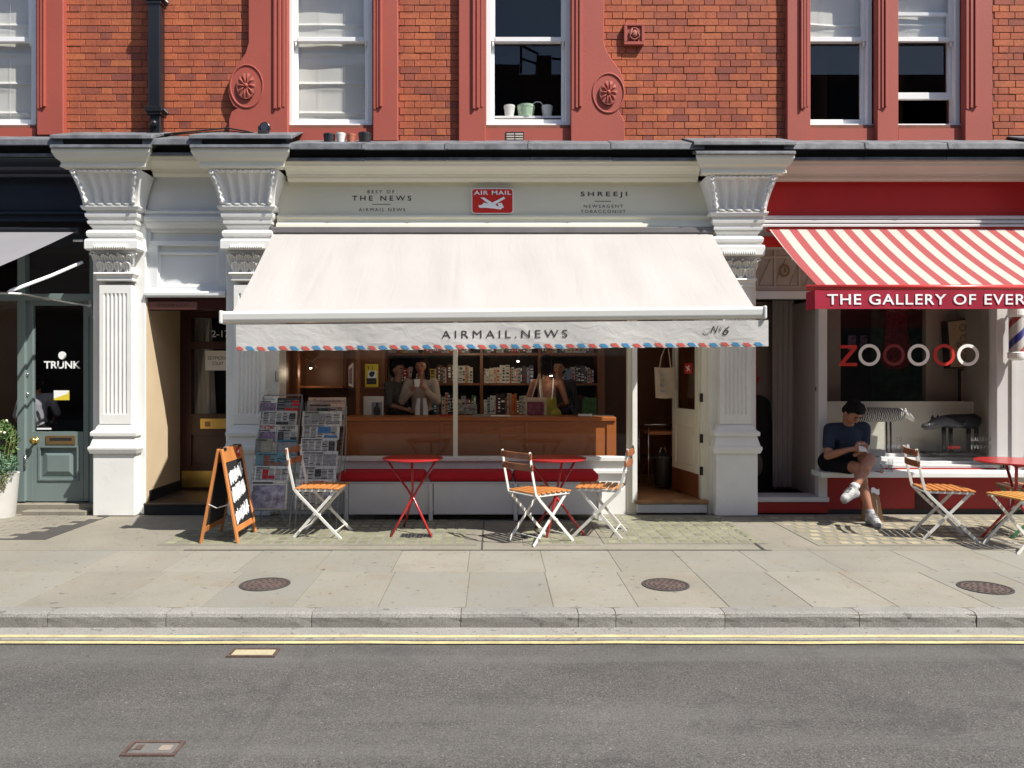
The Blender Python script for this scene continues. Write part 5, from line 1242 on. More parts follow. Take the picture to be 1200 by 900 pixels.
gb("right_post", 1168, 330, 1186, 540, -.03, .14, m_mauve, bevel=.006); gb("right_panel", 1184, 330, 1240, 600, -.0, .1, m_mauve)
gb("right_fillet", 1186, 420, 1190, 540, -.05, .05, m_mauve)
# entrance
gb("door_step", 884, 583.2, 972, 588.5, -.05, .35, m_mauve, bevel=.004); gb("step_riser", 884, 588.5, 970, 601, -.03, .3, m_redd)
er = thing_part("entrance_recess", gl)
gb("side_wall", 884, 350, 886.5, 585, .1, .9, m_redd, er)
m_greige = mat("greige wall", (.30,.25,.215), .8, var=.05)
gb("back_wall", 880, 345, 985, 588, 1.0, .05, m_greige, er)
m0 = MB(); m0.pbox(880, 584, 985, 590, .3, .8); part("floor", m0, m_dark, er)
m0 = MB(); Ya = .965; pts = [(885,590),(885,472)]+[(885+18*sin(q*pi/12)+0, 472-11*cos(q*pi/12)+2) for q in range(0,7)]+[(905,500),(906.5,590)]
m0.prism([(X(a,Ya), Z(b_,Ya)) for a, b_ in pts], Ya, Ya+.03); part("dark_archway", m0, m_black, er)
for a, t, b_, u in ((886.5,522,893,555),): m0 = MB(); m0.ball(P(888.5,545,.95), (.06,.02,.13), 10, 8); part("figure_print", m0, m_greige, er, smooth=True)
gb("red_arrow", 885.5, 431, 887.5, 444, .93, .01, m_txtr, er); m0 = MB(); m0.prism([(X(a,.93), Z(b_,.93)) for a, b_ in ((884,443),(891,441),(886.5,452))], .93, .94); part("arrow_head", m0, m_txtr, er)
def curtain(nm, a0_, b0_, a1_, b1_, t, u, Y, par, amp=.018, nf=5, mm=m_curt):
    def fn(p, q):
        x0_ = a0_+(a1_-a0_)*q; x1_ = b0_+(b1_-b0_)*q; v = P(x0_+(x1_-x0_)*p, t+(u-t)*q, Y); v.y += amp*sin(p*nf*2*pi+q)*(.5+.5*q); return v
    m0 = MB(); m0.grid(nf*10, 10, fn); return part(nm, m0, mm, par, smooth=True, fix=False)
curtain("curtain", 905, 931, 906, 929, 350, 570.5, .80, er, nf=4)
curtain("curtain", 936, 952, 942, 958, 350, 575, .70, er, nf=3); curtain("curtain", 952, 960.5, 955, 960, 350, 578, .5, er, nf=2)
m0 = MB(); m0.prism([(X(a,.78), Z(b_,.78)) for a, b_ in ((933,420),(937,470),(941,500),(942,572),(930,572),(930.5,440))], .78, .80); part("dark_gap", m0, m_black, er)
m0 = MB(); m0.pbox(958.6, 350, 961, 583, .08, 1.0); part("reveal", m0, m_curt, er)
gb("recess_ceiling", 880, 340, 985, 345, .1, 1.0, m_dark, er)
gb("door_handle", 956.2, 453, 957.8, 458, .04, .02, m_black, er)

# base, sill and display box
gb("base_panel", 968, 559.5, 1240, 600.5, .01, .15, m_redd)
gb("plinth_strip", 968, 597, 1240, 602, -.002, .1, m_black)
m_sill = mat("white sill paint", (.74,.74,.72), .5, var=.04, dirt=.08)
zs = Z(553.5,-.19)
sl = MB(); sl.box(X(963,-.19), X(1245,-.19), -.19, .085, Z(559.8,-.19), zs); part("window_ledge", sl, m_sill, gl, bevel=.006)
gb("bottom_rail", 969, 548.6, 1168, 551.3, .055, .03, m_redd)
gb("display_pane", 969.5, 330, 1168, 549, .07, .008, m_glass)
m0 = MB()
for k, (t, u, Y, d_) in enumerate(((545,552,.10,.1),(540.5,546.5,.20,.12),(536,541.5,.30,.12),(531.5,537,.40,.13))): m0.pbox(966, t, 1172, u, Y, d_)
part("display_plinth", m0, m_sill, gl, bevel=.004)
Yk = .56
m_panel = mat("pale display backdrop", (.66,.66,.57), .7, var=.03)
gb("display_backdrop", 966, 470.5, 1130, 534, Yk, .03, m_panel); gb("display_backdrop", 1130, 470.5, 1180, 534, Yk+.003, .03, m_panel)
m_beige = mat("beige interior wall", (.34,.30,.24), .8, var=.05)
gb("inner_wall", 1083, 325, 1200, 472, Yk+.35, .04, m_beige); gb("inner_wall", 1085, 325, 1092, 472, Yk+.31, .04, m_beige)
gb("inner_dark_wall", 966, 325, 1085, 480, 1.7, .05, m_dark); m0 = MB(); m0.pbox(955, 325, 968, 540, .2, 1.5); part("inner_side", m0, m_dark, gl)
gb("inner_ceiling", 960, 320, 1200, 326, .1, 1.6, m_dark)
m0 = MB(); m0.box(X(1172,.1), X(1172,.1)+.03, .1, 1.0, .4, 2.9); part("inner_side", m0, m_beige, gl)
m_green_d = mat("dark green wall hanging", (.012,.035,.022), .9, var=.5, vs=9); m_redtex = mat("dark red patterned textile", (.14,.02,.022), .95, var=.6, vs=30)
t = thing("wall_hanging", "dark green and red textile hanging in the dark part of display window", "textile", P(1050, 470, 1.3))
gb("ground_cloth", 1021, 355, 1083, 470, 1.30, .01, m_green_d, t); m0 = MB(); m0.prism([(X(a,1.29), Z(b_,1.29)) for a, b_ in ((1037,355),(1064,355),(1062,380),(1067,405),(1068,425),(1058,433),(1040,432),(1032,422),(1036,400),(1039,375))], 1.285, 1.295); part("red_figure", m0, m_redtex, t)
for k, (a, t_, b_, u) in enumerate(((992,391,1005,412),(1006,391,1018,412))):
    tt = thing("small_picture", ("left","right")[k]+" of two small dim framed pictures in the dark back wall", "picture", P((a+b_)/2,u,1.6)); gb("frame", a, t_, b_, u, 1.6, .02, m_black, tt); gb("print", a+2, t_+2, b_-2, u-2, 1.595, .006, m_inkp, tt)
# framed picture, tilted
fr = thing("framed_artwork", "black framed faces collage leaning askew on the beige wall", "picture", P(1138, 432, .6))
Yf_ = .72; quad = [(1109.5,376),(1168,369),(1169,429),(1113,432)]
def shr(q, k): cx = sum(a for a,_ in q)/4; cy = sum(b for _,b in q)/4; return [(cx+(a-cx)*k, cy+(b-cy)*k) for a, b in q]
m0 = MB(); m0.prism([(X(a,Yf_), Z(b_,Yf_)) for a, b_ in quad], Yf_, Yf_+.12); part("frame", m0, m_black, fr)
quad2 = [(1111.2,377.5),(1151,372.5),(1152.5,428.5),(1114.5,430.5)]
m_art = mat("parchment print", (.40,.30,.18), .8, var=.15, vs=10); m0 = MB(); m0.prism([(X(a,Yf_-.004), Z(b_,Yf_-.004)) for a, b_ in quad2], Yf_-.004, Yf_); part("picture", m0, m_art, fr)
m0 = MB()
for a, b_, r_ in ((1137,378,5),(1128,384,4),(1145,384,4),(1137,389,3.5),(1129,397,4.2),(1137,398,4),(1146,396,4.2),(1124,404,3),(1133,408,4.5),(1146,409,5),(1128,419,4),(1138,421,5),(1148,421,4)):
    c = P(a, b_, Yf_-.006); rr_ = r_/100*.9
    m0.tube([c+Vector((rr_*cos(q), 0, rr_*1.1*sin(q))) for q in [2*pi*k/10 for k in range(11)]], .0045, 4); m0.ball(c+Vector((-rr_*.35,0,rr_*.2)), (.006,.002,.006), 5, 3); m0.ball(c+Vector((rr_*.35,0,rr_*.2)), (.006,.002,.006), 5, 3)
part("drawn_faces", m0, m_ink, fr, kind='stuff')
gb("red_edge", 1146.5, 405, 1151, 428, Yf_-.008, .003, m_txtr, fr)
for k, (a, b_) in enumerate(((1124.5,1142.5),(1145,1166.5))):
    t = thing("tall_framed_panel", ("left","right")[k]+" of two narrow framed lettered panels low on the beige wall", "picture", P((a+b_)/2, 472, .75))
    gb("frame", a, 432.5, b_, 472, .76, .03, m_black, t); gb("panel", a+2, 434.5, b_-2, 472, .755, .006, m_art, t)
    m0 = MB()
    for j in range(9):
        for i_ in range(3):
            if random.random() < .8: cx = a+5.5+i_*3+random.uniform(-.6,.6); cy = 439+j*3.3; m0.box(X(cx,.75), X(cx+2.2,.75), .750, .753, Z(cy+random.uniform(1,2.6),.75), Z(cy,.75))
    part("vertical_lettering", m0, m_ink, t, kind='stuff')
# letters on the window
Yl = .064
zx = MB(); 
zx.prism([(X(a,Yl), Z(b_,Yl)) for a, b_ in ((984.5,404.5),(1004.5,404.5),(1004.5,408),(990,425.3),(1004.5,425.3),(1004.5,429),(984,429),(984,425.5),(998.5,408.2),(984.5,408.2))], Yl, Yl+.003)
lt = thing("window_lettering", "red and white circles lettering across the gallery window", "lettering", P(1065, 430, Yl)); part("letter", zx, m_txtr, lt)
m_txtd = mat("deep red transparent lettering", (.16,.01,.012), .5)
for cx, mm in ((1018.7,m_txtw),(1047.5,m_txtd),(1076.4,m_txtw),(1106.3,m_txtr),(1134.3,m_txtw)):
    c = P(cx, 416, Yl); R, r_ = 12.8/107.2, 9.1/107.2; m0 = MB(); m0.lathe(c, [(R,0),(R,.003),(r_,.003),(r_,0)], 40, axis='y', cap=False); m0.lathe(c, [(R,.003),(r_,.003)], 40, axis='y', cap=False); part("letter", m0, mm, lt)
m_txth = mat("faint window lettering", (.30,.30,.28), .6)
for s_, a, b_, t_, u, mm in (("TO",1050,1057,512.5,517,m_txth),("EMBER",1040,1066.5,521,525.5,m_txtw),("GALLEVERY",1146,1186-2,512.5,517,m_txth),("EVERYTHI",1150,1183,522,526,m_txth),("NEWS",1111,1125,522.5,526,m_txtr)):
    b2 = min(b_, 1167); part("letter_row", text_mb(s_, X(a if b_ <= 1168 else 1138,Yl), X(b_ if b_ <= 1168 else 1166,Yl), Z(u,Yl), Z(t_,Yl), Yl, spacing=1.4), mm, lt)
# animal sculptures
m_zeb = bpy.data.materials.new("black and white striped hide"); m_zeb.use_nodes = True; nt = m_zeb.node_tree; N = nt.nodes; L = nt.links
tc = N.new("ShaderNodeTexCoord"); w = N.new("ShaderNodeTexWave"); w.inputs["Scale"].default_value = 14; w.inputs["Distortion"].default_value = 3.2; w.inputs["Detail"].default_value = 2; w.inputs["Detail Scale"].default_value = 2; L.new(tc.outputs["Object"], w.inputs["Vector"])
cr = N.new("ShaderNodeValToRGB"); cr.color_ramp.interpolation = 'CONSTANT'; cr.color_ramp.elements[0].color = (.015,.015,.015,1); cr.color_ramp.elements[1].position = .5; cr.color_ramp.elements[1].color = (.55,.55,.52,1); L.new(w.outputs["Fac"], cr.inputs[0]); L.new(cr.outputs[0], N["Principled BSDF"].inputs["Base Color"]); N["Principled BSDF"].inputs["Roughness"].default_value = .7
Yz = .38
zb = thing("animal_sculpture", "striped zebra like animal sculpture on thin black legs in window", "sculpture", P(1040, 531, Yz))
m0 = MB(); ax = [P(998,487,Yz), P(1003,486.5,Yz), P(1015,486,Yz), P(1030,486,Yz), P(1045,486,Yz), P(1056,485.5,Yz), P(1061,486.5,Yz)]; m0.tube(ax, [.03,.075,.085,.085,.08,.07,.03], 14); part("body", m0, m_zeb, zb, smooth=True)
m0 = MB(); m0.tube([P(1059,484,Yz-.02), P(1064,487,Yz-.03), P(1069,491.5,Yz-.04), P(1071,493,Yz-.04)], [.045,.038,.026,.010], 10); m0.ball(P(1061,480,Yz-.02), (.012,.01,.02), 6, 4); part("head", m0, m_potw, zb, smooth=True)
for a in (1038.5, 1043.5): m0 = MB(); m0.tube([P(a,493,Yz), P(a+.8,531,Yz)], .010, 6); part("leg", m0, m_black, zb)
m0 = MB(); m0.tube([P(1005,493,Yz+.05), P(1005,531,Yz+.05)], .010, 6); part("leg", m0, m_black, zb)
Yh = .36
hp = thing("animal_sculpture", "black hog like animal sculpture with grey wooden head", "sculpture", P(1118, 531, Yh))
m_bkw = mat("black painted wood", (.015,.015,.017), .5, var=.3, bump=.3); m_gw = mat("grey weathered wood", (.075,.075,.08), .6, var=.5, vs=14, bump=.5, stretch=(1,1,4))
m0 = MB(); m0.tube([P(1101,494.5,Yh), P(1104,494,Yh), P(1115,493.5,Yh), P(1130,493.5,Yh), P(1140,493.5,Yh), P(1145.5,494.5,Yh), P(1147,495.5,Yh)], [.045,.070,.080,.082,.088,.070,.02], 14); part("body", m0, m_bkw, hp, smooth=True)
m0 = MB(); m0.tube([P(1081,499,Yh-.11), P(1084,500,Yh-.11), P(1090,499,Yh-.11), P(1096,495.5,Yh-.11), P(1106,493.5,Yh-.10), P(1116,496,Yh-.10), P(1126,499,Yh-.09), P(1131,496,Yh-.09), P(1133.5,491,Yh-.09)], [.02,.036,.046,.062,.058,.045,.026,.014,.004], 12); part("head", m0, m_gw, hp, smooth=True)
for a in (1093, 1099): m0 = MB(); m0.lathe(P(a,491,Yh-.1), [(.022,0),(.018,.02),(.002,.05)], 8); part("ear", m0, m_bkw, hp)
m0 = MB(); m0.ball(P(1089,497,Yh-.155), .006, 6, 4); part("eye", m0, m_txtw, hp)
for a, Y in ((1106,Yh-.06),(1114,Yh+.06),(1135,Yh+.06),(1144,Yh-.06)): m0 = MB(); m0.tube([P(a,501,Y), P(a,520,Y), P(a+.3,529,Y)], [.024,.020,.024], 8); m0.ball(P(a,530,Y-.02), (.035,.045,.018), 8, 4); part("leg", m0, m_bkw, hp, smooth=True)
m0 = MB(); m0.pbox(1093, 531, 1156, 533.5, Yh-.14, .26); part("base", m0, m_bkw, hp)
# small things on the ledge
gbx = thing("storage_box", "pale grey flat topped box on the ledge beside the seated man", "box", P(1026, 552, -.02)); YG = -.03
def gx(nm, a, t, b_, u, Y, d_, mm, par, **k): m0 = MB(); m0.pbox(a, t, b_, u, Y, d_); return part(nm, m0, mm, par, **k)
gx("body", 1012, 535, 1033, 553.2, YG, .12, m_mauve, gbx, bevel=.004); gx("lid", 1010, 527.5, 1038, 534.8, YG-.02, .14, mat("grey lid", (.30,.31,.32), .4), gbx, bevel=.004)
def tumbler(a, b_, h, label, liquid=None):
    c = P(a, b_, -.115); t = thing("drinking_glass", label, "glass", c); r_ = .028
    m0 = MB(); m0.lathe(c, [(r_*.8,0),(r_,h),(r_-.003,h),(r_*.8-.003,.006),(.001,.006)], 18, cap=False); m0.lathe(c, [(.001,0),(r_*.8,0)], 18, cap=False); part("tumbler", m0, m_gtumb, t, smooth=True)
    if liquid: m0 = MB(); m0.lathe(c, [(.001,.007),(r_*.78,.007),(r_*.85,h*.35),(.001,h*.35)], 16, cap=False); part("drink", m0, liquid, t)
tumbler(1033.5, 555.4, .13, "left of two clear drinking glasses on the white ledge"); tumbler(1043.5, 555.2, .15, "right of two clear drinking glasses on the white ledge")
m_amb = mat("amber drink", (.35,.12,.03), .3); c = P(1030.5,556.2,-.15); m0 = MB(); m0.lathe(c, [(.035,0),(.045,.03),(.044,.034),(.001,.030)], 16, cap=False); t = solo("small_dish", "small amber dish on the ledge by the drinking glasses", "dish", m0, m_amb)
# floor grille on the base
vt = thing("vent_grille", "dark perforated vent grille in the red base panel", "vent", P(1086, 600, 0)); gx("mesh_panel", 1073, 577, 1100, 604-4, .003, .006, m_black, vt)
m0 = MB()
for j in range(9):
    for i_ in range(12): m0.pbox(1074+i_*2.1, 578+j*2.3, 1075.3+i_*2.1, 579.4+j*2.3, .0, .004)
part("mesh_holes", m0, mat("dark red mesh paint", (.10,.012,.01), .7), vt, kind='stuff')  # dark red squares laid over the black mesh panel
# barber pole on a bracket
bp = thing("barber_pole", "white cased barber pole with red and blue stripes at right edge", "barber pole", P(1190, 421, -.2))
c = P(1191, 418, -.15); r_ = .078; sc = 1/108*.98
m0 = MB(); m0.lathe(c, [(r_*.6,-.04),(r_,-.02),(r_*1.05,0),(r_*1.05,.04),(r_*.95,.05)], 24, cap=True); part("bottom_cap", m0, m_white, bp, smooth=False)
m0 = MB(); m0.lathe((c.x,c.y,c.z+.44), [(r_*.95,-.02),(r_*1.05,0),(r_*1.05,.04),(r_,.09),(r_*.7,.13),(.005,.15)], 24); part("top_cap", m0, m_white, bp, smooth=False)
m_bp = bpy.data.materials.new("barber stripes"); m_bp.use_nodes = True; nt = m_bp.node_tree; N = nt.nodes; L = nt.links
tc = N.new("ShaderNodeTexCoord"); sp = N.new("ShaderNodeSeparateXYZ"); L.new(tc.outputs["Object"], sp.inputs[0])
def mth(op, a, b_=None):
    x = N.new("ShaderNodeMath"); x.operation = op
    for i_, q in enumerate((a, b_)):
        if q is None: continue
        if isinstance(q, (int, float)): x.inputs[i_].default_value = q
        else: L.new(q, x.inputs[i_])
    return x.outputs[0]
ang = mth('DIVIDE', mth('ARCTAN2', mth('SUBTRACT', sp.outputs[1], c.y+.2), mth('SUBTRACT', sp.outputs[0], c.x-P(1190,421,-.2).x)), 2*pi)
ang = mth('DIVIDE', mth('ARCTAN2', sp.outputs[1], sp.outputs[0]), 2*pi)
f_ = mth('FRACT', mth('ADD', mth('ADD', mth('MULTIPLY', sp.outputs[2], 2.4), mth('MULTIPLY', ang, -1.0)), 3.0))
cr = N.new("ShaderNodeValToRGB"); cr.color_ramp.interpolation = 'CONSTANT'; e = cr.color_ramp.elements; e[0].color = (.40,.38,.36,1); e[1].position = .22; e[1].color = (.24,.04,.035,1)
for p_, q in ((.42,(.40,.38,.36,1)),(.68,(.03,.03,.16,1)),(.90,(.40,.38,.36,1))): z_ = e.new(p_); z_.color = q
L.new(f_, cr.inputs[0]); L.new(cr.outputs[0], N["Principled BSDF"].inputs["Base Color"]); N["Principled BSDF"].inputs["Roughness"].default_value = .25
m0 = MB(); m0.lathe(c, [(r_*.9,.045),(r_*.9,.43)], 28); o = part("striped_cylinder", m0, m_bp, bp, smooth=False)
off = Vector((c.x, c.y, c.z)) - wloc(bp); o.location = off
for v in o.data.vertices: v.co -= off
m0 = MB(); m0.tube([(c.x+.02,c.y,c.z-.02),(c.x+.02,-.02,c.z-.02)], .014, 8); m0.tube([(c.x+.02,c.y,c.z+.5),(c.x+.02,-.02,c.z+.5)], .014, 8); part("wall_bracket", m0, m_white, bp)
# striped awning
m_st = cloth("red and white striped canvas", (.7,.7,.7), .2, bs=300, bump=.15)
nt = m_st.node_tree; N = nt.nodes; L = nt.links; tc = N.new("ShaderNodeTexCoord"); sp = N.new("ShaderNodeSeparateXYZ"); L.new(tc.outputs["Object"], sp.inputs[0])
f_ = mth('FRACT', mth('ADD', mth('DIVIDE', sp.outputs[0], .192), 20.0))
lt_ = mth('LESS_THAN', f_, .47); mx = N.new("ShaderNodeMix"); mx.data_type = 'RGBA'; L.new(lt_, mx.inputs[0]); mx.inputs[6].default_value = (.50,.475,.42,1); mx.inputs[7].default_value = (.37,.085,.085,1)
L.new(mx.outputs[2], N["Principled BSDF"].inputs["Base Color"])
for n in N:
    if n.type == 'BSDF_TRANSLUCENT': L.new(mx.outputs[2], n.inputs[0])
sa = thing("awning", "red and white striped awning with red lettered valance over the gallery", "awning", (2.97, -.1, 3))
xa_, xb_ = 2.955, 5.70; Yt_, Yb_ = -.11, -1.28; zt_ = Z(268.5,Yt_); zb_ = Z(334.5,Yb_)
m0 = MB(); m0.grid(60, 14, lambda u, v: (xa_+(xb_-xa_)*u + .02*v, Yt_+(Yb_-Yt_)*v, zt_+(zb_-zt_)*v - .022*sin(pi*v) + .002*sin(u*50)*sin(pi*v))); part("fabric", m0, m_st, sa, smooth=True, fix=False)
m_rbar = mat("red awning bar", (.48,.03,.025), .3, var=.03); c0, c1 = P(944.5,337,Yb_), None; m0 = MB(); m0.tube([(c0.x-.0,Yb_,Z(337,Yb_)), (xb_+.06,Yb_,Z(337,Yb_))], .027, 14); part("front_bar", m0, m_rbar, sa, smooth=True, bevel=0)
m0 = MB(); m0.tube([(xa_-.02,-.09,zt_+.0), (xb_+.02,-.09,zt_+.0)], .028, 12); part("roller", m0, m_rbar, sa)
m_vr = cloth("crimson valance cloth", (.40,.028,.055), .15, bs=7, bump=.5)
v0, v1 = X(955,Yb_-.02), xb_+.03; zv1, zv0 = Z(340,Yb_-.02), Z(362,Yb_-.02)
def ry(x, z): return Yb_-.02 + (zv1-z)*.10*sin(x*3.3)*.3 + .0025*sin(x*19)
m0 = MB(); m0.grid(120, 4, lambda u, v: (v0+(v1-v0)*u, ry(v0+(v1-v0)*u, zv0+(zv1-zv0)*v), zv0+(zv1-zv0)*v)); vr = part("valance", m0, m_vr, sa, smooth=True, fix=False)
m0 = MB(); m0.grid(120, 1, lambda u, v: (v0+(v1-v0)*u, ry(v0+(v1-v0)*u, zv0+.012*v)-.003, zv0+.014*v)); part("hem", m0, m_vr, vr, fix=False)
m0 = MB(); m0.grid(6, 4, lambda u, v: (v0-.0, Yb_-.02+.20*u, zv0+(zv1-zv0)*v)); part("side_flap", m0, m_vr, vr, fix=False)
full = "THE GALLERY OF EVERYTHING"
wfull = (X(1200,-1.3)-X(970,-1.3))
q = text_mb(full, X(970,-1.31), X(970,-1.31)+wfull*1.362, Z(357,-1.31), Z(344.5,-1.31), 0, warp=lambda x, z: ry(x, z)-.006, bold=.012, spacing=1.12); part("lettering", q, m_txtw, vr)
for x0_, x1_ in ((3.2,3.9),(5.1,4.4)): m0 = MB(); m0.tube([(x0_,-.1,2.75), (x1_,-.7,2.5), (x0_,Yb_+.03,2.3)], .018, 8); part("folding_arm", m0, m_mauve, sa)
# ================================================================ folding chairs and tables
def make_chair(label, cm=None, seatm=None):
    cm = cm or m_cmetal; seatm = seatm or m_wslat
    t = thing("folding_chair", label, "chair", (0,0,0))
    for s in (-1, 1):      # back upright running down to the front foot
        y = s*.195
        m0 = MB(); pts = [(-.275,y,.83),(-.250,y,.66),(-.205,y,.455),(-.16,y,.40),(.235,y,.0)]
        for a, b_ in zip(pts, pts[1:]): m0.bar(a, Vector(b_)+(Vector(b_)-Vector(a)).normalized()*.006, .024 if a[2] > .5 else .027, .009, side=(1,0,.2))
        part("back_leg_frame", m0, cm, t, bevel=.002)
        y = s*.172; m0 = MB(); m0.bar((.175,y,.435), (-.215,y,.0), .027, .009, side=(1,0,0)); part("leg", m0, cm, t, bevel=.002)
        m0 = MB(); m0.box(-.20,.20, s*.185-.004, s*.185+.004, .428,.446); part("seat_rail", m0, cm, t)
        m0 = MB(); m0.lathe((.03, s*.184, .213), [(.012,-.022),(.012,.022)], 8, axis='y'); part("pivot", m0, cm, t)
    for nm, x, z in (("stretcher",.175,.062),("stretcher",-.155,.066)):
        m0 = MB(); m0.tube([(x,-.19,z),(x,.19,z)], .006, 6); part(nm, m0, cm, t)
    m0 = MB(); m0.tube([(-.206,-.19,.44),(-.206,.19,.44)], .007, 6); part("cross_bar", m0, cm, t)
    sl = MB(); sl.box(-.0225,.0225,-.20,.20,.449,.464); me = None
    for k in range(7):
        x = -.175 + k*.0605
        if me is None: o = part("seat_slat", sl, seatm, t, bevel=.005, seg=2); me = o.data; o.location = (x,0,0); first = o
        else: o = first.copy(); C.objects.link(o); o.location = (x,0,-.0006*(k-3)**2+.004)
    for z0_, dx in ((.765,-.270),(.665,-.254)):
        m0 = MB(); m0.grid(10, 1, lambda u, v: (dx-.030*sin(pi*u)-.012+.004*v, -.215+.43*u, z0_+.056*v)); m0.grid(10, 1, lambda u, v: (dx-.030*sin(pi*u)+.004+.004*v, -.215+.43*u, z0_+.056*v))
        n = 11; o_ = 0
        for i in range(10): m0.f += [(i, i+1, 22+i+1, 22+i), (11+i, 11+i+1, 33+i+1, 33+i)]; m0.mi += [0, 0]
        m0.f += [(0, 11, 33, 22), (10, 21, 43, 32)]; m0.mi += [0, 0]
        part("back_slat", m0, m_wbrown if True else seatm, t, bevel=.003)
    return t
ch = make_chair("white folding chair with wooden slats beside the left newspaper rack end")
G_ch = "folding bistro chairs on the pavement"
ch['group'] = G_ch
ch.location = (-1.62, -1.07, 0); ch.rotation_euler = (0,0,radians(-4))
dup(ch, (.42, -1.33, 0), radians(37), "white folding chair turned away, left of the right hand red table")
dup(ch, (1.02, -1.06, 0), radians(163), "white folding chair nearest the shop door, facing left")
dup(ch, (4.17, -1.20, 0), radians(-13), "folding chair between the seated man and the large red table")
cy = make_chair("folding chair with yellow orange seat nearest the right edge, in front", None, mat("yellow varnished slats", (.60,.30,.07), .4, var=.15, vs=6)); cy['group'] = G_ch; cy.location = (4.62,-1.66,0); cy.rotation_euler = (0,0,radians(186))
cg = make_chair("green framed folding chair at the right edge behind the yellow seat", m_green, m_wslat); cg['group'] = G_ch; cg.location = (5.03,-1.12,0); cg.rotation_euler = (0,0,radians(168))

def make_table(label, r=.29):
    t = thing("folding_table", label, "table", (0,0,0), group="round red folding tables")
    m0 = MB(); m0.lathe((0,0,0), [(r-.008,.699),(r,.702),(r,.712),(r-.004,.7145),(.001,.7145)], 48); part("table_top", m0, m_redtab, t, smooth=False)
    for (a, b_, nm) in (((-.26,.02,.69),(.22,-.20,0),"leg"),((.22,.06,.69),(-.14,.24,0),"leg"),((.02,-.13,.69),(-.16,-.23,0),"leg")):
        m0 = MB(); A, B = Vector(a), Vector(b_); hub = Vector((0, 0, .34)); pts = [A, A.lerp(hub, .8)+Vector((0,0,.0)), hub.lerp(B, .12), B]
        m0.tube(pts, .0115, 8); part(nm, m0, m_redtab, t, smooth=True)
    m0 = MB(); m0.tube([(-.26,.02,.684),(.22,.06,.684),(.02,-.13,.684),(-.26,.02,.684)], .009, 6); part("top_frame", m0, m_redtab, t)
    m0 = MB(); m0.lathe((0,0,.30), [(.02,0),(.024,.01),(.024,.06),(.02,.07)], 12); part("hub", m0, m_redtab, t)
    return t
tbm = make_table("round red folding table in front of the left bench cushion"); tbm.location = (-.77,-.98,0); tbm.rotation_euler = (0,0,radians(-6))
dup(tbm, (.60,-.99,0), radians(12), "round red folding table between the two white chairs")
t3 = dup(tbm, (4.83,-1.24,0), radians(60), "large round red folding table at the right edge of the pavement"); t3.scale = (1.18,1.18,1.0)

# ================================================================ A-board
ab = thing("a_board", "orange wood framed A board with black chalk panels near the entrance step", "sign board", (-2.42, -1.2, 0))
ny, fy_ = -1.48, -.93; rz_ = .84
def foot(s, y): return Vector((-2.45 + s*.165 + (.0 if s < 0 else 0), y, 0))
for s in (-1, 1):
    pn = thing_part("board_panel", ab)
    top = lambda y: Vector((-2.445 + s*.014, y, rz_)); n_ = Vector((s*.9, 0, .17)).normalized()
    a0_, a1_ = foot(s, ny), foot(s, fy_)
    for y in (ny+.022, fy_-.022):
        m0 = MB(); m0.bar(foot(s, y), top(y), .042, .020, side=(0,1,0)); part("stile", m0, m_aboard, pn, bevel=.003)
    for t0, t1 in ((.11,.17),(.85,1.0)):
        m0 = MB(); c_ = (foot(s,(ny+fy_)/2).lerp(top((ny+fy_)/2), (t0+t1)/2)); ax_ = (top(0)-foot(s,0)); m0.obox(c_, (0,(fy_-ny)/2-.045,0), ax_*(t1-t0)/2, n_*.009); part("rail", m0, m_aboard, pn, bevel=.002)
    m0 = MB(); c_ = foot(s,(ny+fy_)/2).lerp(top((ny+fy_)/2), .51); m0.obox(c_, (0,(fy_-ny)/2-.046,0), (top(0)-foot(s,0))*.34, n_*.004); part("chalkboard", m0, m_chalkb, pn)
    if s > 0:
        m0 = MB(); random.seed(4); ax_ = (top(0)-foot(s,0))
        for row, (ta, tb_) in enumerate(((.64,.78),(.44,.60),(.22,.36))):
            y = ny+.085
            while y < fy_-.10:
                w = random.uniform(.010,.020); k_ = (y-ny)/(fy_-ny)-.5
                b0 = ta + .10*k_ + random.uniform(-.01,.02); b1 = tb_ + .10*k_ + random.uniform(-.03,.01)
                c0_ = foot(s, y).lerp(top(y), b0)+n_*.006; c1_ = foot(s, y+random.uniform(-.02,.02)).lerp(top(y), b1)+n_*.006
                m0.bar(c0_, c1_, w, .001, side=(0,1,0)); 
                if random.random() < .8:
                    q = random.uniform(.2,.9); c2 = c0_.lerp(c1_, q); m0.bar(c2, c2+Vector((0,.032,0))+ax_*random.uniform(-.02,.02), .012, .001, side=tuple(ax_))
                y += random.uniform(.017,.026)
        part("chalk_writing", m0, m_chalk, pn, fix=False, kind='stuff')
        m0 = MB(); c_ = foot(s, fy_-.15).lerp(top(fy_-.15), .925)+n_*.011; m0.obox(c_, (0,.045,0), ax_*.05, n_*.001); part("red_logo", m0, m_txtr, pn)
        m0 = MB(); m0.obox(c_+n_*.0015, (0,.022,.012), (0,-.004,.008), n_*.0006); m0.obox(c_+n_*.002, (0,.010,-.016), (0,.004,.006), n_*.0006); part("logo_emblem", m0, m_txtw, pn)
random.seed(11)
m0 = MB(); pts = [foot(-1,ny+.02).lerp(Vector((-2.46,ny+.02,rz_)), .42)+Vector((.0,-.012,0)), Vector((-2.47,ny+.01,.315)), foot(1,ny+.02).lerp(Vector((-2.43,ny+.02,rz_)), .42)+Vector((0,-.012,0))]
m0.tube(pts, .005, 6); part("chain", m0, m_chrome, ab)
m0 = MB(); m0.box(-2.475,-2.415, ny+.05, ny+.11, rz_-.02, rz_+.006); m0.box(-2.475,-2.415, fy_-.11, fy_-.05, rz_-.02, rz_+.006); part("hinge", m0, m_ironb, ab)

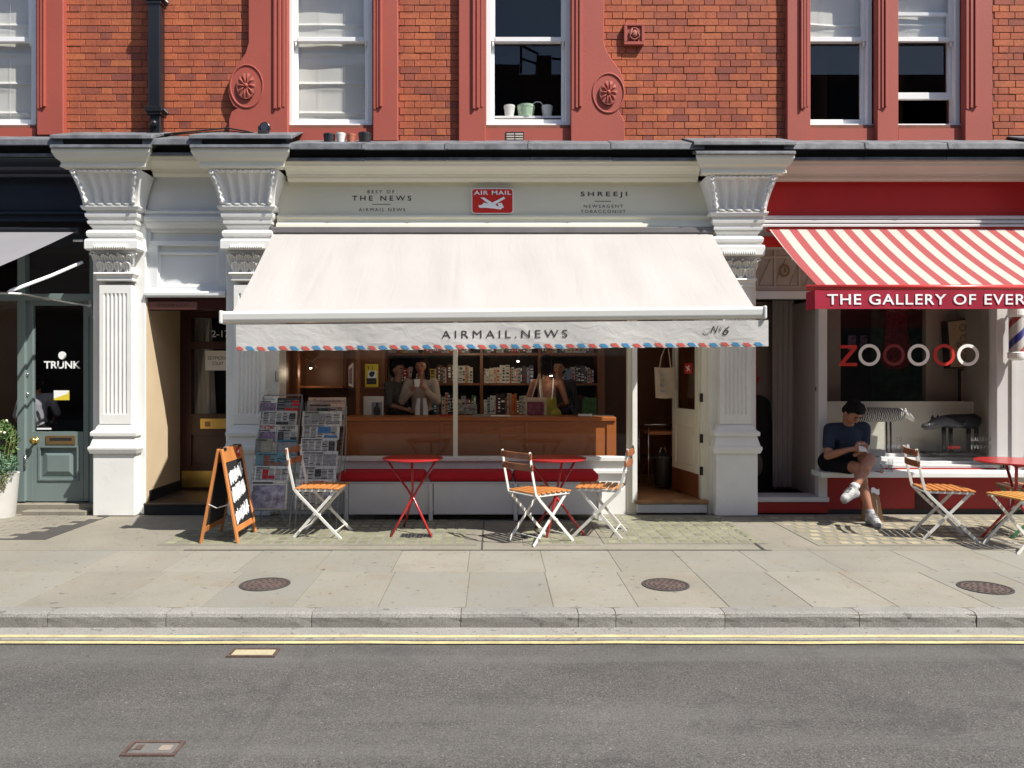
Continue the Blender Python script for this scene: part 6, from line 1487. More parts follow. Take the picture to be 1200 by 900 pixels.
# ================================================================ newspaper racks
def newspaper(x0, x1, z0, z1, y, lean, paper, label, head=None, hc=None, seed=0, photo=None, full=False, cat="newspaper", name="newspaper", cols=4, mainpic=None):
    """front page standing in a rack: leans back by `lean` metres at its top"""
    rnd = random.Random(seed); t = thing(name, label, cat, ((x0+x1)/2, y, z0), group="newspapers and magazines in the wire racks")
    yy = lambda z: y + lean*(z-z0)/(z1-z0)
    m0 = MB(); th = .012
    m0.grid(8, 6, lambda u, v: (x0+(x1-x0)*u, yy(z0+(z1-z0)*v)+.004*sin(u*5+seed), z0+(z1-z0)*v)); k = len(m0.v)
    m0.grid(8, 6, lambda u, v: (x0+(x1-x0)*u, yy(z0+(z1-z0)*v)+th+.004*sin(u*5+seed), z0+(z1-z0)*v))
    m0.add([(x0,yy(z0),z0),(x1,yy(z0),z0),(x1,yy(z0)+th,z0),(x0,yy(z0)+th,z0),(x0,yy(z1),z1),(x1,yy(z1),z1),(x1,yy(z1)+th,z1),(x0,yy(z1)+th,z1)], [(0,1,2,3),(4,5,6,7),(0,3,7,4),(1,2,6,5)])
    part("pages", m0, paper, t, fix=False)
    w, h = x1-x0, z1-z0
    def rect(mb_, a, b_, c, d, e=.0015):
        e += .004
        xa, xb_, za, zb_ = x0+a*w, x0+b_*w, z1-d*h, z1-c*h
        mb_.add([(xa,yy(za)-e,za),(xb_,yy(za)-e,za),(xb_,yy(zb_)-e,zb_),(xa,yy(zb_)-e,zb_)], [(0,1,2,3)])
    body, ink, pic = MB(), MB(), MB(); top = .05
    if head:
        q = text_mb(head, x0+w*.14, x0+w*.86, z1-h*.05-min(.045,h*.2), z1-h*.05, 0, bold=.015, warp=lambda x, z: yy(z)-.0065); part("masthead", q, hc or m_ink, t); top = .05+min(.045,h*.2)/h+.03
    cw = .92/cols; r0 = top; pr = mainpic or (rnd.randrange(cols-1), rnd.randrange(cols-1)+2)
    hgt = 0
    rect(ink, .05, .05+cw*rnd.choice((2,3)), r0+.01, r0+.01+min(.06, .02/h)); r0 += .02+min(.08,.03/h)
    pc0 = rnd.randrange(cols); pc1 = min(cols, pc0+rnd.choice((1,2))); pz = (r0+rnd.uniform(0,.05), min(.95, r0+rnd.uniform(.35,.7)))
    rect(pic, .05+cw*pc0, .04+cw*pc1, *pz, e=.002)
    if full: rect(pic, .05, .95, r0+.02, .95, e=.0022)
    else:
        q0 = rnd.randrange(cols); a_ = rnd.uniform(.5,.75); rect(pic, .05+cw*q0, .04+cw*min(cols,q0+2), a_, a_+.2, e=.0022)
    for c in range(cols if not full else 0):
        z = r0
        while z < .97:
            if rnd.random() < .12 and not (pc0 <= c < pc1 and pz[0]-.05 < z < pz[1]): rect(ink, .05+cw*c, .05+cw*c+cw*rnd.uniform(.6,.9), z, z+.008/h); z += .015/h
            elif pc0 <= c < pc1 and pz[0]-.02 < z < pz[1]: z = pz[1]+.01
            else: rect(body, .055+cw*c, .05+cw*c+cw*rnd.uniform(.78,.9), z, z+.0032/h); z += .0068/h
    part("text_columns", body, m_inkg, t, fix=False, kind='stuff'); part("headlines", ink, m_ink, t, fix=False, kind='stuff'); part("photograph", pic, photo or rnd.choice((m_ink, m_inkg, m_inkp, m_inkb)), t, fix=False)
    return t
m_teal = mat("teal cover", (.10,.36,.40), .6, var=.25, vs=14, objvar=.1); m_mag = mat("violet glossy cover", (.30,.28,.36), .5, var=.7, vs=16, dirt=.8, dcol=(.05,.04,.08)); m_olive = mat("beige bag paper", (.32,.30,.22), .8, var=.1); m_sky = mat("cyan cover", (.08,.34,.50), .4, var=.3, vs=14)
rows = [(466,482),(481.5,498),(498,517),(513,531.5),(530.5,548),(546.5,563.5),(563,596)]
def rackwire(xc, wid, label, yb, yt, tiers, ztop_):
    rk_ = thing("newspaper_rack", label, "rack", (xc, yb, 0), group="wire newspaper racks by the shop window")
    hw = wid/2; fr = MB()
    for s in (-1, 1):
        m0 = MB(); m0.tube([(xc+s*hw, yb-.10, 0), (xc+s*hw, yb-.02, .22), (xc+s*hw, yt+.05, ztop_)], .006, 6); part("upright", m0, m_wire, rk_)
        m0 = MB(); m0.tube([(xc+s*hw, yb+.30, 0), (xc+s*hw, yt+.07, ztop_-.05)], .006, 6); part("rear_upright", m0, m_wire, rk_)
        m0 = MB(); m0.tube([(xc+s*hw, yb-.10, .01), (xc+s*(hw-.12), yb+.0, .17), (xc+s*(hw-.13), yb+.12, .17)], .004, 5); part("foot_brace", m0, m_wire, rk_)
    m0 = MB(); m0.tube([(xc-hw, yb-.10, .012), (xc+hw, yb-.10, .012)], .005, 5); m0.tube([(xc-hw, yb-.04, .17), (xc+hw, yb-.04, .17)], .005, 5); m0.tube([(xc-hw, yt+.05, ztop_), (xc+hw, yt+.05, ztop_)], .006, 6); part("cross_wire", m0, m_wire, rk_)
    for (z, y) in tiers:
        m0 = MB(); d_ = .055
        for zz_ in (z, z+.045, z+.09):
            m0.tube([(xc-hw, y+.05, zz_), (xc-hw, y-d_, zz_), (xc+hw, y-d_, zz_), (xc+hw, y+.05, zz_)], .0019, 5)
        for k in range(6):
            xk = xc-hw+wid*k/5; m0.tube([(xk, y+.03, z-.004), (xk, y-d_, z-.004), (xk, y-d_, z+.09)], .0016, 5)
        part("wire_basket", m0, m_wire, rk_, fix=False)
    return rk_
def tierY(k): return -.36 - .062*k
tiers1 = []
specs1 = [
 (0, 303,324, "magazine with grey masthead and violet picture, top tier of left rack", m_paper, "Saturday", m_inkg, m_inkp, 465),
 (0, 324,351, "black and red covered magazine, top tier of left rack, right side", m_ink, None, None, m_inkr, 466.5),
 (1, 306,347, "broad newspaper with three small photos, second tier of left rack", m_paper, None, None, m_ink, 481.5),
 (2, 301,323, "magazine with pink red title, third tier of left rack", m_paper, "THE TIME", m_inkr, m_inkp, 497.5),
 (2, 323.5,348, "white newspaper beside the pink titled one, third tier of left rack", m_paper, "THE NEWS", m_ink, m_ink, 498),
 (3, 298,318, "beige paper booklet tilted, fourth tier of left rack", m_olive, None, None, m_olive, 514),
 (3, 324,348, "bright blue covered magazine, fourth tier of left rack", m_sky, None, None, m_inkg, 515.5),
 (4, 299,339.5, "teal covered newspaper with brown figure, fifth tier of left rack", m_teal, None, None, m_wbrown, 531),
 (5, 297,338, "foreign newspaper with dense large print, sixth tier of left rack", m_paper, None, None, m_inkr, 546.5),
 (6, 293,335.5, "large violet illustrated newspaper at the bottom of left rack", m_paper, None, None, m_mag, 563)]
for i, (k, a, b_, lb, pp, hd, hc, ph, t) in enumerate(specs1):
    y = tierY(k); u = {0:483,1:499.5,2:518.5,3:533,4:550,5:566,6:597}[k]
    newspaper(X(a,y), X(b_,y), Z(u,y), Z(t,y+.04), y, .05, pp, lb, hd, hc, seed=20+i, photo=ph, full=(i in (0,3,6,9)), cols=3 if b_-a < 30 else 5)
specs2 = [
 (0, 361,403.5, "salmon pink newspaper standing tall at the top of right rack", m_pink, "l'Indépendant", m_wbrown, m_ink, 466),
 (1, 354,400, "white newspaper with a grey photo, second tier of right rack", m_paper, None, None, m_inkg, 482),
 (2, 354,397, "white newspaper with a red title block, third tier of right rack", m_paper, None, None, m_inkb, 497.5),
 (3, 352,393.5, "white newspaper with dark photo, fourth tier of right rack", m_paper, None, None, m_ink, 513.5),
 (4, 353,395, "newspaper with small red masthead at left, fifth tier of right rack", m_paper, None, None, m_inkg, 529),
 (5, 351,393, "newspaper of dense columns, sixth tier of right rack", m_paper, None, None, m_ink, 546.5),
 (6, 346,388, "red and white titled newspaper at the bottom of right rack", m_paper, "LA GAZZETTA", m_inkr, m_mag, 562)]
for i, (k, a, b_, lb, pp, hd, hc, ph, t) in enumerate(specs2):
    y = tierY(k); u = {0:499,1:499.5,2:515.5,3:533,4:549,5:566,6:597}[k]
    if k == 0: u = 500
    newspaper(X(a,y+(.02 if k else .06)), X(b_,y), Z(u,y), Z(t,y+.04), y+(.0 if k else .03), .05, pp, lb, hd, hc, seed=50+i, photo=ph, cols=5)
tz = [(Z({0:482.5,1:499,2:517.5,3:532.5,4:549,5:565.5,6:596}[k], tierY(k)), tierY(k)+.0) for k in range(7)]
y6 = tierY(6)
rackwire((X(294,y6)+X(340,y6))/2+.01, .40, "left wire rack crowded with newspapers and magazines", y6-.0, tierY(0), tz, Z(463,tierY(0)+.05))
rackwire((X(346,y6)+X(394,y6))/2+.02, .40, "right wire rack of newspapers beside the white folding chair", y6-.0, tierY(0), tz, Z(470,tierY(0)+.05))
m0 = MB(); m0.tube([P(305,462,-.1), P(312,458,-.1), P(322,454,-.1), P(324.5,447,-.1), P(324.5,436,-.1)], .005, 6); solo("cable", "thin white cable on the cream panel above the left rack", "cable", m0, m_potw)
m0 = MB(); m0.pbox(322.8, 435.5, 325.6, 447.5, -.03, .02); solo("door_bolt", "small dark metal bolt on the cream panel above left rack", "bolt", m0, m_ironb)

# ================================================================ planter
c = Vector((X(-6,-.18), -.18, 0)); pt = thing("planter", "pale round planter with leafy shrubs at the far left", "planter", c)
m0 = MB(); m0.lathe(c, [(.19,0),(.225,.44),(.228,.46),(.205,.46),(.20,.42),(.001,.42)], 40, cap=False); m0.lathe(c, [(.001,.001),(.19,.001)], 40, cap=False); part("pot", m0, m_concpot, pt, smooth=False)
def foliage(m0, c, R, n, size, up=.3, flat=1.0, rnd=random):
    for _ in range(n):
        while True:
            p = Vector((rnd.uniform(-1,1), rnd.uniform(-1,1), rnd.uniform(-1,1)))
            if .25 < p.length < 1: break
        q = c + Vector((p.x*R[0], p.y*R[1], p.z*R[2])); s_ = size*rnd.uniform(.6,1.3)
        u = (p + Vector((rnd.uniform(-1,1), rnd.uniform(-1,1), up+rnd.uniform(-1,1)))).normalized()*s_; v = u.cross(Vector((rnd.uniform(-1,1), rnd.uniform(-1,1), 1))).normalized()*s_*.42
        m0.add([q-u, q+v, q+u, q-v], [(0,1,2),(0,2,3)])
st = MB()
for k in range(14):
    a = random.uniform(0, 2*pi); st.tube([c+Vector((.06*cos(a), .06*sin(a), .40)), c+Vector((.14*cos(a), .14*sin(a), .6)), c+Vector((.2*cos(a), .18*sin(a), random.uniform(.7,.95)))], .005, 5)
part("stems", st, m_leafy, pt)
m0 = MB(); foliage(m0, c+Vector((-.02,.03,.80)), (.24,.20,.24), 900, .022, .4); foliage(m0, c+Vector((.10,.0,.92)), (.09,.1,.10), 120, .018, .6); part("shrub_foliage", m0, m_leaf, pt, fix=False, kind='stuff')
m0 = MB(); foliage(m0, c+Vector((.03,-.06,.57)), (.25,.20,.13), 1300, .017, .2); foliage(m0, c+Vector((.17,-.10,.52)), (.11,.10,.10), 300, .015, 0); part("trailing_foliage", m0, m_leafb, pt, fix=False, kind='stuff')
m0 = MB(); foliage(m0, c+Vector((.05,-.16,.45)), (.22,.08,.09), 420, .015, -.6)
for k in range(7):
    x = random.uniform(-.05,.20); foliage(m0, c+Vector((x,-.205+x*x*1.6,.38)), (.018,.015,random.uniform(.05,.11)), 40, .012, -1)
part("ivy_foliage", m0, m_leafy, pt, fix=False, kind='stuff')
m0 = MB()
for k in range(14): m0.ball(c+Vector((random.uniform(-.2,.16), random.uniform(-.15,.05), random.uniform(.88,1.02))), .014, 6, 4)
part("blossom", m0, m_flower, pt, kind='stuff')

# ================================================================ opposite terrace, seen only in reflections
YO = -17.4
op = thing("opposite_building", "dark brick terrace across the street reflected in the shop glass", "building", (0, YO, 0))
m_ob = mat("dark brown brick", (.10,.055,.04), .9, var=.3, vs=2)  # one even dark brown colour for the terrace opposite
m0 = MB(); m0.box(-26, .9, YO-8, YO, 0, 12.1); m0.box(.9, 26, YO-8, YO+.01, 0, 11.75); m0.box(-26, 26, YO-.3, YO+.25, 3.6, 3.9); part("wall", m0, m_ob, op)
m0 = MB(); m0.box(1.5, 2.0, YO-1.2, YO-.2, 11.2, 12.5); m0.box(-14, -12.8, YO-1.2, YO-.2, 11.8, 14); part("chimney", m0, m_ob, op)
m0 = MB()
for a, b_ in (((.95,YO,11.8),(.95,YO,12.75)),((.95,YO,12.75),(1.55,YO,12.45)),((2.0,YO,12.3),(6,YO,11.95)),((6,YO,11.3),(6,YO,11.95)),((.95,YO,12.3),(1.55,YO,12.1))): m0.tube([a, b_], .04, 6)
part("roof_railing", m0, m_black, op)
for fl in range(3):
    for k in range(-10, 11):
        m0 = MB(); x = k*2.3+.4; z = 4.6+fl*2.5; m0.box(x-.45, x+.45, YO+.001, YO+.04, z, z+1.6); w_ = part("window", m0, m_white2 if False else m_ironb, op)
for k in range(-5, 6):
    m0 = MB(); m0.box(k*4.4-1.7, k*4.4+1.7, YO+.001, YO+.06, .5, 3.2); part("shop_window", m0, m_ironb, op)
# ================================================================ people
def cap_mb(m0, p0, p1, r0, r1, n=14):
    p0, p1 = Vector(p0), Vector(p1); d = p1-p0; L_ = d.length
    if L_ < 1e-5: m0.ball(p0, r0, n, 8); return
    d.normalize(); u = d.orthogonal().normalized(); w = d.cross(u); rings = []
    for k in range(1, 5): a = -pi/2 + pi/2*k/4; rings.append((p0 + d*(sin(a)*r0), cos(a)*r0))
    for k in range(0, 4): a = pi/2*k/4; rings.append((p1 + d*(sin(a)*r1), cos(a)*r1))
    vs = [p0-d*r0]
    for c_, r_ in rings:
        for i in range(n): a = 2*pi*i/n; vs.append(c_ + (u*cos(a)+w*sin(a))*r_)
    vs.append(p1+d*r1); N_ = len(rings); fs = []
    for i in range(n): fs.append((0, 1+(i+1) % n, 1+i)); fs.append((len(vs)-1, 1+(N_-1)*n+i, 1+(N_-1)*n+(i+1) % n))
    for j in range(N_-1):
        for i in range(n): fs.append((1+j*n+i, 1+j*n+(i+1) % n, 1+(j+1)*n+(i+1) % n, 1+(j+1)*n+i))
    m0.add(vs, fs)
def blob(name, parts, m_, parent, voxel=.008, smooth_it=4, label=None):
    m0 = MB()
    for q in parts:
        if q[0] == 'c': cap_mb(m0, *q[1:])
        elif q[0] == 'e': m0.ball(q[1], q[2], 20, 14, q[3] if len(q) > 3 else None)
    off = wloc(parent)
    me = mkmesh("tmp", m0, m_, off=off, fix=True); o = bpy.data.objects.new("tmp", me); C.objects.link(o)
    r = o.modifiers.new("r", 'REMESH'); r.mode = 'VOXEL'; r.voxel_size = voxel; r.use_smooth_shade = True
    s = o.modifiers.new("s", 'SMOOTH'); s.iterations = smooth_it; s.factor = .5
    bpy.context.view_layer.update(); dg = bpy.context.evaluated_depsgraph_get()
    me2 = bpy.data.meshes.new_from_object(o.evaluated_get(dg)); me2.name = name; bpy.data.objects.remove(o); bpy.data.meshes.remove(me)
    me2.polygons.foreach_set("use_smooth", [True]*len(me2.polygons)); me2.materials.clear(); me2.materials.append(m_)
    o = bpy.data.objects.new(name, me2); C.objects.link(o); o.parent = parent
    if label: o['label'] = label
    return o
def eul(x, y, z):
    from mathutils import Euler
    return Euler((x, y, z)).to_matrix()

# ---- the seated man
# ledge top height
zl = Z(553.5,-.19)
mn = thing("person", "man in slate navy t-shirt and black shorts sitting cross legged on ledge, reading phone", "person", (3.72, -.3, 0))
pel = Vector((X(984,-.10), -.08, zl+.115)); chest = Vector((X(990.5,-.13), -.17, Z(513,-.17))); neck = Vector((X(994,-.20), -.20, Z(497,-.2)))
headc = Vector((X(999.5,-.30), -.30, Z(484,-.30)))
shL = Vector((X(972.5,-.16), -.16, Z(503,-.16))); shR = Vector((X(1012.5,-.18), -.18, Z(501.5,-.18)))
elL = Vector((X(969,-.26), -.28, Z(534,-.26))); elR = Vector((X(1014.5,-.30), -.27, Z(529,-.30)))
wrL = Vector((X(993,-.48), -.47, Z(527.5,-.48))); wrR = Vector((X(1003,-.46), -.45, Z(533,-.46)))
phone = Vector((X(1010,-.50), -.50, Z(523.5,-.50)))
hipL = pel + Vector((-.085,0,-.01)); hipR = pel + Vector((.09,-.01,-.01))
knA = Vector((X(1007,-.52), -.50, Z(549,-.52)))        # lower leg: foot on the ground
knB = Vector((X(1020,-.55), -.53, Z(538.5,-.55)))      # crossed leg over it
anA = Vector((X(1020,-.62), -.62, .10)); toA = Vector((X(1027,-.74), -.77, .035))
anB = Vector((X(1001.5,-.66), -.64, Z(573.5,-.66))); toB = Vector((X(989,-.72), -.73, Z(584,-.72)))
Rh = eul(radians(47), 0, radians(20))
def H(x, y, z): return headc + Rh @ Vector((x, y, z))
body = [
 ('c', pel+Vector((0,.0,.03)), chest, .125, .135), ('c', chest+Vector((-.07,0,.02)), chest+Vector((.07,0,.02)), .10, .10), ('c', shL, shR, .058, .058),
 ('c', chest+Vector((0,.02,.08)), neck, .075, .058), ('c', neck, H(0,.02,-.07), .055, .052),
 ('e', H(0,.015,.02), (.075,.093,.092), Rh), ('c', H(0,-.02,-.05), H(0,-.045,-.075), .056, .032), ('c', H(-.03,-.035,-.03), H(.03,-.035,-.03), .042, .042), ('e', H(0,-.05,.03), (.055,.035,.045), Rh),
 ('c', H(0,-.080,.012), H(0,-.100,-.026), .008, .013), ('c', H(-.012,-.088,-.030), H(.012,-.088,-.030), .009, .009), ('c', H(-.018,-.078,-.056), H(.018,-.078,-.056), .009, .009),
 ('e', H(-.077,.012,-.01), (.010,.020,.030), Rh), ('e', H(.077,.012,-.01), (.010,.020,.030), Rh), ('c', H(-.040,-.075,.022), H(-.014,-.080,.022), .010, .009), ('c', H(.040,-.075,.022), H(.014,-.080,.022), .010, .009),
 ('c', shL, elL, .052, .040), ('c', elL, elL.lerp(wrL,.35), .041, .042), ('c', elL.lerp(wrL,.35), wrL, .042, .027),
 ('c', shR, elR, .052, .040), ('c', elR, elR.lerp(wrR,.35), .041, .042), ('c', elR.lerp(wrR,.35), wrR, .042, .027),
 ('c', hipL, knA, .092, .058), ('c', hipR, knB, .092, .060),
 ('c', knA, knA.lerp(anA,.30), .056, .060), ('c', knA.lerp(anA,.30)+Vector((0,.012,0)), anA, .058, .034), ('c', anA, anA+Vector((0,.03,-.05)), .035, .034), ('c', anA, toA, .034, .026),
 ('c', knB, knB.lerp(anB,.30), .058, .060), ('c', knB.lerp(anB,.30)+Vector((.01,.014,-.01)), anB, .058, .034), ('c', anB, anB+Vector((.02,.02,-.045)), .034, .032), ('c', anB, toB, .034, .026),
]
def hand(wr, palm, fdir, up, thumb_side, curl=.6, s=1.0, n=None):
    """palm block plus five bent fingers"""
    out = []; f = Vector(fdir).normalized(); side = Vector(up).normalized(); side = (side - side.project(f)).normalized(); nrm = f.cross(side)
    out.append(('c', wr, palm, .026*s, .025*s))
    for k, (o_, L_) in enumerate(((-.030,.062),(-.010,.074),(.011,.072),(.030,.056))):
        b0 = palm + side*o_*s + f*.03*s; out.append(('c', palm + side*o_*s*.8, b0, .015*s, .0105*s))
        b1 = b0 + (f*cos(curl*.5) + nrm*sin(curl*.5))*L_*.45*s; b2 = b1 + (f*cos(curl*1.3) + nrm*sin(curl*1.3))*L_*.33*s; b3 = b2 + (f*cos(curl*2) + nrm*sin(curl*2))*L_*.26*s
        out += [('c', b0, b1, .0100*s, .0088*s), ('c', b1, b2, .0088*s, .0078*s), ('c', b2, b3, .0078*s, .0068*s)]
    t0 = palm + side*thumb_side*.030*s - f*.01*s; t1 = t0 + (side*thumb_side*.7 + f*.6 + nrm*.3).normalized()*.036*s; t2 = t1 + (side*thumb_side*.2 + f*.9 + nrm*.5).normalized()*.030*s
    out += [('c', t0, t1, .0125*s, .0105*s), ('c', t1, t2, .0105*s, .0085*s)]
    return out
pA = phone + Vector((-.040,.012,-.018)); pB = phone + Vector((.022,.022,-.045))
body += hand(wrL, pA, (1,-.15,.10), (0,.35,1), 1, .55); body += hand(wrR, pB, (.15,-.1,1), (1,-.2,0), -1, .5)
blob("body", body, m_skin, mn, voxel=.0052, smooth_it=3)
# clothing
sh = [('c', pel+Vector((0,.0,.0)), chest, .142, .148), ('c', chest+Vector((-.075,0,.02)), chest+Vector((.075,0,.02)), .112, .112), ('c', shL+Vector((.01,0,.0)), shR+Vector((-.01,0,0)), .070, .070), ('c', chest+Vector((0,.02,.06)), neck+Vector((0,.012,-.025)), .085, .064),
      ('c', shL, shL.lerp(elL,.62), .066, .060), ('c', shR, shR.lerp(elR,.62), .066, .060), ('c', pel+Vector((-.06,-.02,-.02)), pel+Vector((.06,-.02,-.02)), .118, .118)]
for k in range(7):   # folds
    a = pel.lerp(chest, .0+k*.13)+Vector((-.11,-.115,0)); sh.append(('c', a, a+Vector((.11,-.030,.03*((-1)**k))), .010, .013)); sh.append(('c', a+Vector((.11,-.030,.03*((-1)**k))), a+Vector((.22,.005,.05*((-1)**k))), .013, .009))
blob("t_shirt", sh, m_shirt, mn, voxel=.008, smooth_it=3)
so = [('c', hipL+Vector((0,.02,-.0)), hipL.lerp(knA,.66), .112, .090), ('c', hipR+Vector((0,.02,0)), hipR.lerp(knB,.62), .112, .094), ('c', hipL+Vector((-.01,.03,-.01)), hipR+Vector((.01,.03,-.01)), .115, .115)]
blob("shorts", so, m_shorts, mn, voxel=.008, smooth_it=3)
hr = [('e', H(0,.030,.045), (.087,.092,.080), Rh), ('e', H(0,-.035,.085), (.070,.055,.040), Rh), ('e', H(0,.075,-.01), (.070,.045,.075), Rh), ('e', H(-.068,.02,.02), (.018,.04,.045), Rh), ('e', H(.068,.02,.02), (.018,.04,.045), Rh)]
rr_ = random.Random(3)
for k in range(110):
    a, b_ = rr_.uniform(0, 2*pi), rr_.uniform(.1, 1.35); d_ = Vector((sin(b_)*cos(a)*.085, sin(b_)*sin(a)*.09, cos(b_)*.082)); p_ = H(0,.028,.045) + Rh @ d_; hr.append(('c', p_, p_ + Rh @ (d_.normalized()*.012+Vector((0,-.018,.004))), .014, .006))
blob("hair", hr, m_hair, mn, voxel=.006, smooth_it=1)
for sgn in (-1, 1):
    m0 = MB(); m0.ball(H(sgn*.028,-.076,.006), (.012,.006,.004), 10, 6, Rh); part("eye", m0, m_hair, mn, smooth=True); m0 = MB(); m0.tube([H(sgn*.012,-.092,.030), H(sgn*.030,-.090,.034), H(sgn*.046,-.078,.028)], .0045, 6); part("eyebrow", m0, m_hair, mn)
def shoe(an, to, nm, heel):
    d = (to-an); d.normalize(); parts = [('c', an+Vector((0,0,-.015)), an.lerp(to,.55), .044, .044), ('c', an.lerp(to,.5), to, .046, .040), ('c', an+heel, an.lerp(to,.3), .040, .042), ('c', an+Vector((0,0,.028)), an, .040, .044)]
    s_ = blob("shoe", parts, m_shoe, mn, voxel=.006, smooth_it=2)
    dn_ = heel.normalized(); sole = [('c', an+heel*1.25, an.lerp(to,.5)+heel*.62, .036, .036), ('c', an.lerp(to,.5)+heel*.62, to+heel*.35+d*.01, .038, .034)]
    o = blob("sole", sole, m_shoeg, mn, voxel=.006, smooth_it=2)
    m0 = MB(); 
    for k in range(4):
        c_ = an.lerp(to, .25+k*.13) - heel.normalized()*.045; sd = d.cross(heel.normalized())*.026; m0.tube([c_-sd, c_+sd], .004, 5)
    part("laces", m0, m_shoeg, mn)
shoe(anA, toA, "shoe", Vector((0,.03,-.055))); shoe(anB, toB, "shoe", Vector((.030,.02,-.045)))
for a, b_ in ((anA, knA), (anB, knB)):
    m0 = MB(); m0.tube([a+(b_-a).normalized()*.02, a+(b_-a).normalized()*.055], .041, 14); part("sock", m0, m_txtw if a is anB else m_shoeg, mn, smooth=True)
# phone he holds
ph = thing("smartphone", "white smartphone held in the seated man's hands", "phone", phone); m0 = MB(); q = eul(radians(-52), 0, radians(-12))
m0.obox(phone, q @ Vector((.036,0,0)), q @ Vector((0,.0045,0)), q @ Vector((0,0,.072))); part("case", m0, m_potw, ph, bevel=.004)
m0 = MB(); m0.obox(phone + q @ Vector((0,.0052,0)), q @ Vector((.032,0,0)), q @ Vector((0,.0005,0)), q @ Vector((0,0,.066))); part("screen", m0, m_black, ph)
# paper bag at his foot
pb = thing("paper_bag", "brown paper bag with white top standing behind the man's foot", "bag", (X(1020,-.35), -.35, 0)); cx = X(1021.5,-.38)
m0 = MB(); 
pr_ = [(cx-.10,-.45,0),(cx+.08,-.47,0),(cx+.10,-.33,0),(cx-.08,-.31,0),(cx-.085,-.42,.20),(cx+.065,-.43,.20),(cx+.085,-.34,.20),(cx-.065,-.33,.20),(cx-.05,-.385,.31),(cx+.06,-.39,.31),(cx+.062,-.375,.31),(cx-.048,-.37,.31)]
m0.add(pr_, [(0,3,2,1),(0,1,5,4),(1,2,6,5),(2,3,7,6),(3,0,4,7),(4,5,9,8),(5,6,10,9),(6,7,11,10),(7,4,8,11),(8,9,10,11)]); part("bag", m0, m_kraft, pb)
m0 = MB(); m0.grid(6, 3, lambda u, v: (cx-.02+.085*u, -.405-.01*v, .335-.055*v+.012*sin(u*6))); part("tissue", m0, m_txtw, pb, smooth=True, fix=False)
m0 = MB(); m0.tube([(cx+.02,-.44,.22),(cx+.03,-.44,.12),(cx+.018,-.458,.02)], .005, 5); part("handle", m0, m_potw, pb)

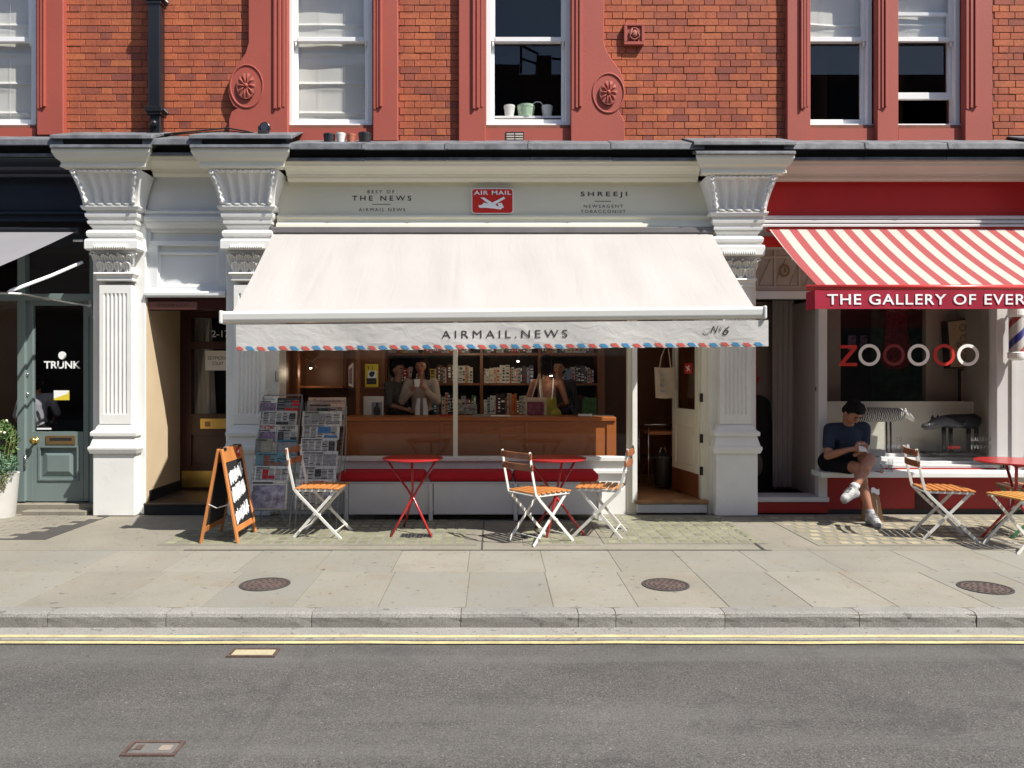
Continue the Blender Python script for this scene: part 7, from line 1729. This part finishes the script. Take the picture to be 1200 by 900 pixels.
# ---- people inside the shop, seen through the glass
def standing(x, Y, h, face, label, skin, top, bot, hairm, long_hair=False, arms=None, tz=0.135, parts_extra=None, sleeve=True, skirt=False, hair_r=1.0, bun=False, top_low=.54):
    R = eul(0,0,face); t = thing("person", label, "person", (x, Y, tz)); s = h/1.7
    def W(a, b_, c): return Vector((x, Y, tz)) + R @ Vector((a*s, b_*s, c*s))
    hc = W(0,-.02,1.58)
    A = arms or ([(.17,0,1.38),(.24,.0,1.10),(.22,-.10,.88)], [(-.17,0,1.38),(-.24,0,1.10),(-.22,-.10,.88)])
    B = [('c', W(-.08,0,.92), W(.08,0,.92), .12*s, .12*s), ('c', W(0,0,.95), W(0,0,1.28), .115*s, .125*s), ('c', W(-.13,0,1.37), W(.13,0,1.37), .062*s, .062*s), ('c', W(0,0,1.40), W(0,-.01,1.50), .055*s, .05*s),
         ('e', W(0,-.005,1.605), (.073*s,.09*s,.095*s), R), ('c', W(0,-.035,1.555), W(0,-.055,1.51), .050*s, .030*s), ('c', W(0,-.09,1.585), W(0,-.108,1.56), .009*s, .012*s), ('c', W(-.03,-.085,1.615), W(.03,-.085,1.615), .014*s, .014*s), ('e', W(-.075,0,1.575), (.01,.018,.028), R), ('e', W(.075,0,1.575), (.01,.018,.028), R)]
    for sg in (-1, 1):
        B += [('c', W(sg*.09,0,.90), W(sg*.095,-.01,.48), .085*s, .055*s), ('c', W(sg*.095,-.01,.48), W(sg*.09,.0,.08), .055*s, .036*s), ('c', W(sg*.09,.02,.04), W(sg*.10,-.15,.03), .036*s, .028*s)]
    for arm in A:
        p = [W(*q) for q in arm]; B += [('c', p[0], p[1], .048*s, .036*s), ('c', p[1], p[2], .036*s, .024*s)]
        f = (p[2]-p[1]).normalized(); B += hand(p[2], p[2]+f*.05*s, f, R @ Vector((1,0,.2)), 1 if arm is A[0] else -1, .5, s)
    blob("body", B, skin, t, voxel=.0085, smooth_it=3)
    T_ = [('c', W(0,0,.98), W(0,0,1.28), .128*s, .138*s), ('c', W(-.13,0,1.36), W(.13,0,1.36), .074*s, .074*s), ('c', W(-.05,0,.96), W(.05,0,.96), .122*s, .122*s)]
    if sleeve:
        for arm in A: p = [W(*q) for q in arm]; T_ += [('c', p[0], p[1], .062*s, .052*s)] + ([('c', p[1], p[1].lerp(p[2],.7), .05*s, .042*s)] if sleeve == 'long' else [])
    if sleeve is False: T_ = [('c', W(0,0,.98), W(0,0,1.16), .130*s, .128*s), ('c', W(-.05,0,.96), W(.05,0,.96), .124*s, .124*s)]
    blob("top", T_, top, t, voxel=.011, smooth_it=3)
    if skirt: B2 = [('c', W(-.07,0,.95), W(-.10,0,.45), .125*s, .155*s), ('c', W(.07,0,.95), W(.10,0,.45), .125*s, .155*s)]
    else: B2 = [('c', W(-.07,0,.93), W(.07,0,.93), .13*s, .13*s)] + [('c', W(sg*.09,0,.9), W(sg*.095,0,.14), .098*s, .062*s) for sg in (-1,1)]
    blob("skirt" if skirt else "trousers", B2, bot, t, voxel=.011, smooth_it=3)
    Hh = [('e', W(0,.028,1.642), (.092*s*hair_r,.102*s*hair_r,.088*s*hair_r), R), ('e', W(0,.06,1.58), (.085*s*hair_r,.06*s*hair_r,.10*s*hair_r), R), ('e', W(0,-.055,1.675), (.07*s,.045*s,.035*s), R)]
    if long_hair: Hh += [('c', W(-.078,.01,1.62), W(-.095,-.02,1.42), .032*s, .030*s), ('c', W(.078,.01,1.62), W(.095,-.02,1.42), .032*s, .030*s), ('c', W(0,.07,1.60), W(0,.08,1.38), .06*s, .05*s)]
    if bun: Hh += [('e', W(0,.05,1.70), (.06*s,.06*s,.05*s), R)]
    blob("hair", Hh, hairm, t, voxel=.009, smooth_it=2)
    for sg in (-1, 1): m0 = MB(); m0.ball(W(sg*.030,-.088,1.598), (.014*s,.008*s,.007*s), 8, 5); part("eye", m0, m_hair, t, smooth=True)
    m0 = MB(); m0.tube([W(-.022,-.092,1.532), W(.022,-.092,1.532)], .005, 5); part("mouth", m0, m_cush, t)
    return t, W
m_blouse = mat("pale linen blouse", (.36,.29,.23), .9, var=.1, bump=.5, bs=14); m_olv = mat("dark olive shirt", (.055,.05,.040), .9, var=.15, bump=.4, bs=16); m_ydress = mat("chartreuse dress", (.33,.29,.03), .85, var=.08, bump=.3, bs=20); m_gtop = mat("charcoal knit", (.028,.028,.030), .95, var=.1)
Yp1 = 1.02
standing(X(466,Yp1), Yp1, 1.54, radians(52), "person in dark olive shirt standing behind the counter at left", m_skind, m_olv, m_shorts, m_hair, arms=([(.17,0,1.38),(.22,-.06,1.12),(.10,-.22,1.02)], [(-.17,0,1.38),(-.22,-.06,1.12),(-.05,-.24,1.05)]))
t, W = standing(X(493.5,Yp1-.05), Yp1-.05, 1.575, radians(-4), "person in pale blouse holding a cup with both hands behind window", m_skin, m_blouse, m_shorts, m_hair, long_hair=True, sleeve='long', arms=([(.17,0,1.38),(.23,-.10,1.14),(.06,-.26,1.32)], [(-.17,0,1.38),(-.23,-.10,1.14),(-.05,-.26,1.32)]))
c = W(.0,-.33,1.33); m0 = MB(); m0.lathe(c, [(.028,0),(.038,.09),(.036,.09),(.001,.085)], 18); solo("cup", "white takeaway cup held by the person in the pale blouse", "cup", m0, m_potw)
c = W(.03,-.15,.92); m0 = MB()
for k in (-1,1): m0.tube([c+Vector((k*.035,0,.24)), c+Vector((k*.045,0,.12)), c+Vector((k*.05,0,-.02))], [.02,.03,.034], 10)
solo("tied_scarf", "two white cloth ends hanging at the waist of the person in the blouse", "scarf", m0, m_potw)
Yp2 = .98
t, W = standing(X(641,Yp2), Yp2, 1.575, radians(172), "woman seen from behind in chartreuse dress with black hair in the shop", m_skin, m_ydress, m_ydress, m_hair, sleeve=False, skirt=True, hair_r=1.12, bun=True, arms=([(.17,0,1.38),(.26,-.02,1.12),(.22,-.06,.92)], [(-.17,0,1.38),(-.25,-.02,1.12),(-.14,-.22,1.06)]))
m0 = MB()
for sg in (-1, 1): m0.tube([W(sg*.07,.115,1.16), W(sg*.085,.105,1.30), W(sg*.085,.04,1.435)], .008, 6)
part("dress_strap", m0, m_txtw, t)
m_tprint = mat("plum picture print", (.20,.05,.08), .8, var=.8, vs=22)
tg = thing("tote_bag", "cream tote bag with plum coloured picture on the shoulder of the woman in chartreuse", "bag", P(628, 492, Yp2-.2)); Yt3 = Yp2-.24
m0 = MB(); m0.pbox(615.5, 466, 641, 492, Yt3, .06); part("bag_body", m0, m_canvas, tg, bevel=.015, seg=2); m0 = MB(); m0.pbox(618, 471, 637.5, 490, Yt3-.003, .003); part("print", m0, m_tprint, tg)
m0 = MB(); m0.tube([P(623,467,Yt3+.02), P(628,450,Yt3+.05), P(631,441,Yp2-.05), P(632,438,Yp2)], .008, 6); m0.tube([P(636,467,Yt3+.02), P(634,450,Yt3+.05), P(633,441,Yp2-.05), P(632,438,Yp2)], .008, 6); part("strap", m0, m_canvas, tg)
standing(X(655,1.28), 1.28, 1.56, radians(-12), "person in charcoal top facing out behind the woman in chartreuse", m_skind, m_gtop, m_shorts, m_hair, sleeve='long')
# someone dimly seen inside the left shop
m_gshirt = mat("grey shirt", (.26,.26,.29), .9, var=.08, bump=.4, bs=16)
standing(X(43,.50), .50, 1.38, radians(200), "dim figure in grey shirt turned away inside the left shop", m_skind, m_gshirt, m_shorts, m_hair, arms=([(.17,0,1.38),(.25,-.02,1.12),(.22,-.12,.90)], [(-.17,0,1.38),(-.24,-.10,1.14),(-.16,-.30,1.02)]))
